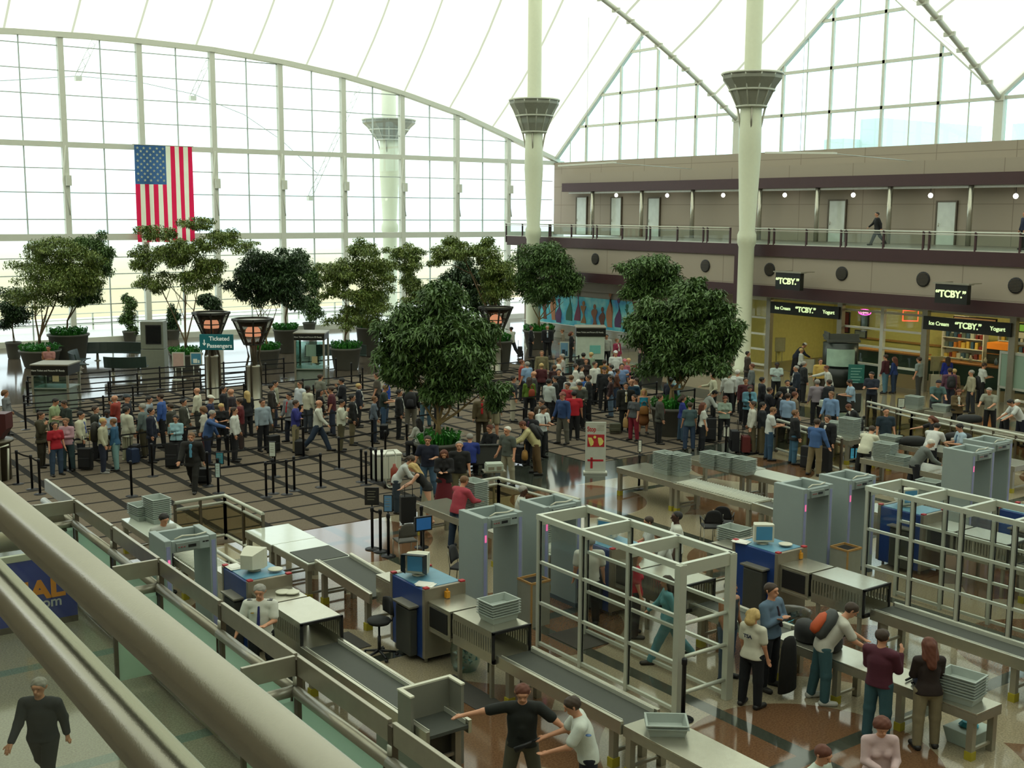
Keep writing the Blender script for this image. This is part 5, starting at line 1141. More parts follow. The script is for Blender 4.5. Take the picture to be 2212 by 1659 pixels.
potplant((1450,935),44,873,'dense ficus tree in a planter in the right crowd, in front of the mural end',[(1500,648,75,45),(1450,700,88,58),(1545,700,58,58),(1440,765,70,45),(1530,768,68,42),(1395,700,40,60),(1575,740,30,40),(1480,615,45,20)],22000,.2,.034,trunks=[(1465,820),(1485,815),(1440,800),(1500,780)],brk=bark2,seed=4,tr=.07)
potplant((1408,830),26,795,'ficus tree with rounded crown behind the right planter tree',[(1400,575,62,32),(1375,615,42,38),(1440,600,35,35)],8000,.2,.035,seed=5,under=False,trunks=[(1400,650),(1420,640)])
potplant((1163,752),34,712,'ficus tree in a planter in front of the nearer white mast',[(1172,560,66,38),(1128,598,38,38),(1216,600,40,44),(1175,628,55,32)],11000,.2,.035,trunks=[(1140,630),(1165,620),(1195,640),(1215,650)],brk=bark2,seed=6)
potplant((88,806),42,768,'feathery tree in a planter at the left, behind the pink shirt man',[(120,545,70,28),(165,570,55,30),(65,600,45,30),(130,610,85,40),(75,560,40,26),(190,610,40,36),(95,650,60,28),(35,650,40,22)],15000,.13,.03,1.3,LB,trunks=[(110,620),(75,640),(140,600),(85,660)],seed=7,tr=.06)
potplant((150,795),42,733,'tall planter tree with drooping branches left of the dark benches',[(185,540,32,28),(205,580,32,34),(215,560,22,40),(195,640,30,26),(160,660,40,18)],7000,.16,.03,1.3,LA,trunks=[(160,640),(190,600)],seed=8)
potplant((403,812),34,772,'feathery tree in front of the flag',[(332,512,45,22),(425,490,42,18),(310,570,38,28),(390,555,65,30),(462,530,52,26),(420,610,55,26),(335,620,45,22),(515,535,40,16),(455,585,40,25)],14000,.13,.03,1.3,LB,trunks=[(400,640),(345,630),(430,600),(395,560)],seed=9,brk=bark)
potplant((575,800),30,760,'ficus tree behind the torchere lamps',[(560,580,62,34),(618,570,48,32),(535,630,45,36),(608,635,60,34),(575,610,60,30)],12000,.19,.034,1.1,LC,trunks=[(545,660),(565,670),(600,660)],brk=bark2,seed=10)
potplant((617,768),26,717,'slim drooping tree in a tall planter near the window mullions',[(650,580,30,26),(672,610,24,34),(640,625,26,24)],4500,.17,.03,1.3,LA,trunks=[(622,640),(640,600)],seed=11)
potplant((747,802),33,755,'feathery tree with layered crown right of the torchere lamps',[(782,545,45,24),(742,590,55,28),(812,590,48,34),(722,630,38,24),(795,650,52,34),(705,600,25,20),(760,690,60,26)],14000,.13,.03,1.3,LB,trunks=[(765,680),(780,620),(740,620)],seed=12)
potplant((795,772),26,710,'tall planter with green cover behind the feathery layered tree',[(800,660,35,35)],2500,.16,.03,1.2,LA,seed=13)
potplant((878,770),24,735,'small umbrella shaped tree left of the central tree top',[(870,548,42,20),(885,575,35,20),(905,640,38,24),(880,610,25,30)],6000,.14,.03,1.3,LB,trunks=[(875,600),(890,640)],seed=14)
potplant((1000,780),26,740,'dark leaved tree just behind the central tree top',[(1000,595,52,34),(1035,640,48,32),(960,620,40,26)],7000,.2,.035,1.1,LC,seed=15)
potplant((1072,800),34,735,'umbrella shaped tree behind the third lamp',[(985,540,55,24),(1045,545,50,26),(1062,580,42,34),(1065,625,36,36),(945,560,26,18)],10000,.14,.03,1.3,LB,trunks=[(1070,640),(1050,570),(1000,560)],seed=16,tr=.09)
for base,r,pt,l,bl,n,s in (((30,788),16,752,'white flecked bush in a small pot at the far left edge',[(30,680,34,42),(15,710,20,20)],2500,21),((280,748),15,725,'slim columnar plant in a pot above the dark bench',[(278,690,16,45)],2200,22),((372,742),16,720,'slim columnar plant half behind the video kiosk',[(370,695,13,38)],1800,23),((667,722),14,702,'low rounded bush in a small pot by the window',[(665,668,28,26)],2200,24),((457,770),18,700,'leafy shrub seen above the left torchere lamp',[(455,662,24,20)],1800,25),((1040,770),20,745,'small pot plant below the umbrella tree',[(1035,720,22,22)],1500,26)):
    potplant(base,r,pt,l,bl,n,.18,.035,.9,LC if s%2 else LA,under=False,seed=s,cat='plant',name='potted_plant',tr=.03)
# ================================================================ people
def V3(*a): return np.array(a,float)
def rotx(p,o,a):
    c,s=math.cos(a),math.sin(a);q=p-o;return o+V3(q[0],c*q[1]-s*q[2],s*q[1]+c*q[2])
def rotz(p,o,a):
    c,s=math.cos(a),math.sin(a);q=p-o;return o+V3(c*q[0]-s*q[1],s*q[0]+c*q[1],q[2])
# arms: (upper forward, upper out, elbow bend, forearm inward); legs: (thigh forward, knee bend, out)
REST=((.05,.12,.2,.0),(.05,.12,.25,.0))
POSES={
'stand':dict(arms=REST,legs=((0,.03,.05),(-.04,.03,.05)),lean=0,hp=0),
'idle':dict(arms=((.1,.14,.35,.1),(-.05,.16,.3,0)),legs=((.1,.12,.09),(-.06,.02,.05)),lean=.03,hp=.1),
'chin':dict(arms=((.35,.08,2.35,.35),(.2,.05,1.35,1.1)),legs=((0,.03,.05),(-.04,.03,.05)),lean=0,hp=.15),
'fold':dict(arms=((.35,.12,1.5,1.25),(.3,.12,1.5,1.25)),legs=((0,.03,.07),(-.02,.03,.07)),lean=-.02,hp=0),
'hold':dict(arms=((.25,.08,1.35,.45),(.25,.08,1.35,.45)),legs=((.03,.03,.05),(-.04,.03,.05)),lean=.05,hp=.35),
'walk':dict(arms=((.45,.1,.35,0),(-.4,.1,.3,0)),legs=((-.42,.25,.03),(.42,.08,.03)),lean=.06,hp=.05),
'work':dict(arms=((.55,.12,.75,.3),(.5,.12,.7,.25)),legs=((.04,.05,.06),(-.08,.03,.06)),lean=.24,hp=.3),
'lean':dict(arms=((.5,.1,.5,.25),(.6,.1,.4,.2)),legs=((.05,.08,.08),(-.12,.03,.08)),lean=.55,hp=.3),
'reach':dict(arms=((1.2,.15,.15,0),(.1,.12,.3,0)),legs=((.1,.08,.06),(-.1,.03,.06)),lean=.22,hp=.1),
'out':dict(arms=((.15,1.35,.12,0),(.25,.85,.15,0)),legs=((0,.03,.16),(0,.03,.16)),lean=0,hp=.35),
'out2':dict(arms=((.5,.55,.9,.1),(-.1,.5,.9,.2)),legs=((0,.03,.08),(0,.03,.08)),lean=.0,hp=.1),
'sit':dict(arms=((.35,.12,.9,.4),(.35,.12,.9,.4)),legs=((1.5,1.45,.08),(1.45,1.5,.08)),lean=.08,hp=.15),
'side':dict(arms=((.1,.3,.15,0),(.3,.1,1.3,.4)),legs=((0,.03,.07),(-.04,.1,.1)),lean=.02,hp=.2),
}
def rcone(a,b,ra,rb,fl=1.,tag_=''): return (V3(*a),V3(*b),ra,rb,fl,tag_)
def skeleton(pose,sex):
    P=POSES[pose];L=P['lean'];f=sex=='f'
    sh=.165 if f else .195;hx=.1 if f else .093
    pel=V3(0,0,.95);prim=[];J={}
    J['up']=lambda p:rotx(V3(*p),pel,-L)
    def up(p):  # lean the upper body about the pelvis
        return rotx(V3(*p),pel,-L)
    cs=[]
    cs.append(rcone(up((0,0,.97)),up((0,.0,1.1)),.135 if f else .13,.108 if f else .128,.78,'torso'))
    cs.append(rcone(up((0,0,1.1)),up((0,.0,1.3)),.108 if f else .122,.132 if f else .15,.74,'torso'))
    cs.append(rcone(up((-sh*.62,0,1.4)),up((sh*.62,0,1.4)),.068 if f else .078,.068 if f else .078,1.0,'torso'))
    cs.append(rcone(up((0,0.01,1.3)),up((0,0,1.4)),.125 if f else .14,.09,.74,'torso'))
    cs.append(rcone((-.05,.0,.93),(.05,.0,.93),.128 if f else .118,.128 if f else .118,.85,'pelvis'))
    if not f: cs.append(rcone(up((0,.05,1.07)),up((0,.055,1.16)),.085,.08,1,'torso'))
    if f:
        for s in (-1,1): cs.append(rcone(up((s*.062,.07,1.26)),up((s*.062,.082,1.25)),.054,.05,1,'torso'))
    neck0=up((0,-.005,1.43));J['neck']=neck0
    hc=up((0,.02,1.62));hp=P['hp']+L*.5
    # head keeps fairly level: rotate about the neck
    def hd(p):
        q=up(p);n=up((0,0,1.5));return rotx(q,n,-(P['hp']-L*.35))
    J['hd']=hd
    cs.append(rcone(neck0,hd((0,.01,1.55)),.058 if not f else .05,.052 if not f else .046,1,'neck'))
    cs.append(rcone(hd((0,-.012,1.655)),hd((0,.012,1.66)),.083,.08,1,'head'))
    cs.append(rcone(hd((0,.02,1.6)),hd((0,.055,1.57)),.066,.042,1,'head'))
    cs.append(rcone(hd((0,.085,1.64)),hd((0,.108,1.61)),.012,.017,1,'nose'))
    cs.append(rcone(hd((-.025,.083,1.668)),hd((.025,.083,1.668)),.014,.014,1,'head'))
    for s in (-1,1): cs.append(rcone(hd((s*.08,-.008,1.615)),hd((s*.087,-.014,1.65)),.012,.016,1,'ear'))
    cs.append(rcone(hd((-.018,.088,1.58)),hd((.018,.088,1.58)),.011,.011,1,'nose'))
    J['eyes']=[hd((s*.032,.082,1.645)) for s in (-1,1)]
    # arms
    for i,s in enumerate((1,-1)):
        fw_2,ot,eb,inn=P['arms'][i];S0=up((s*sh,0,1.41))
        def dirv(a,o): # a forward angle, o outward
            return V3(s*math.sin(o)*math.cos(a*0+0),math.sin(a)*math.cos(o),-math.cos(a)*math.cos(o))
        d1=dirv(fw_2-L*0,ot);E=S0+d1*.275
        d2=dirv(fw_2+eb,ot*.5 if eb>.6 else ot);d2=rotz(d2,V3(0,0,0),s*inn);W=E+d2*.245
        k=.88 if f else 1
        cs.append(rcone(S0,E,.052*k,.04*k,1,'uarm%d'%i));cs.append(rcone(E,W,.04*k,.027*k,1,'farm%d'%i))
        J['sh%d'%i]=S0;J['el%d'%i]=E;J['wr%d'%i]=W;J['d%d'%i]=d2
        side=np.cross(d2,V3(0,0,1)) if abs(d2[2])<.8 else V3(0,1,0)
        if abs(d2[2])>=.8: side=V3(0,1,0)-d2*d2[1]
        side/=np.linalg.norm(side);pn=np.cross(d2,side)
        K=W+d2*.085
        cs.append(rcone(W+d2*.02-side*.012,K-side*.022,.022,.016,1,'palm'));cs.append(rcone(W+d2*.02+side*.012,K+side*.022,.022,.016,1,'palm'))
        for q,(ln) in enumerate((.062,.075,.07,.052)):
            b0=K+side*(.03-.02*q);cu=(.25+.1*q);b1=b0+d2*ln*.5+pn*s*.01;b2=b1+d2*ln*.45*math.cos(cu)+pn*s*ln*.45*math.sin(cu)
            cs.append(rcone(b0,b1,.0095,.009,1,'finger'));cs.append(rcone(b1,b2,.009,.0075,1,'finger'))
        t0=W+d2*.035+side*.028;t1=t0+(d2*.7+side*.7)*.035;cs.append(rcone(t0,t1,.012,.0105,1,'finger'));cs.append(rcone(t1,t1+(d2*.95+side*.2)*.03,.0105,.009,1,'finger'))
    # legs
    for i,s in enumerate((1,-1)):
        th,kn,ot=P['legs'][i];Hp=V3(s*hx,0,.91)
        d=V3(s*math.sin(ot),math.sin(th),-math.cos(th));d/=np.linalg.norm(d);K=Hp+d*.42
        a=th-kn;d2=V3(s*math.sin(ot*.5),math.sin(a),-math.cos(a));d2/=np.linalg.norm(d2);A=K+d2*.41
        k=1.06 if f else 1
        cs.append(rcone(Hp,K,.088*k,.058,1,'thigh%d'%i));cs.append(rcone(K,K+d2*.15,.056,.056*k,1,'shin%d'%i));cs.append(rcone(K+d2*.15,A,.056*k,.036,1,'shin%d'%i))
        toe=A+V3(s*.03,.15,-.045);cs.append(rcone(A+V3(0,-.035,-.045),toe,.04,.03,1,'foot%d'%i))
        J['kn%d'%i]=K;J['an%d'%i]=A
    J['prims']=cs;J['zmin']=min(min(c[0][2]-c[2],c[1][2]-c[3]) for c in cs if c[5].startswith('foot'));return J
def sdf_mesh(name,prims,h,k=.03,offset=0.,cut=None,noise=0.):
    lo=np.min([np.minimum(c[0]-c[2],c[1]-c[3]) for c in prims],0)-offset-3*h-.02;hi=np.max([np.maximum(c[0]+c[2],c[1]+c[3]) for c in prims],0)+offset+3*h+.02
    n=np.ceil((hi-lo)/h).astype(int)+1;D=np.full(n,.5,np.float32)
    ax=[lo[i]+h*np.arange(n[i]) for i in range(3)]
    for a,b,ra,rb,fl,tg in prims:
        kk=.006 if tg in('finger','nose') else (.012 if tg in ('ear','palm') else k)
        m=max(ra,rb)+kk+offset+3*h+.03;l=np.minimum(a,b)-m;u=np.maximum(a,b)+m
        sl=tuple(slice(max(0,int((l[i]-lo[i])/h)),min(n[i],int((u[i]-lo[i])/h)+2)) for i in range(3))
        X,Y,Z=np.meshgrid(*[ax[i][sl[i]] for i in range(3)],indexing='ij');Yf=(Y-a[1])/fl
        ab=b-a;ab2=ab.copy();ab2[1]/=fl;dd=ab2@ab2+1e-9
        x=X-a[0];z=Z-a[2];t=np.clip((x*ab2[0]+Yf*ab2[1]+z*ab2[2])/dd,0,1)
        d=np.sqrt((x-t*ab2[0])**2+(Yf-t*ab2[1])**2+(z-t*ab2[2])**2)-(ra+(rb-ra)*t)
        if fl<1: d*=(fl+1)/2
        o=D[sl];hh=np.clip(.5+.5*(o-d)/kk,0,1);D[sl]=o*(1-hh)+d*hh-kk*hh*(1-hh)
    D-=offset
    if cut is not None or noise:
        X,Y,Z=np.meshgrid(*ax,indexing='ij')
        if noise: D+=noise*np.sin(X*70+Z*30)*np.sin(Y*60-Z*45)
        if cut is not None: D=np.maximum(D,cut(X,Y,Z))
    # surface nets
    s=D<0;c=[s[i:n[0]-1+i,j:n[1]-1+j,q:n[2]-1+q] for i in (0,1) for j in (0,1) for q in (0,1)]
    cnt=sum(a.astype(np.int8) for a in c);act=(cnt>0)&(cnt<8);idx=np.full(act.shape,-1,np.int32);cells=np.argwhere(act);idx[act]=np.arange(len(cells))
    corners=[(i,j,q) for i in (0,1) for j in (0,1) for q in (0,1)];acc=np.zeros((len(cells),3));w=np.zeros(len(cells))
    for A in range(8):
        for B in range(A+1,8):
            ca,cb=corners[A],corners[B]
            if sum(abs(ca[i]-cb[i]) for i in range(3))!=1: continue
            da=D[cells[:,0]+ca[0],cells[:,1]+ca[1],cells[:,2]+ca[2]];db=D[cells[:,0]+cb[0],cells[:,1]+cb[1],cells[:,2]+cb[2]]
            m=(da<0)!=(db<0);t=np.where(m,da/np.where(m,da-db,1),0)
            for i in range(3): acc[:,i]+=np.where(m,ca[i]+t*(cb[i]-ca[i]),0)
            w+=m
    vs=lo+(cells+acc/np.maximum(w,1)[:,None])*h;fs=[]
    for d in range(3):
        u,v=[(1,2),(2,0),(0,1)][d];sh0=[slice(None)]*3;a0=[slice(None)]*3;a1=[slice(None)]*3;a0[d]=slice(0,-1);a1[d]=slice(1,None)
        ch=s[tuple(a0)]!=s[tuple(a1)];e=np.argwhere(ch);e=e[(e[:,u]>0)&(e[:,v]>0)&(e[:,u]<n[u]-1)&(e[:,v]<n[v]-1)]
        if not len(e): continue
        def g_(du,dv):
            q=e.copy();q[:,u]-=du;q[:,v]-=dv;return idx[q[:,0],q[:,1],q[:,2]]
        qd=np.stack([g_(1,1),g_(0,1),g_(0,0),g_(1,0)],1);fl_=~s[e[:,0],e[:,1],e[:,2]];qd[fl_]=qd[fl_][:,::-1];fs.append(qd)
    fs=np.concatenate(fs);fs=fs[(fs>=0).all(1)]
    me=bpy.data.meshes.new(name);me.vertices.add(len(vs));me.vertices.foreach_set('co',vs.ravel());me.loops.add(fs.size);me.loops.foreach_set('vertex_index',fs.ravel().astype(np.int32))
    me.polygons.add(len(fs));me.polygons.foreach_set('loop_start',np.arange(0,fs.size,4,dtype=np.int32));me.polygons.foreach_set('loop_total',np.full(len(fs),4,np.int32));me.update();me.validate()
    me.polygons.foreach_set('use_smooth',[True]*len(me.polygons));me.materials.append(None);return me
_C={};_J={}
def J_(pose,sex):
    if (pose,sex) not in _J: _J[(pose,sex)]=skeleton(pose,sex)
    return _J[(pose,sex)]
def limb(a,b,t0,t1,ra,rb):
    d=b-a;return (a+d*t0,a+d*t1,ra,rb,1,'c')
def getmesh(kind,pose,sex,q):
    key=(kind,pose,sex,q)
    if key in _C: return _C[key]
    J=J_(pose,sex);P=J['prims'];h=(.009 if kind=='body' else .012) if q else (.017 if kind=='body' else .02)
    T=[p for p in P if p[5]=='torso'];Pv=[p for p in P if p[5]=='pelvis'];k=.93 if sex=='f' else 1
    HM=[rcone((-.05,0,.9),(.05,0,.9),.142 if sex=='f' else .134,.142 if sex=='f' else .134,.88,'c'),rcone((-.04,0,.98),(.04,0,.98),.125,.125,.87,'c')]
    def hcut(z): return lambda X,Y,Z:z-Z
    u_=J['up'];wv=.138 if sex=='m' else .108;HM=HM+[rcone(u_((-.03,0,1.02)),u_((-.035,0,1.25)),wv-.012,wv,.85,'c'),rcone(u_((.03,0,1.02)),u_((.035,0,1.25)),wv-.012,wv,.85,'c')]
    def arms(t,ra,rb): 
        o=[]
        for i in (0,1):
            S0,E,W=J['sh%d'%i],J['el%d'%i],J['wr%d'%i]
            if t<=1: o.append(limb(S0,E,0,t,ra*k,rb*k))
            else: o.append(limb(S0,E,0,1,ra*k,rb*k));o.append(limb(E,W,0,t-1,rb*k,.034*k))
        return o
    if kind=='body': me=sdf_mesh('body',P,h,.028)
    elif kind=='shirt_long': me=sdf_mesh('shirt',T+HM+arms(1.93,.058,.048),h,.025,.012,hcut(.885))
    elif kind=='shirt_short': me=sdf_mesh('shirt',T+HM+arms(.72,.062,.06),h,.025,.012,hcut(.885))
    elif kind=='tank': me=sdf_mesh('top',T+HM,h,.02,.008,cut=lambda X,Y,Z:np.maximum(Z-1.43 if pose!='lean' else Z-9,.9-Z))
    elif kind=='jacket': me=sdf_mesh('jacket',T+[rcone((-.06,0,.8),(.06,0,.8),.14,.14,.85,'c'),rcone((-.04,0,.95),(.04,0,1.0),.135,.13,.85,'c')]+arms(1.88,.066,.055),h,.03,.024,hcut(.79))
    elif kind=='shirtfront':
        a=J['hd'];up0=J['neck'];me=sdf_mesh('shirt_front',[(up0+V3(0,.075,-.03),J['up']((0,.142,1.1)),.052,.034,1,'c'),(up0+V3(0,.0,.02),up0+V3(0,.01,.05),.065,.06,1,'c')],h,.02,.004)
    elif kind=='tie':
        up0=J['neck'];me=sdf_mesh('tie',[(up0+V3(0,.115,-.04),J['up']((0,.178,1.1)),.018,.026,1,'c')],.012,.01,.0)
    elif kind=='trousers':
        L_=[]
        for i in (0,1):
            A,K=J['an%d'%i],J['kn%d'%i];th=[p for p in P if p[5]=='thigh%d'%i][0];L_+=[(th[0],K,.094,.07,1,'c'),limb(K,A,0,.98,.07,.056)]
        me=sdf_mesh('trousers',Pv+L_,h,.03,.01)
    elif kind=='shorts':
        L_=[(lambda th:(th[0],th[0]+(J['kn%d'%i]-th[0])*.85,.1,.09,1,'c'))([p for p in P if p[5]=='thigh%d'%i][0]) for i in (0,1)];me=sdf_mesh('shorts',Pv+L_,h,.03,.012)
    elif kind=='skirt': me=sdf_mesh('skirt',Pv+[rcone((0,0,.95),(0,0,.52),.14,.2,.8,'c')],h,.03,.01)
    elif kind=='longskirt': me=sdf_mesh('skirt',Pv+[rcone((0,0,.95),(0,0,.25),.14,.25,.85,'c')],h,.03,.01)
    elif kind=='shoes': me=sdf_mesh('shoes',[p for p in P if p[5].startswith('foot')],.013 if q else .02,.01,.013)
    elif kind.startswith('hair_'):
        hd=J['hd'];st=kind[5:];c0=hd((0,-.015,1.665));c1=hd((0,.0,1.67));pr=[(c0,c1,.097,.09,1,'c')]
        n0=hd((0,0,1.6));yv=hd((0,1,1.6))-n0;zv=hd((0,0,2.6))-n0
        if st in('long','bob'):
            e=1.36 if st=='long' else 1.56;back=hd((0,-.07,1.62));pr+=[(back,J['neck']+V3(0,-.095,e-1.43),.08,.07 if st=='long' else .085,1,'c')]
            for s_ in (-1,1): pr.append((hd((s_*.075,-.02,1.66)),hd((s_*.085,-.03,e+.07)),.035 if st=='long' else .05,.035 if st=='long' else .045,1,'c'))
        if st=='curly': pr=[(c0,c1,.112,.105,1,'c'),(hd((0,-.06,1.6)),hd((0,-.05,1.66)),.09,.09,1,'c')]
        if st=='pony': pr+=[(hd((0,-.1,1.66)),hd((0,-.15,1.5)),.035,.025,1,'c')]
        a_=1.1 if st in('short','grey','crop') else (.55 if st in('long','bob') else .9);b0=-.012 if st!='crop' else .03
        def cut(X,Y,Z):
            y=(X-n0[0])*yv[0]+(Y-n0[1])*yv[1]+(Z-n0[2])*yv[2];z=(X-n0[0])*zv[0]+(Y-n0[1])*zv[1]+(Z-n0[2])*zv[2]
            c=(b0+a_*y+.0)-z+.012
            if st in('long','bob'): return np.minimum(np.maximum(y-.0, -.6),1)*.0+np.where(y>.03,(.07-z)+0*c,-1.)
            return c*.7
        me=sdf_mesh('hair',pr,.011 if q else .017,.02,0,cut,.004 if st!='crop' else 0)
    elif kind=='cap':
        hd=J['hd'];me=sdf_mesh('cap',[(hd((0,-.01,1.69)),hd((0,.01,1.69)),.094,.09,1,'c'),(hd((-.03,.1,1.69)),hd((.03,.1,1.69)),.02,.02,1,'c'),(hd((-.03,.14,1.68)),hd((.03,.14,1.68)),.014,.014,1,'c')],.012,.02,0,lambda X,Y,Z:(hd((0,0,1.672))[2]-Z))
    _C[key]=me;return me
HAIRC={'k':'1c1815','b':'38291d','l':'6b4c30','y':'b59a62','g':'8d8a82','w':'c9c6bc','r':'5a2e1c'}
SKIN={'a':'c08a6b','p':'cf9c80','d':'4a2f22','m':'9a6a4a'}
def cm_(h,r=.85): return pm('cloth_'+h,h,r,0,.1,14,.1,80)
def addp(e_,me,mat,nm):
    o=bpy.data.objects.new(nm,me);COL.objects.link(o);o.parent=e_
    if len(o.material_slots): o.material_slots[0].link='OBJECT';o.material_slots[0].material=mat
    return o
_sk={k:pm('skin_'+k,v,.55,0,.08,9) for k,v in SKIN.items()};_hr={k:pm('hair_'+k,v,.7,0,.25,30) for k,v in HAIRC.items()}
ANG={'B':0,'BR':45,'R':90,'FR':135,'F':180,'FL':225,'L':270,'BL':315}
crops={'A':(0,800,3.95),'B':(500,780,3.95),'C':(1000,700,3.95),'D':(1500,640,3.107),'P':(0,0,1.)}
allp=[];WD=1.11
def person(cr_,x,y,sex,pose,face_,top,bot,hair,label,skin='a',ht=None,q=False,shoe='1a1715',group=None,z0=0.,front=None,tie=None,xy=None):
    cx_,cy_,s_=crops[cr_];px,py=cx_+x/s_,cy_+y/s_;ht=ht or (1.76 if sex=='m' else 1.65);sc=ht/1.76
    J=J_(pose,sex);hp_=J['hd']((0,0,1.745))
    z_off=-J['zmin']*sc if pose=='sit' else -J['zmin']*sc
    if pose=='sit': z_off=-J['zmin']*sc
    zt_=z0+z_off+hp_[2]*sc
    p=at(px,py,zt_);ph=math.radians(ANG[face_] if isinstance(face_,str) else face_)
    fx=math.cos(ph)*vx+math.sin(ph)*vy;fy=math.cos(ph)*vy-math.sin(ph)*vx;rz=math.atan2(-fx,fy)
    # pelvis location so that the head top lands on the pixel
    hx=hp_[0]*sc*WD;hy=hp_[1]*sc*WD;bx=p.x-(hx*math.cos(rz)-hy*math.sin(rz));by=p.y-(hx*math.sin(rz)+hy*math.cos(rz))
    if xy: bx,by=xy
    elif not q:
        for _ in range(3):
            for ox,oy,_l in allp:
                dx,dy=bx-ox,by-oy;dd=math.hypot(dx,dy)
                if dd<.44:
                    if dd<.05: dx,dy,dd=vx,vy,1
                    bx+=dx/dd*(.46-dd)*.5 if dd<1 else .1*vx;by+=dy/dd*(.46-dd)*.5 if dd<1 else .1*vy
    e_=empty('person',(bx,by,z0+z_off),rz,label,'person',group);e_.scale=(sc*WD,sc*WD,sc);Q=1 if q else 0
    if pose=='sit': e_.location.z=z0+z_off
    addp(e_,getmesh('body',pose,sex,Q),_sk[skin],'body')
    tk,tc_=top.split(':');bk,bc=bot.split(':')
    TK={'S':'shirt_short','L':'shirt_long','J':'jacket','T':'tank'}[tk]
    addp(e_,getmesh(TK,pose,sex,Q),cm_(tc_),{'S':'shirt','L':'shirt','J':'jacket','T':'top'}[tk])
    if tk=='J' or front: addp(e_,getmesh('shirtfront',pose,sex,Q),cm_(front or 'c8c8c0'),'shirt_front')
    if tie: addp(e_,getmesh('tie',pose,sex,Q),cm_(tie),'tie')
    BK={'P':'trousers','H':'shorts','K':'skirt','G':'longskirt'}[bk];addp(e_,getmesh(BK,pose,sex,Q),cm_(bc),{'P':'trousers','H':'shorts','K':'skirt','G':'skirt'}[bk])
    if shoe: addp(e_,getmesh('shoes',pose,sex,Q),cm_(shoe,.5),'shoes')
    hk,hc_=hair.split(':') if ':' in hair else (hair,'')
    HK={'s':'short','l':'long','o':'bob','c':'curly','p':'pony','x':'crop'}
    if hk in HK: addp(e_,getmesh('hair_'+HK[hk],pose,sex,Q),_hr[hc_],'hair')
    elif hk=='cap': addp(e_,getmesh('hair_crop',pose,sex,Q),_hr['b'],'hair');addp(e_,getmesh('cap',pose,sex,1),cm_(hc_),'cap')
    if q:
        for v in J['eyes']: MB().lathe([(.0,-.008),(.007,-.006),(.011,0),(.007,.006),(0,.008)],8).build('eye',pm('eye_dark','1e1712',.2),e_,tuple(v))
    allp.append((bx,by,label));return e_
K='17171a';N='1b2033';W='c9c8ba';G='5b5d5a';JN='34465c';KH='7d715a'
A='A';B='B';C='C';D='D';P='P';m='m';f='f'
L0='in the left queue'
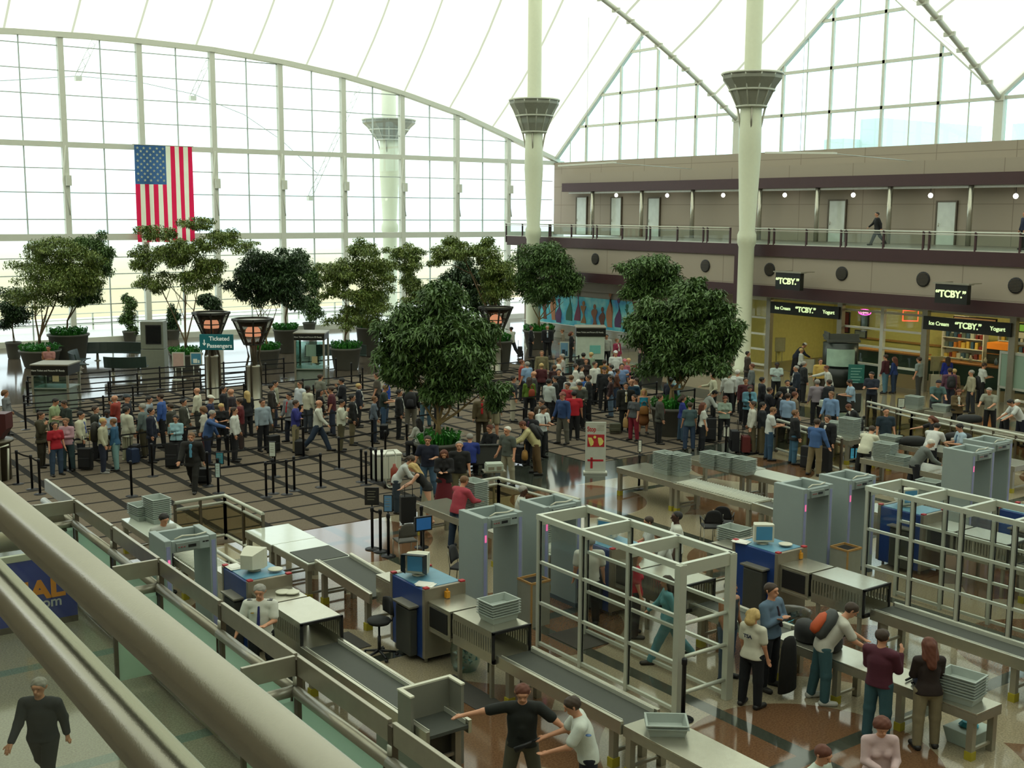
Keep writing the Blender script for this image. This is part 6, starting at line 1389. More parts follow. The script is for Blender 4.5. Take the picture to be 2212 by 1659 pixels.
# (crop,x,y,sex,pose,facing,top,bottom,hair,label,extra)
PPL=[
(A,45,225,f,'stand','R','L:6a6c6c','P:'+K,'c:l','curly haired woman in grey top at the far left edge',{}),
(A,355,405,m,'chin','R','J:38331f','P:2f2b1c','s:b','man in olive brown suit touching his chin',{'front':'8a8468'}),
(A,485,290,m,'hold','R','S:8b9a72','P:'+K,'s:k','man in pale green tee looking down',{}),
(A,538,308,m,'hold','FL','S:25302a','P:'+K,'s:b','man in dark green polo head bowed opposite the pale green tee',{}),
(A,470,490,f,'stand','FR','S:9a1020','P:'+JN,'s:b','woman in bright red tee and jeans at left',{}),
(A,562,458,f,'chin','F','L:b08a94','P:33484c','s:l','woman in pink blouse raising her hand',{}),
(A,695,400,m,'idle','R','J:b8b59c','P:2b3038','s:k','dark haired man in cream jacket over a blue shirt',{'front':'3f4a8a'}),
(A,815,350,m,'stand','R','J:25271f','P:'+K,'s:b','man in dark olive jacket behind the cream jacket man',{}),
(A,890,385,m,'hold','F','S:9fb6cc','P:'+K,'s:k','man with dark skin in pale blue tee '+L0,{'skin':'d','ht':1.68}),
(A,885,452,m,'idle','R','L:a9a68c','P:1e2334','s:y','fair haired young man in beige hoodie with a backpack',{'ht':1.7,'shoe':'8a8a86'}),
(A,930,462,f,'idle','L','L:27506e','P:6f9290','s:l','person in blue jacket and light jeans facing the beige hoodie',{'ht':1.62}),
(A,975,255,m,'chin','L','J:8c3226','P:2a2624','','bald man in orange red jacket hand at mouth',{}),
(A,1080,250,m,'stand','R','L:15161d','P:'+K,'cap:3a4248','tall man in black wearing a grey cap',{'ht':1.86}),
(A,1080,352,m,'stand','BR','J:bdbca8','P:a8a68c','s:k','person in long white coat and cream trousers seen from behind',{'shoe':'b8b69c'}),
(A,1215,325,m,'stand','L','L:5a6664','P:4e4733','s:g','grey haired man in grey sweater and brown trousers',{}),
(A,1275,262,m,'idle','R','S:8a97a0','P:'+K,'s:k','dark haired man in light grey tee behind the navy suit',{}),
(A,1335,238,m,'idle','L','L:2f4f8f','P:'+K,'s:b','tall man in royal blue shirt behind the navy suit',{'ht':1.84}),
(A,1290,360,m,'stand','R','J:14192b','P:14161f','s:k','man in navy suit with pale tie standing in profile',{'tie':'b0a89a'}),
(A,1450,320,m,'idle','L','J:2b2a20','P:'+K,'s:b','man in dark brown jacket behind the light blue blouse woman',{}),
(A,1565,280,m,'stand','R','J:3a3a30','P:'+K,'s:k','man in olive jacket facing right near the cream shirt man',{}),
(A,1500,422,f,'chin','F','L:8fb4bd','P:'+K,'s:k','woman in light blue blouse holding her face',{'ht':1.6}),
(A,1682,182,m,'stand','L','L:c4c2ac','P:3a3a34','','balding man in cream shirt facing left at the back of the queue',{}),
(A,1800,250,m,'idle','R','L:1a2444','P:'+K,'cap:d4d2c4','man in white cap and navy shirt',{}),
(A,1730,345,f,'idle','L','L:b7b3a6','P:55282a','c:l','curly haired woman in white blouse with shoulder strap',{}),
(A,1820,375,m,'reach','R','L:35507e','P:1a2033','s:g','grey haired man in blue shirt stretching his arm to the right',{}),
(A,1885,320,f,'hold','F','S:141416','P:'+K,'s:y','blonde short haired woman in black top',{}),
(A,1905,165,m,'stand','R','S:14151a','P:'+K,'s:k','dark haired man in black tee below the lamp posts',{}),
(A,1968,188,m,'idle','L','S:241c22','P:'+K,'','bald sunburnt man beside the lamp posts',{'ht':1.8}),
(A,2045,268,m,'stand','L','S:5a1218','P:3a2c28','s:b','man in dark red polo facing left',{}),
(A,2105,205,f,'stand','BL','J:17171b','P:'+K,'l:y','long haired blonde woman in black jacket',{}),
(A,2000,345,m,'stand','R','L:c6c8c0','P:'+K,'s:b','man in white shirt and black trousers seen from behind by the lamp',{}),
(A,1635,570,m,'walk','F','J:191713','P:15140f','s:l','man in dark suit and light blue shirt walking toward the camera',{'front':'4f86a0','q':1}),
(B,265,352,m,'stand','FR','L:8c99a2','P:181a1e','s:b','man with glasses in pale grey sweater '+L0,{}),
(B,340,222,m,'stand','R','J:26221c','P:4a4236','s:k','man in dark brown jacket beside the lamp posts',{}),
(B,375,192,m,'idle','R','L:8d8d78','P:2e3448','s:k','man in pale olive shirt behind the dark brown jacket',{}),
(B,490,295,m,'idle','FL','J:77797c','P:1d2230','s:k','man in grey jacket with a red front',{'front':'a01c24'}),
(B,555,358,m,'chin','R','L:2c2f78','P:8a7f5f','s:b','man in violet blue shirt and khaki trousers hand at face',{}),
(B,585,195,m,'stand','FL','L:bfc6cc','P:'+K,'s:b','man in white shirt with lanyard near the dark booth desk',{}),
(B,650,230,m,'stand','BR','L:c0bea8','P:3a4048','x:k','dark skinned man in cream hoodie seen from behind',{'skin':'d'}),
(B,760,133,m,'idle','BR','S:6f7064','H:8a8a7c','s:b','man in grey tee and pale shorts by the dark desk',{}),
(B,750,353,m,'walk','R','L:c2c3b6','P:2c3a4e','','bald man in white shirt and jeans walking right',{'ht':1.82}),
(B,845,238,m,'idle','L','S:4c1822','P:2a3244','s:b','man in maroon tee with white letter',{}),
(B,800,262,f,'stand','R','L:1a1618','P:'+K,'l:k','woman in black with long black hair behind the bald man',{}),
(B,935,163,m,'chin','L','J:17181d','P:'+K,'s:k','man in black suit with hand on chin facing left',{'ht':1.8}),
(B,945,348,m,'chin','R','L:c4c6b4','P:554f38','s:k','man in white shirt and olive trousers hand on chin',{}),
(B,1030,303,m,'stand','R','J:141312','P:6c6248','s:k','man in black coat carrying a brown briefcase',{}),
(B,1085,208,f,'stand','R','J:171b26','P:'+K,'s:y','blonde short haired woman in navy jacket',{}),
(B,1225,315,f,'idle','R','L:59636e','P:1f2838','s:l','woman in blue grey hoodie with a dark shoulder bag',{}),
(B,1240,113,m,'stand','L','S:4c463c','P:'+K,'s:b','stout man in brown grey tee left of the central tree',{}),
(B,1285,93,f,'stand','R','L:b9b5a4','P:'+K,'s:y','blond person in white top behind the brown grey tee',{}),
(B,1320,150,m,'stand','R','S:1e45a0','P:2a3a50','s:b','man in bright blue tee left of the central tree',{}),
(B,1325,220,m,'hold','R','S:1f2c26','P:37506c','s:l','man in dark green tee and jeans holding a paper tray',{'shoe':'a8a8a4'}),
(B,1430,258,m,'stand','R','J:141414','P:121214','s:k','man in black leather jacket with a wheeled bag',{}),
(B,1530,215,m,'stand','B','L:1b1a1c','P:6c685c','s:k','person with black backpack and grey trousers under the central tree',{}),
(B,1655,195,f,'stand','B','L:8c8a6c','P:4e6c7c','s:b','person in cream top and jeans with black bag under the central tree',{}),
(B,1765,195,m,'idle','R','L:6a1526','P:'+K,'s:b','person in crimson shirt behind the central tree trunk',{}),
(B,1595,500,f,'sit','BL','L:b7b8b0','P:'+K,'l:k','dark haired woman in white sitting on the planter rim',{'z0':.15}),
(B,1680,650,m,'side','F','S:14192c','P:46627c','s:b','man in navy polo and jeans in front of the planter',{'q':1}),
(B,1820,772,f,'hold','F','J:121012','G:5c0f1c','l:r','woman in black cloak and long red skirt',{'front':'121012','q':1}),
(B,1950,693,m,'stand','F','S:131313','P:6f6a50','x:g','grey haired man in black polo and khaki trousers',{'q':1}),
(B,1562,828,f,'lean','R','L:b4b8b4','P:28333e','p:b','dark haired woman in white shirt bending over her case',{'q':1}),
(B,1530,890,f,'lean','L','T:121212','K:8f8b74','l:y','barefoot blonde woman in black top and pale skirt',{'q':1,'shoe':None,'skin':'p'}),
(B,2010,990,m,'work','BR','L:a03a48','P:1f2f45','s:l','man in rose red shirt and jeans working at the low table',{'q':1}),
(C,405,25,m,'walk','BL','L:b3b2a4','P:14161c','s:k','man in white shirt walking away behind the queue posts',{}),
(C,575,13,m,'stand','R','J:17191c','P:'+K,'s:b','man in dark suit with roller bag left of the booth row',{}),
(C,715,8,m,'stand','F','J:15171c','P:'+K,'s:g','grey haired man in dark suit with pale blue tie',{'tie':'7a92ac'}),
(C,840,38,f,'idle','L','L:7c7565','P:2c2824','s:l','woman in beige top with a shoulder bag',{}),
(C,920,58,f,'stand','R','J:141416','P:141416','o:r','woman in black trouser suit beside the black header booth',{'front':'a88a8c'}),
(C,1220,78,m,'stand','F','L:a9aca4','P:1e2226','s:k','man in pale shirt standing right of the black header booth',{}),
(C,1310,113,f,'stand','FR','J:8c2c48','P:'+K,'s:l','woman in raspberry cardigan in front of the mural',{}),
(C,1530,105,f,'hold','F','L:b08c86','P:2c2c30','l:r','long haired woman in pale pink top by the mural',{}),
(C,1300,220,m,'stand','F','S:c4c8c4','P:2a3040','cap:c8c8c8','man in white tee and white cap near the mural',{}),
(C,670,225,m,'stand','F','L:6b6447','P:3a3428','s:l','man in tan sweater at the back of the crowd',{}),
(C,500,305,m,'stand','R','S:8c3426','P:'+K,'s:r','man in orange red tee behind the light blue shirt',{}),
(C,545,320,m,'stand','BL','S:7f9bb8','P:2a3040','s:g','man in light blue shirt seen from behind, back of crowd',{}),
(C,668,332,f,'stand','B','L:4a1c20','P:'+K,'s:y','blonde woman in maroon top seen from behind',{}),
(C,780,345,f,'stand','B','L:341a1a','P:'+K,'s:l','brown haired woman in dark maroon beside the backpacker in white',{}),
(C,820,285,m,'idle','R','L:c4c4b8','P:'+K,'s:l','man in white tee with black backpack strap, back of crowd',{}),
(C,845,250,m,'stand','L','S:a8a49c','P:'+K,'s:g','grey haired man just behind the white tee backpacker',{}),
(C,817,380,m,'stand','F','S:161618','P:'+K,'s:k','man in black tee in the middle of the crowd',{}),
(C,430,445,m,'stand','R','S:262a30','P:a8a490','s:k','man in dark grey tee and white trousers',{}),
(C,565,450,f,'stand','B','L:55701e','P:15171a','l:b','long haired woman in lime green top seen from behind',{}),
(C,605,400,m,'stand','L','L:3c3a38','P:'+K,'','bald man in dark grey shirt beside the lime green top',{}),
(C,735,465,m,'stand','BR','L:a8b0ac','P:'+K,'s:k','man in black vest over white sleeves',{'vest':1}),
(C,790,440,m,'stand','L','J:141416','P:'+K,'s:k','man in black coat behind the vest man',{}),
(C,890,495,m,'idle','FL','L:8e1f28','P:'+K,'s:b','man with glasses in red shirt, middle of crowd',{}),
(C,850,580,m,'idle','FL','L:27406c','P:5c5a50','cap:7c4a44','man in denim shirt and cap with khaki jacket over his arm',{'ht':1.82}),
(C,950,565,m,'stand','B','S:a81424','P:151517','s:k','man in bright red polo and black trousers',{}),
(C,960,500,m,'hold','F','L:3c3f38','P:'+K,'cap:20221e','man in dark patterned shirt and cap looking at his phone',{}),
(C,670,645,m,'idle','FL','J:43331e','P:'+K,'s:b','man in brown jacket beside the officer like white shirt',{}),
(C,700,698,m,'hold','FR','S:c6ccc8','P:15171a','s:b','man in white short sleeved shirt with dark tie reading',{'tie':'20262a'}),
(C,585,743,m,'stand','FL','J:16171c','P:'+K,'','bald man in black suit with purple shirt',{'front':'4c2c46','skin':'m'}),
(C,495,835,m,'lean','L','L:b3ab7c','P:5a4528','s:r','man in pale yellow sweater with black backpack bending left',{'q':1}),
(C,380,878,m,'idle','FL','S:4a5049','P:8f8a74','x:w','white haired man in grey polo and khaki trousers',{'q':1}),
(C,228,865,m,'sit','FL','L:17181a','P:'+K,'s:r','red haired man in dark shirt sitting behind the perforated bench',{}),
(C,65,940,m,'sit','B','L:22337a','P:'+K,'x:g','balding person in blue sitting behind the perforated bench',{}),
(C,165,600,m,'stand','F','J:5c5138','P:3f3626','s:b','man in open khaki jacket over bright red shirt',{'front':'b0141c'}),
(C,260,558,m,'stand','B','L:38403e','H:8d866a','s:b','man in grey sweatshirt and tan shorts seen from behind',{}),
(C,1048,290,f,'stand','F','L:281c1a','P:'+K,'s:r','reddish haired woman in dark brown below the booth',{}),
(C,960,333,m,'stand','R','L:c1c2b6','P:'+K,'s:b','man in white shirt with bag strap facing right, below the booth',{}),
(C,1010,348,f,'stand','R','L:b4b4ac','P:'+K,'s:b','woman in white beside the man with bag strap',{'ht':1.62}),
(C,1025,238,m,'stand','B','L:1c1e1c','P:'+K,'s:k','dark haired man in black right below the booth',{}),
(C,1090,233,f,'stand','BL','L:8a9a80','P:'+K,'s:y','blonde woman in pale green top beside the booth',{}),
(C,1125,313,m,'stand','FR','L:c8c8bc','P:'+K,'s:b','tall man in crisp white shirt below the booth',{'ht':1.82}),
(C,1205,295,f,'stand','B','L:7a5418','P:'+K,'s:b','woman in mustard orange top',{}),
(C,1205,360,m,'stand','F','L:17191c','P:'+K,'cap:24262a','man in black tee and dark cap below the mustard top',{}),
(C,1355,325,m,'stand','F','S:6f88b0','P:2a2e3a','s:k','man in light blue shirt with a dark cross strap',{}),
(C,1262,338,m,'stand','L','L:a2b0be','P:'+K,'s:k','man in very pale blue shirt left of the cross strap man',{}),
(C,1290,365,f,'idle','R','L:55301e','P:33445c','s:b','woman in rust brown top with arm stretched',{}),
(C,1262,430,f,'stand','L','L:2e1614','P:53687c','p:b','woman in dark brown top and light jeans',{}),
(C,1072,428,m,'stand','L','J:131418','P:'+K,'s:b','man in black suit facing left in mid crowd',{'ht':1.8}),
(C,1015,425,m,'stand','B','S:2f5ca4','P:2a3040','x:g','man in mid blue tee seen from behind in mid crowd',{}),
(C,930,430,m,'stand','B','L:b0b2b0','P:'+K,'s:l','man in white shirt seen from behind in mid crowd',{}),
(C,985,468,m,'stand','B','L:a09a82','P:'+K,'x:w','white haired man in beige shirt seen from behind',{}),
(C,1392,488,m,'stand','F','J:15150f','P:121210','s:k','man in black suit with yellow tie holding a duffel bag',{'tie':'a8965c','ht':1.84}),
(C,1440,455,m,'stand','F','S:1f3f55','P:'+K,'','bald man in teal blue polo behind the yellow tie man',{'ht':1.82}),
(C,1483,448,m,'stand','L','L:b0b4ac','P:'+K,'s:b','man in white shirt just behind the teal blue polo',{}),
(C,1460,338,m,'reach','L','S:161616','P:'+K,'s:r','man in black tee stretching his arm, upper right crowd',{}),
(C,1378,290,f,'stand','F','L:9c5560','P:'+K,'cap:b0606c','woman with pink cap beside the planter tree crown',{}),
(C,1412,280,f,'stand','F','L:7c7a60','P:'+K,'s:y','fair haired woman right of the pink cap',{}),
(C,1462,590,f,'stand','FL','S:43474a','P:7c1a2c','p:b','young woman in grey tee and red trousers',{}),
(C,1545,540,f,'stand','F','T:1d7c96','K:7a4c24','l:y','blonde woman in turquoise top and brown skirt',{}),
(C,1682,583,m,'stand','R','J:3b3c34','P:131312','s:b','man in grey blazer over red shirt left of the planter',{'front':'6c1420'}),
(C,1770,440,m,'stand','BR','L:161c2c','P:'+K,'s:k','person in dark navy under the right planter tree',{}),
(C,1825,432,f,'stand','R','L:6f95a0','P:'+K,'s:b','person in light blue behind the right planter tree trunk',{}),
(C,1885,590,f,'idle','R','S:1c2c78','P:3a5266','o:b','woman in cobalt blue tee and jeans beside the planter',{}),
(C,1940,648,f,'stand','B','S:3f5458','P:2b3c54','s:b','woman in grey teal tee with strap bag seen from behind',{}),
(C,2050,650,f,'stand','R','S:bdc0b8','P:16181e','l:r','auburn haired woman in white tee with brown paper bag',{}),
(C,2135,398,m,'out2','L','L:b2b096','P:141414','s:k','man in cream shirt with elbows out right of the planter tree',{}),
(D,232,485,m,'stand','B','L:bfc2bc','P:'+K,'s:k','man in white shirt seen from behind right of the planter tree',{}),
(D,290,475,m,'stand','BR','L:b8bcb8','P:'+K,'x:w','man in white shirt with pale hair right of the planter tree',{}),
(D,356,350,m,'stand','R','J:3a3026','P:'+K,'x:k','balding man in brown jacket beside the shop glass',{}),
(D,385,433,m,'stand','L','L:5c6260','P:'+K,'s:r','man in grey shirt below the shop glass',{}),
(D,345,528,m,'stand','F','L:4c2026','P:'+K,'s:b','man in dark maroon shirt beside the white shirts',{}),
(D,375,585,f,'hold','F','J:5f8fa0','P:'+K,'s:b','woman in open light blue shirt over black',{'front':'141416'}),
(D,455,522,m,'stand','R','J:14151c','P:'+K,'s:k','man in black suit with open white collar right crowd',{}),
(D,510,590,m,'chin','R','J:15161f','P:'+K,'s:b','man in navy suit holding a phone to his face',{}),
(D,555,425,m,'hold','F','S:b0c0bc','P:'+K,'x:k','dark skinned person in white tee by the shop entrance',{'skin':'d','ht':1.66}),
(D,715,325,f,'stand','R','L:b0b4ac','P:'+K,'s:y','blonde woman in white leaning at the shop counter',{'ht':1.62}),
(D,745,293,m,'lean','R','L:17202e','P:'+K,'cap:d8d8d0','man in white cap and navy shirt leaning on the shop counter',{}),
(D,680,443,m,'idle','L','J:18222e','P:'+K,'x:g','grey haired man in dark blue jacket facing left, right crowd',{'ht':1.8}),
(D,735,413,m,'stand','R','J:1a1c1e','P:'+K,'s:g','grey haired man with glasses in black facing right',{}),
(D,845,393,m,'stand','F','L:b89a4e','P:3a342a','s:b','man in yellow shirt left of the round kiosk',{}),
(D,880,440,m,'reach','L','L:b8bab0','P:'+K,'s:r','man in white shirt reaching left below the round kiosk',{}),
(D,905,533,m,'stand','BL','J:1c1f24','P:'+K,'s:b','man in dark suit below the round kiosk',{}),
(D,825,533,m,'stand','B','L:857c84','P:'+K,'s:g','man in lilac grey shirt seen from behind, above the perforated board',{}),
(D,625,540,m,'stand','F','J:141518','P:'+K,'s:k','man in black jacket between the crowd rows at right',{}),
(D,630,627,m,'stand','BR','L:8199b4','P:'+K,'s:b','man in pale blue shirt seen from behind, right crowd front',{}),
(D,572,618,f,'stand','R','J:1c1a20','P:'+K,'o:k','dark haired woman in black left of the pale blue shirt',{}),
(D,675,618,m,'stand','R','S:6f624e','P:'+K,'s:r','man in taupe polo beside the perforated board',{}),
(D,918,613,m,'idle','FL','L:6f8cb0','P:'+K,'s:l','man in light blue shirt right of the perforated board',{}),
(D,1035,533,m,'hold','L','S:8fa6b8','P:2c2824','s:k','man in pale blue shirt with dark strap by the carpet edge',{}),
(D,1185,480,m,'hold','FL','S:1f2634','P:15161a','x:k','tall man in dark navy polo standing apart at right',{'ht':1.86}),
(D,210,655,f,'hold','F','S:87998a','P:17181a','s:r','woman in mint green blouse at the queue front',{'q':1}),
(D,395,685,m,'stand','L','L:bcbcb0','P:5c543e','s:b','man in white shirt and khaki trousers with red suitcase',{'q':1}),
(D,460,690,m,'stand','R','L:151a20','P:564c34','s:k','man in dark navy shirt and khaki trousers beside the luggage',{'q':1}),
(D,540,725,m,'hold','R','S:bcc0bc','P:2f4a63','s:l','man in white polo and jeans reading a paper',{'q':1}),
(D,680,740,m,'stand','R','J:101214','P:3a6078','s:l','man in black blazer over white shirt and jeans',{'q':1}),
(D,832,798,m,'side','BR','L:3d5c8c','P:7a6c50','s:b','man in blue shirt and khaki trousers seen from behind with luggage',{'q':1}),
(D,897,772,m,'stand','FL','J:101114','P:0e0e10','s:b','man in black suit and open white shirt by the rail',{'q':1}),
(D,150,620,m,'lean','R','L:b4b8b0','P:15171c','s:k','man in white shirt bending right behind the auburn woman',{}),
(D,1025,700,f,'lean','L','J:16171a','P:'+K,'s:r','red brown haired woman in black leaning over the trays',{}),
(D,1205,845,m,'lean','BR','S:c4c3ae','P:101010','s:b','officer in white polo bending at the far table, seen from behind',{'q':1}),
(D,1290,720,m,'stand','F','S:1c2c38','P:6a5c42','x:k','man in dark teal polo behind the rail at right',{}),
(D,1590,768,f,'reach','L','S:15151a','P:'+K,'o:r','woman in black top stretching her arm over a black bag',{}),
(D,1640,820,m,'lean','BR','S:c8cac6','P:15161c','s:k','officer in white polo with blue gloves seen from behind',{}),
(D,1775,820,m,'hold','L','S:9db2c0','P:20242e','s:k','man in light blue shirt and tie bending over a white bundle',{'tie':'3a5a78'}),
(D,1610,932,m,'lean','R','L:5f6460','P:14161c','x:w','white haired man in grey shirt at the right lane',{'q':1}),
(D,1643,533,m,'work','F','S:46605e','P:2a2c30','cap:1a1c28','man in grey teal tee and dark cap resting on the table',{}),
(D,1780,590,f,'hold','F','J:5c4c30','P:'+K,'l:r','auburn woman in leopard brown top',{}),
(D,1975,578,m,'work','FL','S:8d8f80','P:'+K,'x:g','heavy grey haired man in light grey tee',{}),
(D,2110,655,m,'lean','L','S:c4c8c4','P:151a2a','s:k','officer in white polo bending left at the right edge',{}),
(D,2182,655,f,'lean','R','S:c0c4bc','P:121418','x:w','white haired officer in white shirt at the right edge',{}),
(D,1280,360,m,'idle','BL','L:3f141c','P:4c7080','s:b','person in maroon hoodie and jeans before the shop',{}),
(D,1315,375,f,'idle','BL','L:1d3468','P:22324a','l:r','woman in blue sweater beside the maroon hoodie',{}),
(D,1505,375,m,'idle','BL','S:77837f','P:3c3c38','s:b','man in grey shirt with shorts by the shop column',{}),
(D,1700,370,f,'stand','B','L:1f2f8a','P:16203c','l:b','brown haired woman in bright blue at the shop counter',{}),
(D,1715,445,m,'stand','B','L:5d3a4c','P:2a2c3c','s:b','man in mauve shirt with dark backpack, shop front',{}),
(D,1745,450,f,'stand','BR','L:6b5436','P:'+K,'s:y','blond woman in tan sweater beside the mauve shirt',{}),
(D,1857,458,m,'idle','L','L:98937a','P:2a2c30','s:g','grey haired man in beige tee with black backpack',{}),
(D,1952,410,m,'hold','R','S:bfc2ba','P:121214','s:b','man in white tee and black trousers below the drinks cooler',{}),
(P,103,760,m,'chin','F','S:9c6c66','P:'+K,'x:k','man in salmon pink shirt standing behind the glass check booth',{'skin':'m'}),
(P,1635,1309,f,'stand','BR','S:c8c6b4','P:0f1116','o:y','blonde woman officer in white polo seen from behind',{'q':1}),
(P,1672,1254,m,'fold','FR','L:52687c','P:12141a','s:b','man in blue shirt and dark tie folding his arms',{'q':1,'tie':'2a1c26','ht':1.83}),
(P,1855,1297,m,'lean','R','S:b8b6aa','P:33545a','s:b','young man in grey tee and jeans with orange and grey backpack',{'q':1,'shoe':'b0b0a8','ht':1.8}),
(P,1915,1350,m,'chin','BR','L:4c1c2c','P:2f5058','s:b','man in maroon checked shirt and jeans hand at mouth',{'q':1}),
(P,2012,1366,f,'hold','B','L:241814','P:7c7258','l:r','woman with long auburn hair in dark brown top and khaki trousers',{'q':1,'ht':1.7}),
(P,1918,1547,f,'hold','F','L:bfa6a6','P:4c6c74','c:r','curly haired woman in pink blouse at the bottom edge',{'q':1}),
(P,1795,1607,f,'hold','FR','S:b9c4b8','P:'+K,'s:r','brown haired person whose head shows at the bottom edge',{'q':1}),
(P,1137,1483,m,'out','F','S:10140f','P:4c4a3c','s:r','man in black polo holding his arms out to be searched',{'q':1}),
(P,1237,1507,m,'work','L','S:c4cac0','P:131722','s:b','officer in white shirt scanning the man in the black polo',{'q':1}),
(P,565,1272,m,'side','F','S:cfd0c6','P:15171c','s:g','officer in white shirt and blue tie behind the glass partition',{'q':1,'tie':'20245c'}),
(P,360,1121,m,'hold','FR','L:a8aca4','P:20242c','s:k','man seen through the low grey detector at left',{}),
(P,1278,1157,m,'stand','B','S:bdbcb0','P:100f10','x:g','officer in white polo standing inside the nearer glass pen',{'q':1}),
(P,1345,1212,f,'stand','R','S:a01624','P:'+K,'l:l','blonde woman in red seen through the nearer glass pen',{'xy':(14.3,15.7)}),
(P,1445,1240,f,'walk','L','L:5c98a0','P:4c8088','l:b','person in turquoise walking behind the nearer glass pen',{}),
(P,1466,1101,m,'stand','L','S:c6c8bc','P:14161c','x:k','dark skinned officer in white uniform behind the pen',{'skin':'d','q':1}),
(P,1403,1113,f,'sit','L','S:c2c6c0','P:'+K,'s:b','seated woman officer in white uniform behind the pen',{'z0':.12}),
(P,1424,1146,f,'work','L','S:bfc2bc','P:'+K,'s:l','brown haired officer leaning over the machine behind the pen',{}),
(P,1135,1050,m,'sit','R','S:b8bab0','P:'+K,'x:g','dark skinned balding man sitting on the wooden chair',{'skin':'d','z0':.0}),
(P,1592,1240,m,'idle','FR','T:20242a','P:'+JN,'s:b','tanned man in dark sleeveless top behind the pen corner post',{'skin':'m','xy':(14.2,13.25)}),
(P,1892,456,m,'walk','L','L:141416','P:17171a','x:k','man in black walking along the gallery',{'g':1}),
(P,2210,450,m,'stand','L','L:17203a','P:'+K,'s:r','person in navy on the gallery at the right edge',{'g':1}),
(P,90,1480,m,'walk','F','L:20252a','P:14181a','s:g','grey haired man in dark shirt walking below the foreground rails',{'q':1,'ht':1.78}),
]
PO={}
for t in PPL:
    c_,x,y,sx,po,fc,tp,bt,hr_,lab,ex=t;ex=dict(ex);g_=ex.pop('g',0);ex.pop('vest',0)
    if g_:
        p=atX(x,y,51.);PO[lab]=person(P,x,y,sx,po,fc,tp,bt,hr_,lab,z0=6.35,xy=(p.x,p.y),**ex)
    else: PO[lab]=person(c_,x,y,sx,po,fc,tp,bt,hr_,lab,**ex)
def near(key):
    for k,o in PO.items():
        if key in k: return o
    raise KeyError(key)
# ---- bags and luggage
def suitcase(x,y,rz,col,label,h=.62,handle=.4,lying=False):
    e_=empty('roller_suitcase',(x,y,0 if not lying else lying),rz,label,'suitcase','wheeled suitcases and bags');mt=pm('case_'+col,col,.7,0,.12,10)
    MB().box(-.2,.2,-.13,.13,.06,h).box(-.17,.17,.13,.17,.12,h*.6).build('shell',mt,e_,bev=.03)
    if handle: MB().tube([(-.1,-.1,h),(-.1,-.1,h+handle),(.1,-.1,h+handle),(.1,-.1,h)],.01,6).build('pull_handle',blackm,e_)
    for s_ in (-.15,.15): MB().lathe([(.03,-.015),(.035,0),(.03,.015)],8,c=(s_,-.1,.035)).build('wheel',black,e_)
    return e_
def beside(o,dx,dy):
    rz=o.rotation_euler.z;return o.location.x+dx*math.cos(rz)-dy*math.sin(rz),o.location.y+dx*math.sin(rz)+dy*math.cos(rz),rz
for key,dx,dy,col,lab,h in (('walking toward the camera',-.1,-.75,'141416','black wheeled bag pulled by the man in the dark suit',.5),('navy suit with pale tie',-.1,-.6,'121214','black bag behind the man in the navy suit',.55),('black leather jacket',-.1,-.55,'17181c','dark wheeled bag behind the leather jacket man',.5),
  ('light blue blouse holding',.0,.5,'161618','large black suitcase in front of the light blue blouse woman',.8),('glasses in pale grey sweater',-.05,.5,'131316','big black bag in front of the pale grey sweater man',.6),('pink blouse raising',-.5,-.1,'1a1a1c','black backpack bag on the floor by the pink blouse woman',.7),
  ('white coat',.5,-.1,'1c2c4a','dark blue bag beside the white coat',.5),('khaki trousers with red suitcase',.1,.55,'14151a','tall black suitcase held by the white shirt khaki man',.75),('dark navy shirt and khaki',-.1,-.5,'5c1c1a','dark red suitcase between the khaki trousers men',.6),
  ('blue shirt and khaki trousers seen',.0,.6,'121214','black suitcase stack left of the blue shirt khaki man',.8),('open white shirt by the rail',.45,.3,'131417','black suitcase beside the man in the black suit by the rail',.75),('yellow tie holding',.4,.35,'4a4a38','olive duffel bag carried by the yellow tie man',.4),
  ('purple shirt',.4,.1,'1a1a1e','black wheeled bag beside the purple shirt man',.6),('white short sleeved shirt',.5,0,'241a18','black case beside the reading man in white shirt',.65),('dark suit with roller bag',.1,-.6,'17171a','dark roller bag of the suited man near the booth',.6),('violet blue shirt',.45,.2,'17171a','black holdall beside the violet blue shirt man',.5),('mint green blouse',.5,.1,'101013','tall black suitcase right of the mint blouse woman',.85)):
    x,y,rz=beside(near(key),dx,dy);suitcase(x,y,rz,col,lab,h,.35 if h>.45 else 0)
p=at(885,1135);suitcase(p.x,p.y,VF+.3,'121212','large black wheeled case in front of the bending women',.75,.3)
def softbag(x,y,z,rz,w_,h_,d_,col,label,name='carry_bag',strap=True,cat='bag'):
    e_=empty(name,(x,y,z),rz,label,cat);mt=pm('bag_'+col,col,.7,0,.15,10)
    b_=MB();b_.lathe([(w_*.42,0),(w_*.5,h_*.1),(w_*.5,h_*.55),(w_*.42,h_*.85),(w_*.25,h_)],16,sy=d_/w_);b_.build('bag_body',mt,e_)
    if strap: MB().tube([(-w_*.25,0,h_*.9),(-w_*.22,0,h_+.12),(0,0,h_+.18),(w_*.22,0,h_+.12),(w_*.25,0,h_*.9)],.012,6,cap=False).build('handle',mt,e_)
    return e_
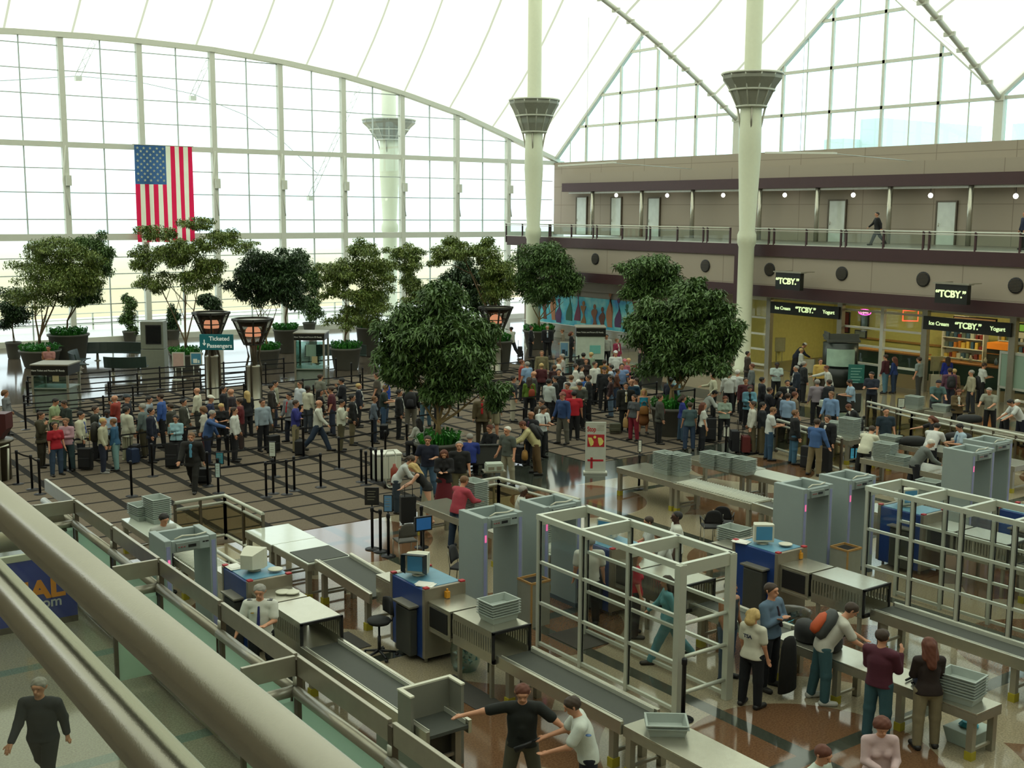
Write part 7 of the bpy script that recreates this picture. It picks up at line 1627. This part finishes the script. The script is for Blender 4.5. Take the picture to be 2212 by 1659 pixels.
for key,dx,dy,z,w_,h_,d_,col,lab in (('carrying a brown briefcase',-.3,.1,.62,.42,.3,.12,'3a2416','brown briefcase held by the man in the black coat'),('brown paper bag',-.28,.12,.45,.3,.42,.16,'8c6a38','brown paper bag held by the auburn woman in white tee'),('dark shoulder bag',-.25,-.1,.8,.4,.35,.2,'14171f','dark shoulder bag of the blue grey hoodie woman'),
  ('pale yellow sweater',-.2,.35,.5,.45,.28,.2,'8a6426','tan leather bag held by the yellow sweater man'),('lime green top',.1,-.2,.9,.25,.3,.12,'8a3a20','small red brown bag on the lime green woman'),('turquoise top',.0,.2,.75,.35,.3,.15,'8a5c28','tan handbag of the turquoise top woman'),('beige top with a shoulder',.28,0,.8,.3,.3,.15,'2c2420','brown bag on the beige top woman shoulder'),('red trousers',.28,.1,.45,.22,.35,.12,'9a7a48','paper bag of the young woman in red trousers')):
    x,y,rz=beside(near(key),dx,dy);softbag(x,y,z,rz,w_,h_,d_,col,lab)
def backpack(key,col,label,col2=None,big=1.):
    o=near(key);sc=o.scale[0];rz=o.rotation_euler.z;L_=POSES['stand']['lean'];bx,by,_=beside(o,0,-.2*sc)
    e_=empty('backpack',(bx,by,.98),rz,label,'backpack')
    mt=pm('pack_'+col,col,.7,0,.15,10);s_=big
    MB().lathe([(.14*s_,0),(.18*s_,.06),(.18*s_,.3*s_),(.13*s_,.43*s_),(.05,.47*s_)],16,sy=.6).build('pack_body',mt,e_)
    MB().lathe([(.1*s_,.03),(.12*s_,.08),(.1*s_,.24*s_),(.05,.27*s_)],12,c=(0,-.08*s_,0),sy=.5).build('front_pocket',pm('pack_'+(col2 or col),col2 or col,.7),e_)
    for s2 in (-1,1): MB().tube([(s2*.1,.05,.4*s_),(s2*.12,.12,.46),(s2*.12,.3,.42),(s2*.13,.3,.25),(s2*.12,.08,.05)],.014,6,cap=False).build('strap',pm('pack_strap','151515',.8),e_)
    return e_
backpack('beige hoodie','1c1a10','black and yellow backpack worn by the beige hoodie man','8a7a1e',1.25);backpack('black backpack and grey','121215','big black backpack under the central tree','1c1c22',1.2);backpack('white tee with black backpack strap','17181a','black backpack of the white tee man at the back')
backpack('mauve shirt','1a1a1e','dark backpack on the mauve shirt man');backpack('beige tee with black','131316','black backpack on the grey haired man in beige tee',None,1.15);backpack('open khaki jacket','2c2a24','dark backpack of the khaki jacket man')
def leanpack(key,col,col2,label):
    o=near(key);bx,by,rz=beside(o,0,.02);e_=empty('backpack',(bx,by,1.03),rz,label,'backpack');e_.rotation_euler=(-.6,0,rz)
    MB().lathe([(.14,0),(.19,.08),(.19,.34),(.13,.48),(.04,.52)],16,sy=.65,c=(0,-.17,0)).build('pack_body',pm('pack_'+col,col,.7),e_);MB().lathe([(.1,.02),(.16,.1),(.14,.32),(.05,.4)],12,c=(0,-.27,0),sy=.5).build('front_pocket',pm('pack_'+col2,col2,.7),e_)
    for s2 in (-1,1): MB().tube([(s2*.1,-.06,.44),(s2*.13,.08,.46),(s2*.14,.16,.3),(s2*.12,-.02,.05)],.015,6,cap=False).build('strap',pm('pack_strap','151515',.8),e_)
leanpack('orange and grey backpack','3c4040','b04a20','grey and orange backpack on the young man in grey tee');leanpack('pale yellow sweater','17181a','17181a','black backpack on the bending man in yellow sweater')
# items on tables
softbag(15.2,11.9,.76,.3,.6,.28,.4,'131415','black bags piled at the far end of the collection table');softbag(15.2,12.4,.76,1.2,.5,.35,.35,'1b1c1c','second black bag on the collection table beside the folded arms man',strap=False)
softbag(15.25,10.15,.76,.6,.42,.3,.3,'1d2440','navy bag on the collection table between the two jeans wearers');softbag(15.2,9.9,.76,2.,.34,.36,.26,'0f1212','black bag with pink tag near the tray stack on the collection table')
tag(MB().tube([(0,0,0),(.35,.05,0)],.018,6).tube([(.02,.12,0),(.36,.15,0)],.018,6).build('umbrella',black,None,(15.05,10.2,.78)),'two folded black umbrellas on the collection table','umbrella')
for px,py,w_,l in ((2085,945,.9,'long black bag lying on the far search table'),(1990,955,.9,'bulky black bag on the table below the woman in black'),(2110,905,.9,'dark coat heap on the table in front of the grey tee man')):
    p=at(px-15,py-5,.8);softbag(p.x,p.y,.81,VF,w_,.26,.45,'101112',l,strap=False)
p=at(2063,940,.82);tag(MB().lathe([(.05,0),(.17,.02),(.16,.1),(.05,.15)],12).build('cloth_bundle',pm('bundle','c9bdb0',.8),None,p),'white bundle held by the man in light blue shirt and tie','cloth')
# black coat hanging beside the folded arms man
o=near('folding his arms');x,y,rz=beside(o,.1,.42);e_=empty('hanging_coat',(x,y,.0),rz,'long black coat hanging from the forearms of the man with folded arms','coat')
b_=MB();b_.lathe([(.25,.12),(.24,.5),(.2,.9),(.14,1.02),(.03,1.05)],14,sy=.35);b_.build('coat_cloth',pm('coat_black','131211',.95),e_)
# lettering on the officer polos
for key,t_ in (('blonde woman officer','TSA'),('blue gloves','TSA')):
    o=near(key);
    if 'blonde' in key: text(t_,'back_lettering',.085,pm('letter_navy','1c2340',.7),o,face((0,-.152,1.3),0),.003,bold=.003)
# officer details: shoulder boards, badge
o=near('scanning the man');e_=MB().lathe([(.035,0),(.035,.004)],14);e_.build('sleeve_patch',pm('patch_blue','3f5f8c',.6),o,(-.25,.02,1.33))
x=near('scanning the man');a=J_('work','m')
wr=a['wr0'];d=a['d0'];w_=wr+d*.1
w0=tuple(wr+d*.08);w1=tuple(wr+d*.08+np.array([0,.1,-.05]));w2=tuple(wr+d*.08+np.array([0,.3,-.17]))
o2=x;M4=Matrix.Translation(o2.location)@Matrix.Rotation(o2.rotation_euler.z,4,'Z')@Matrix.Diagonal((*o2.scale,1))
q=[M4@Vector(v) for v in (w0,w1,w2)];e_=empty('detector_wand',q[0],0,'black hand-held detector wand between the officer and the man in black polo','detector');qq=[v-q[0] for v in q]
MB().tube([qq[0],qq[1]],.02,8).build('grip',black,e_);MB().tube([qq[1],qq[2]],[.02,.045],8).build('wand_head',black,e_)
o=near('blue tie behind')
for s_ in (-1,1): MB().box(-.04,.04,-.03,.05,0,.012).build('shoulder_board',black,o,(s_*.15,0,1.475),bev=.003)
MB().lathe([(.025,0),(.03,.004)],10).build('badge',pm('badge_gold','a98a3c',.4,.6),o,(.09,.16,1.3))
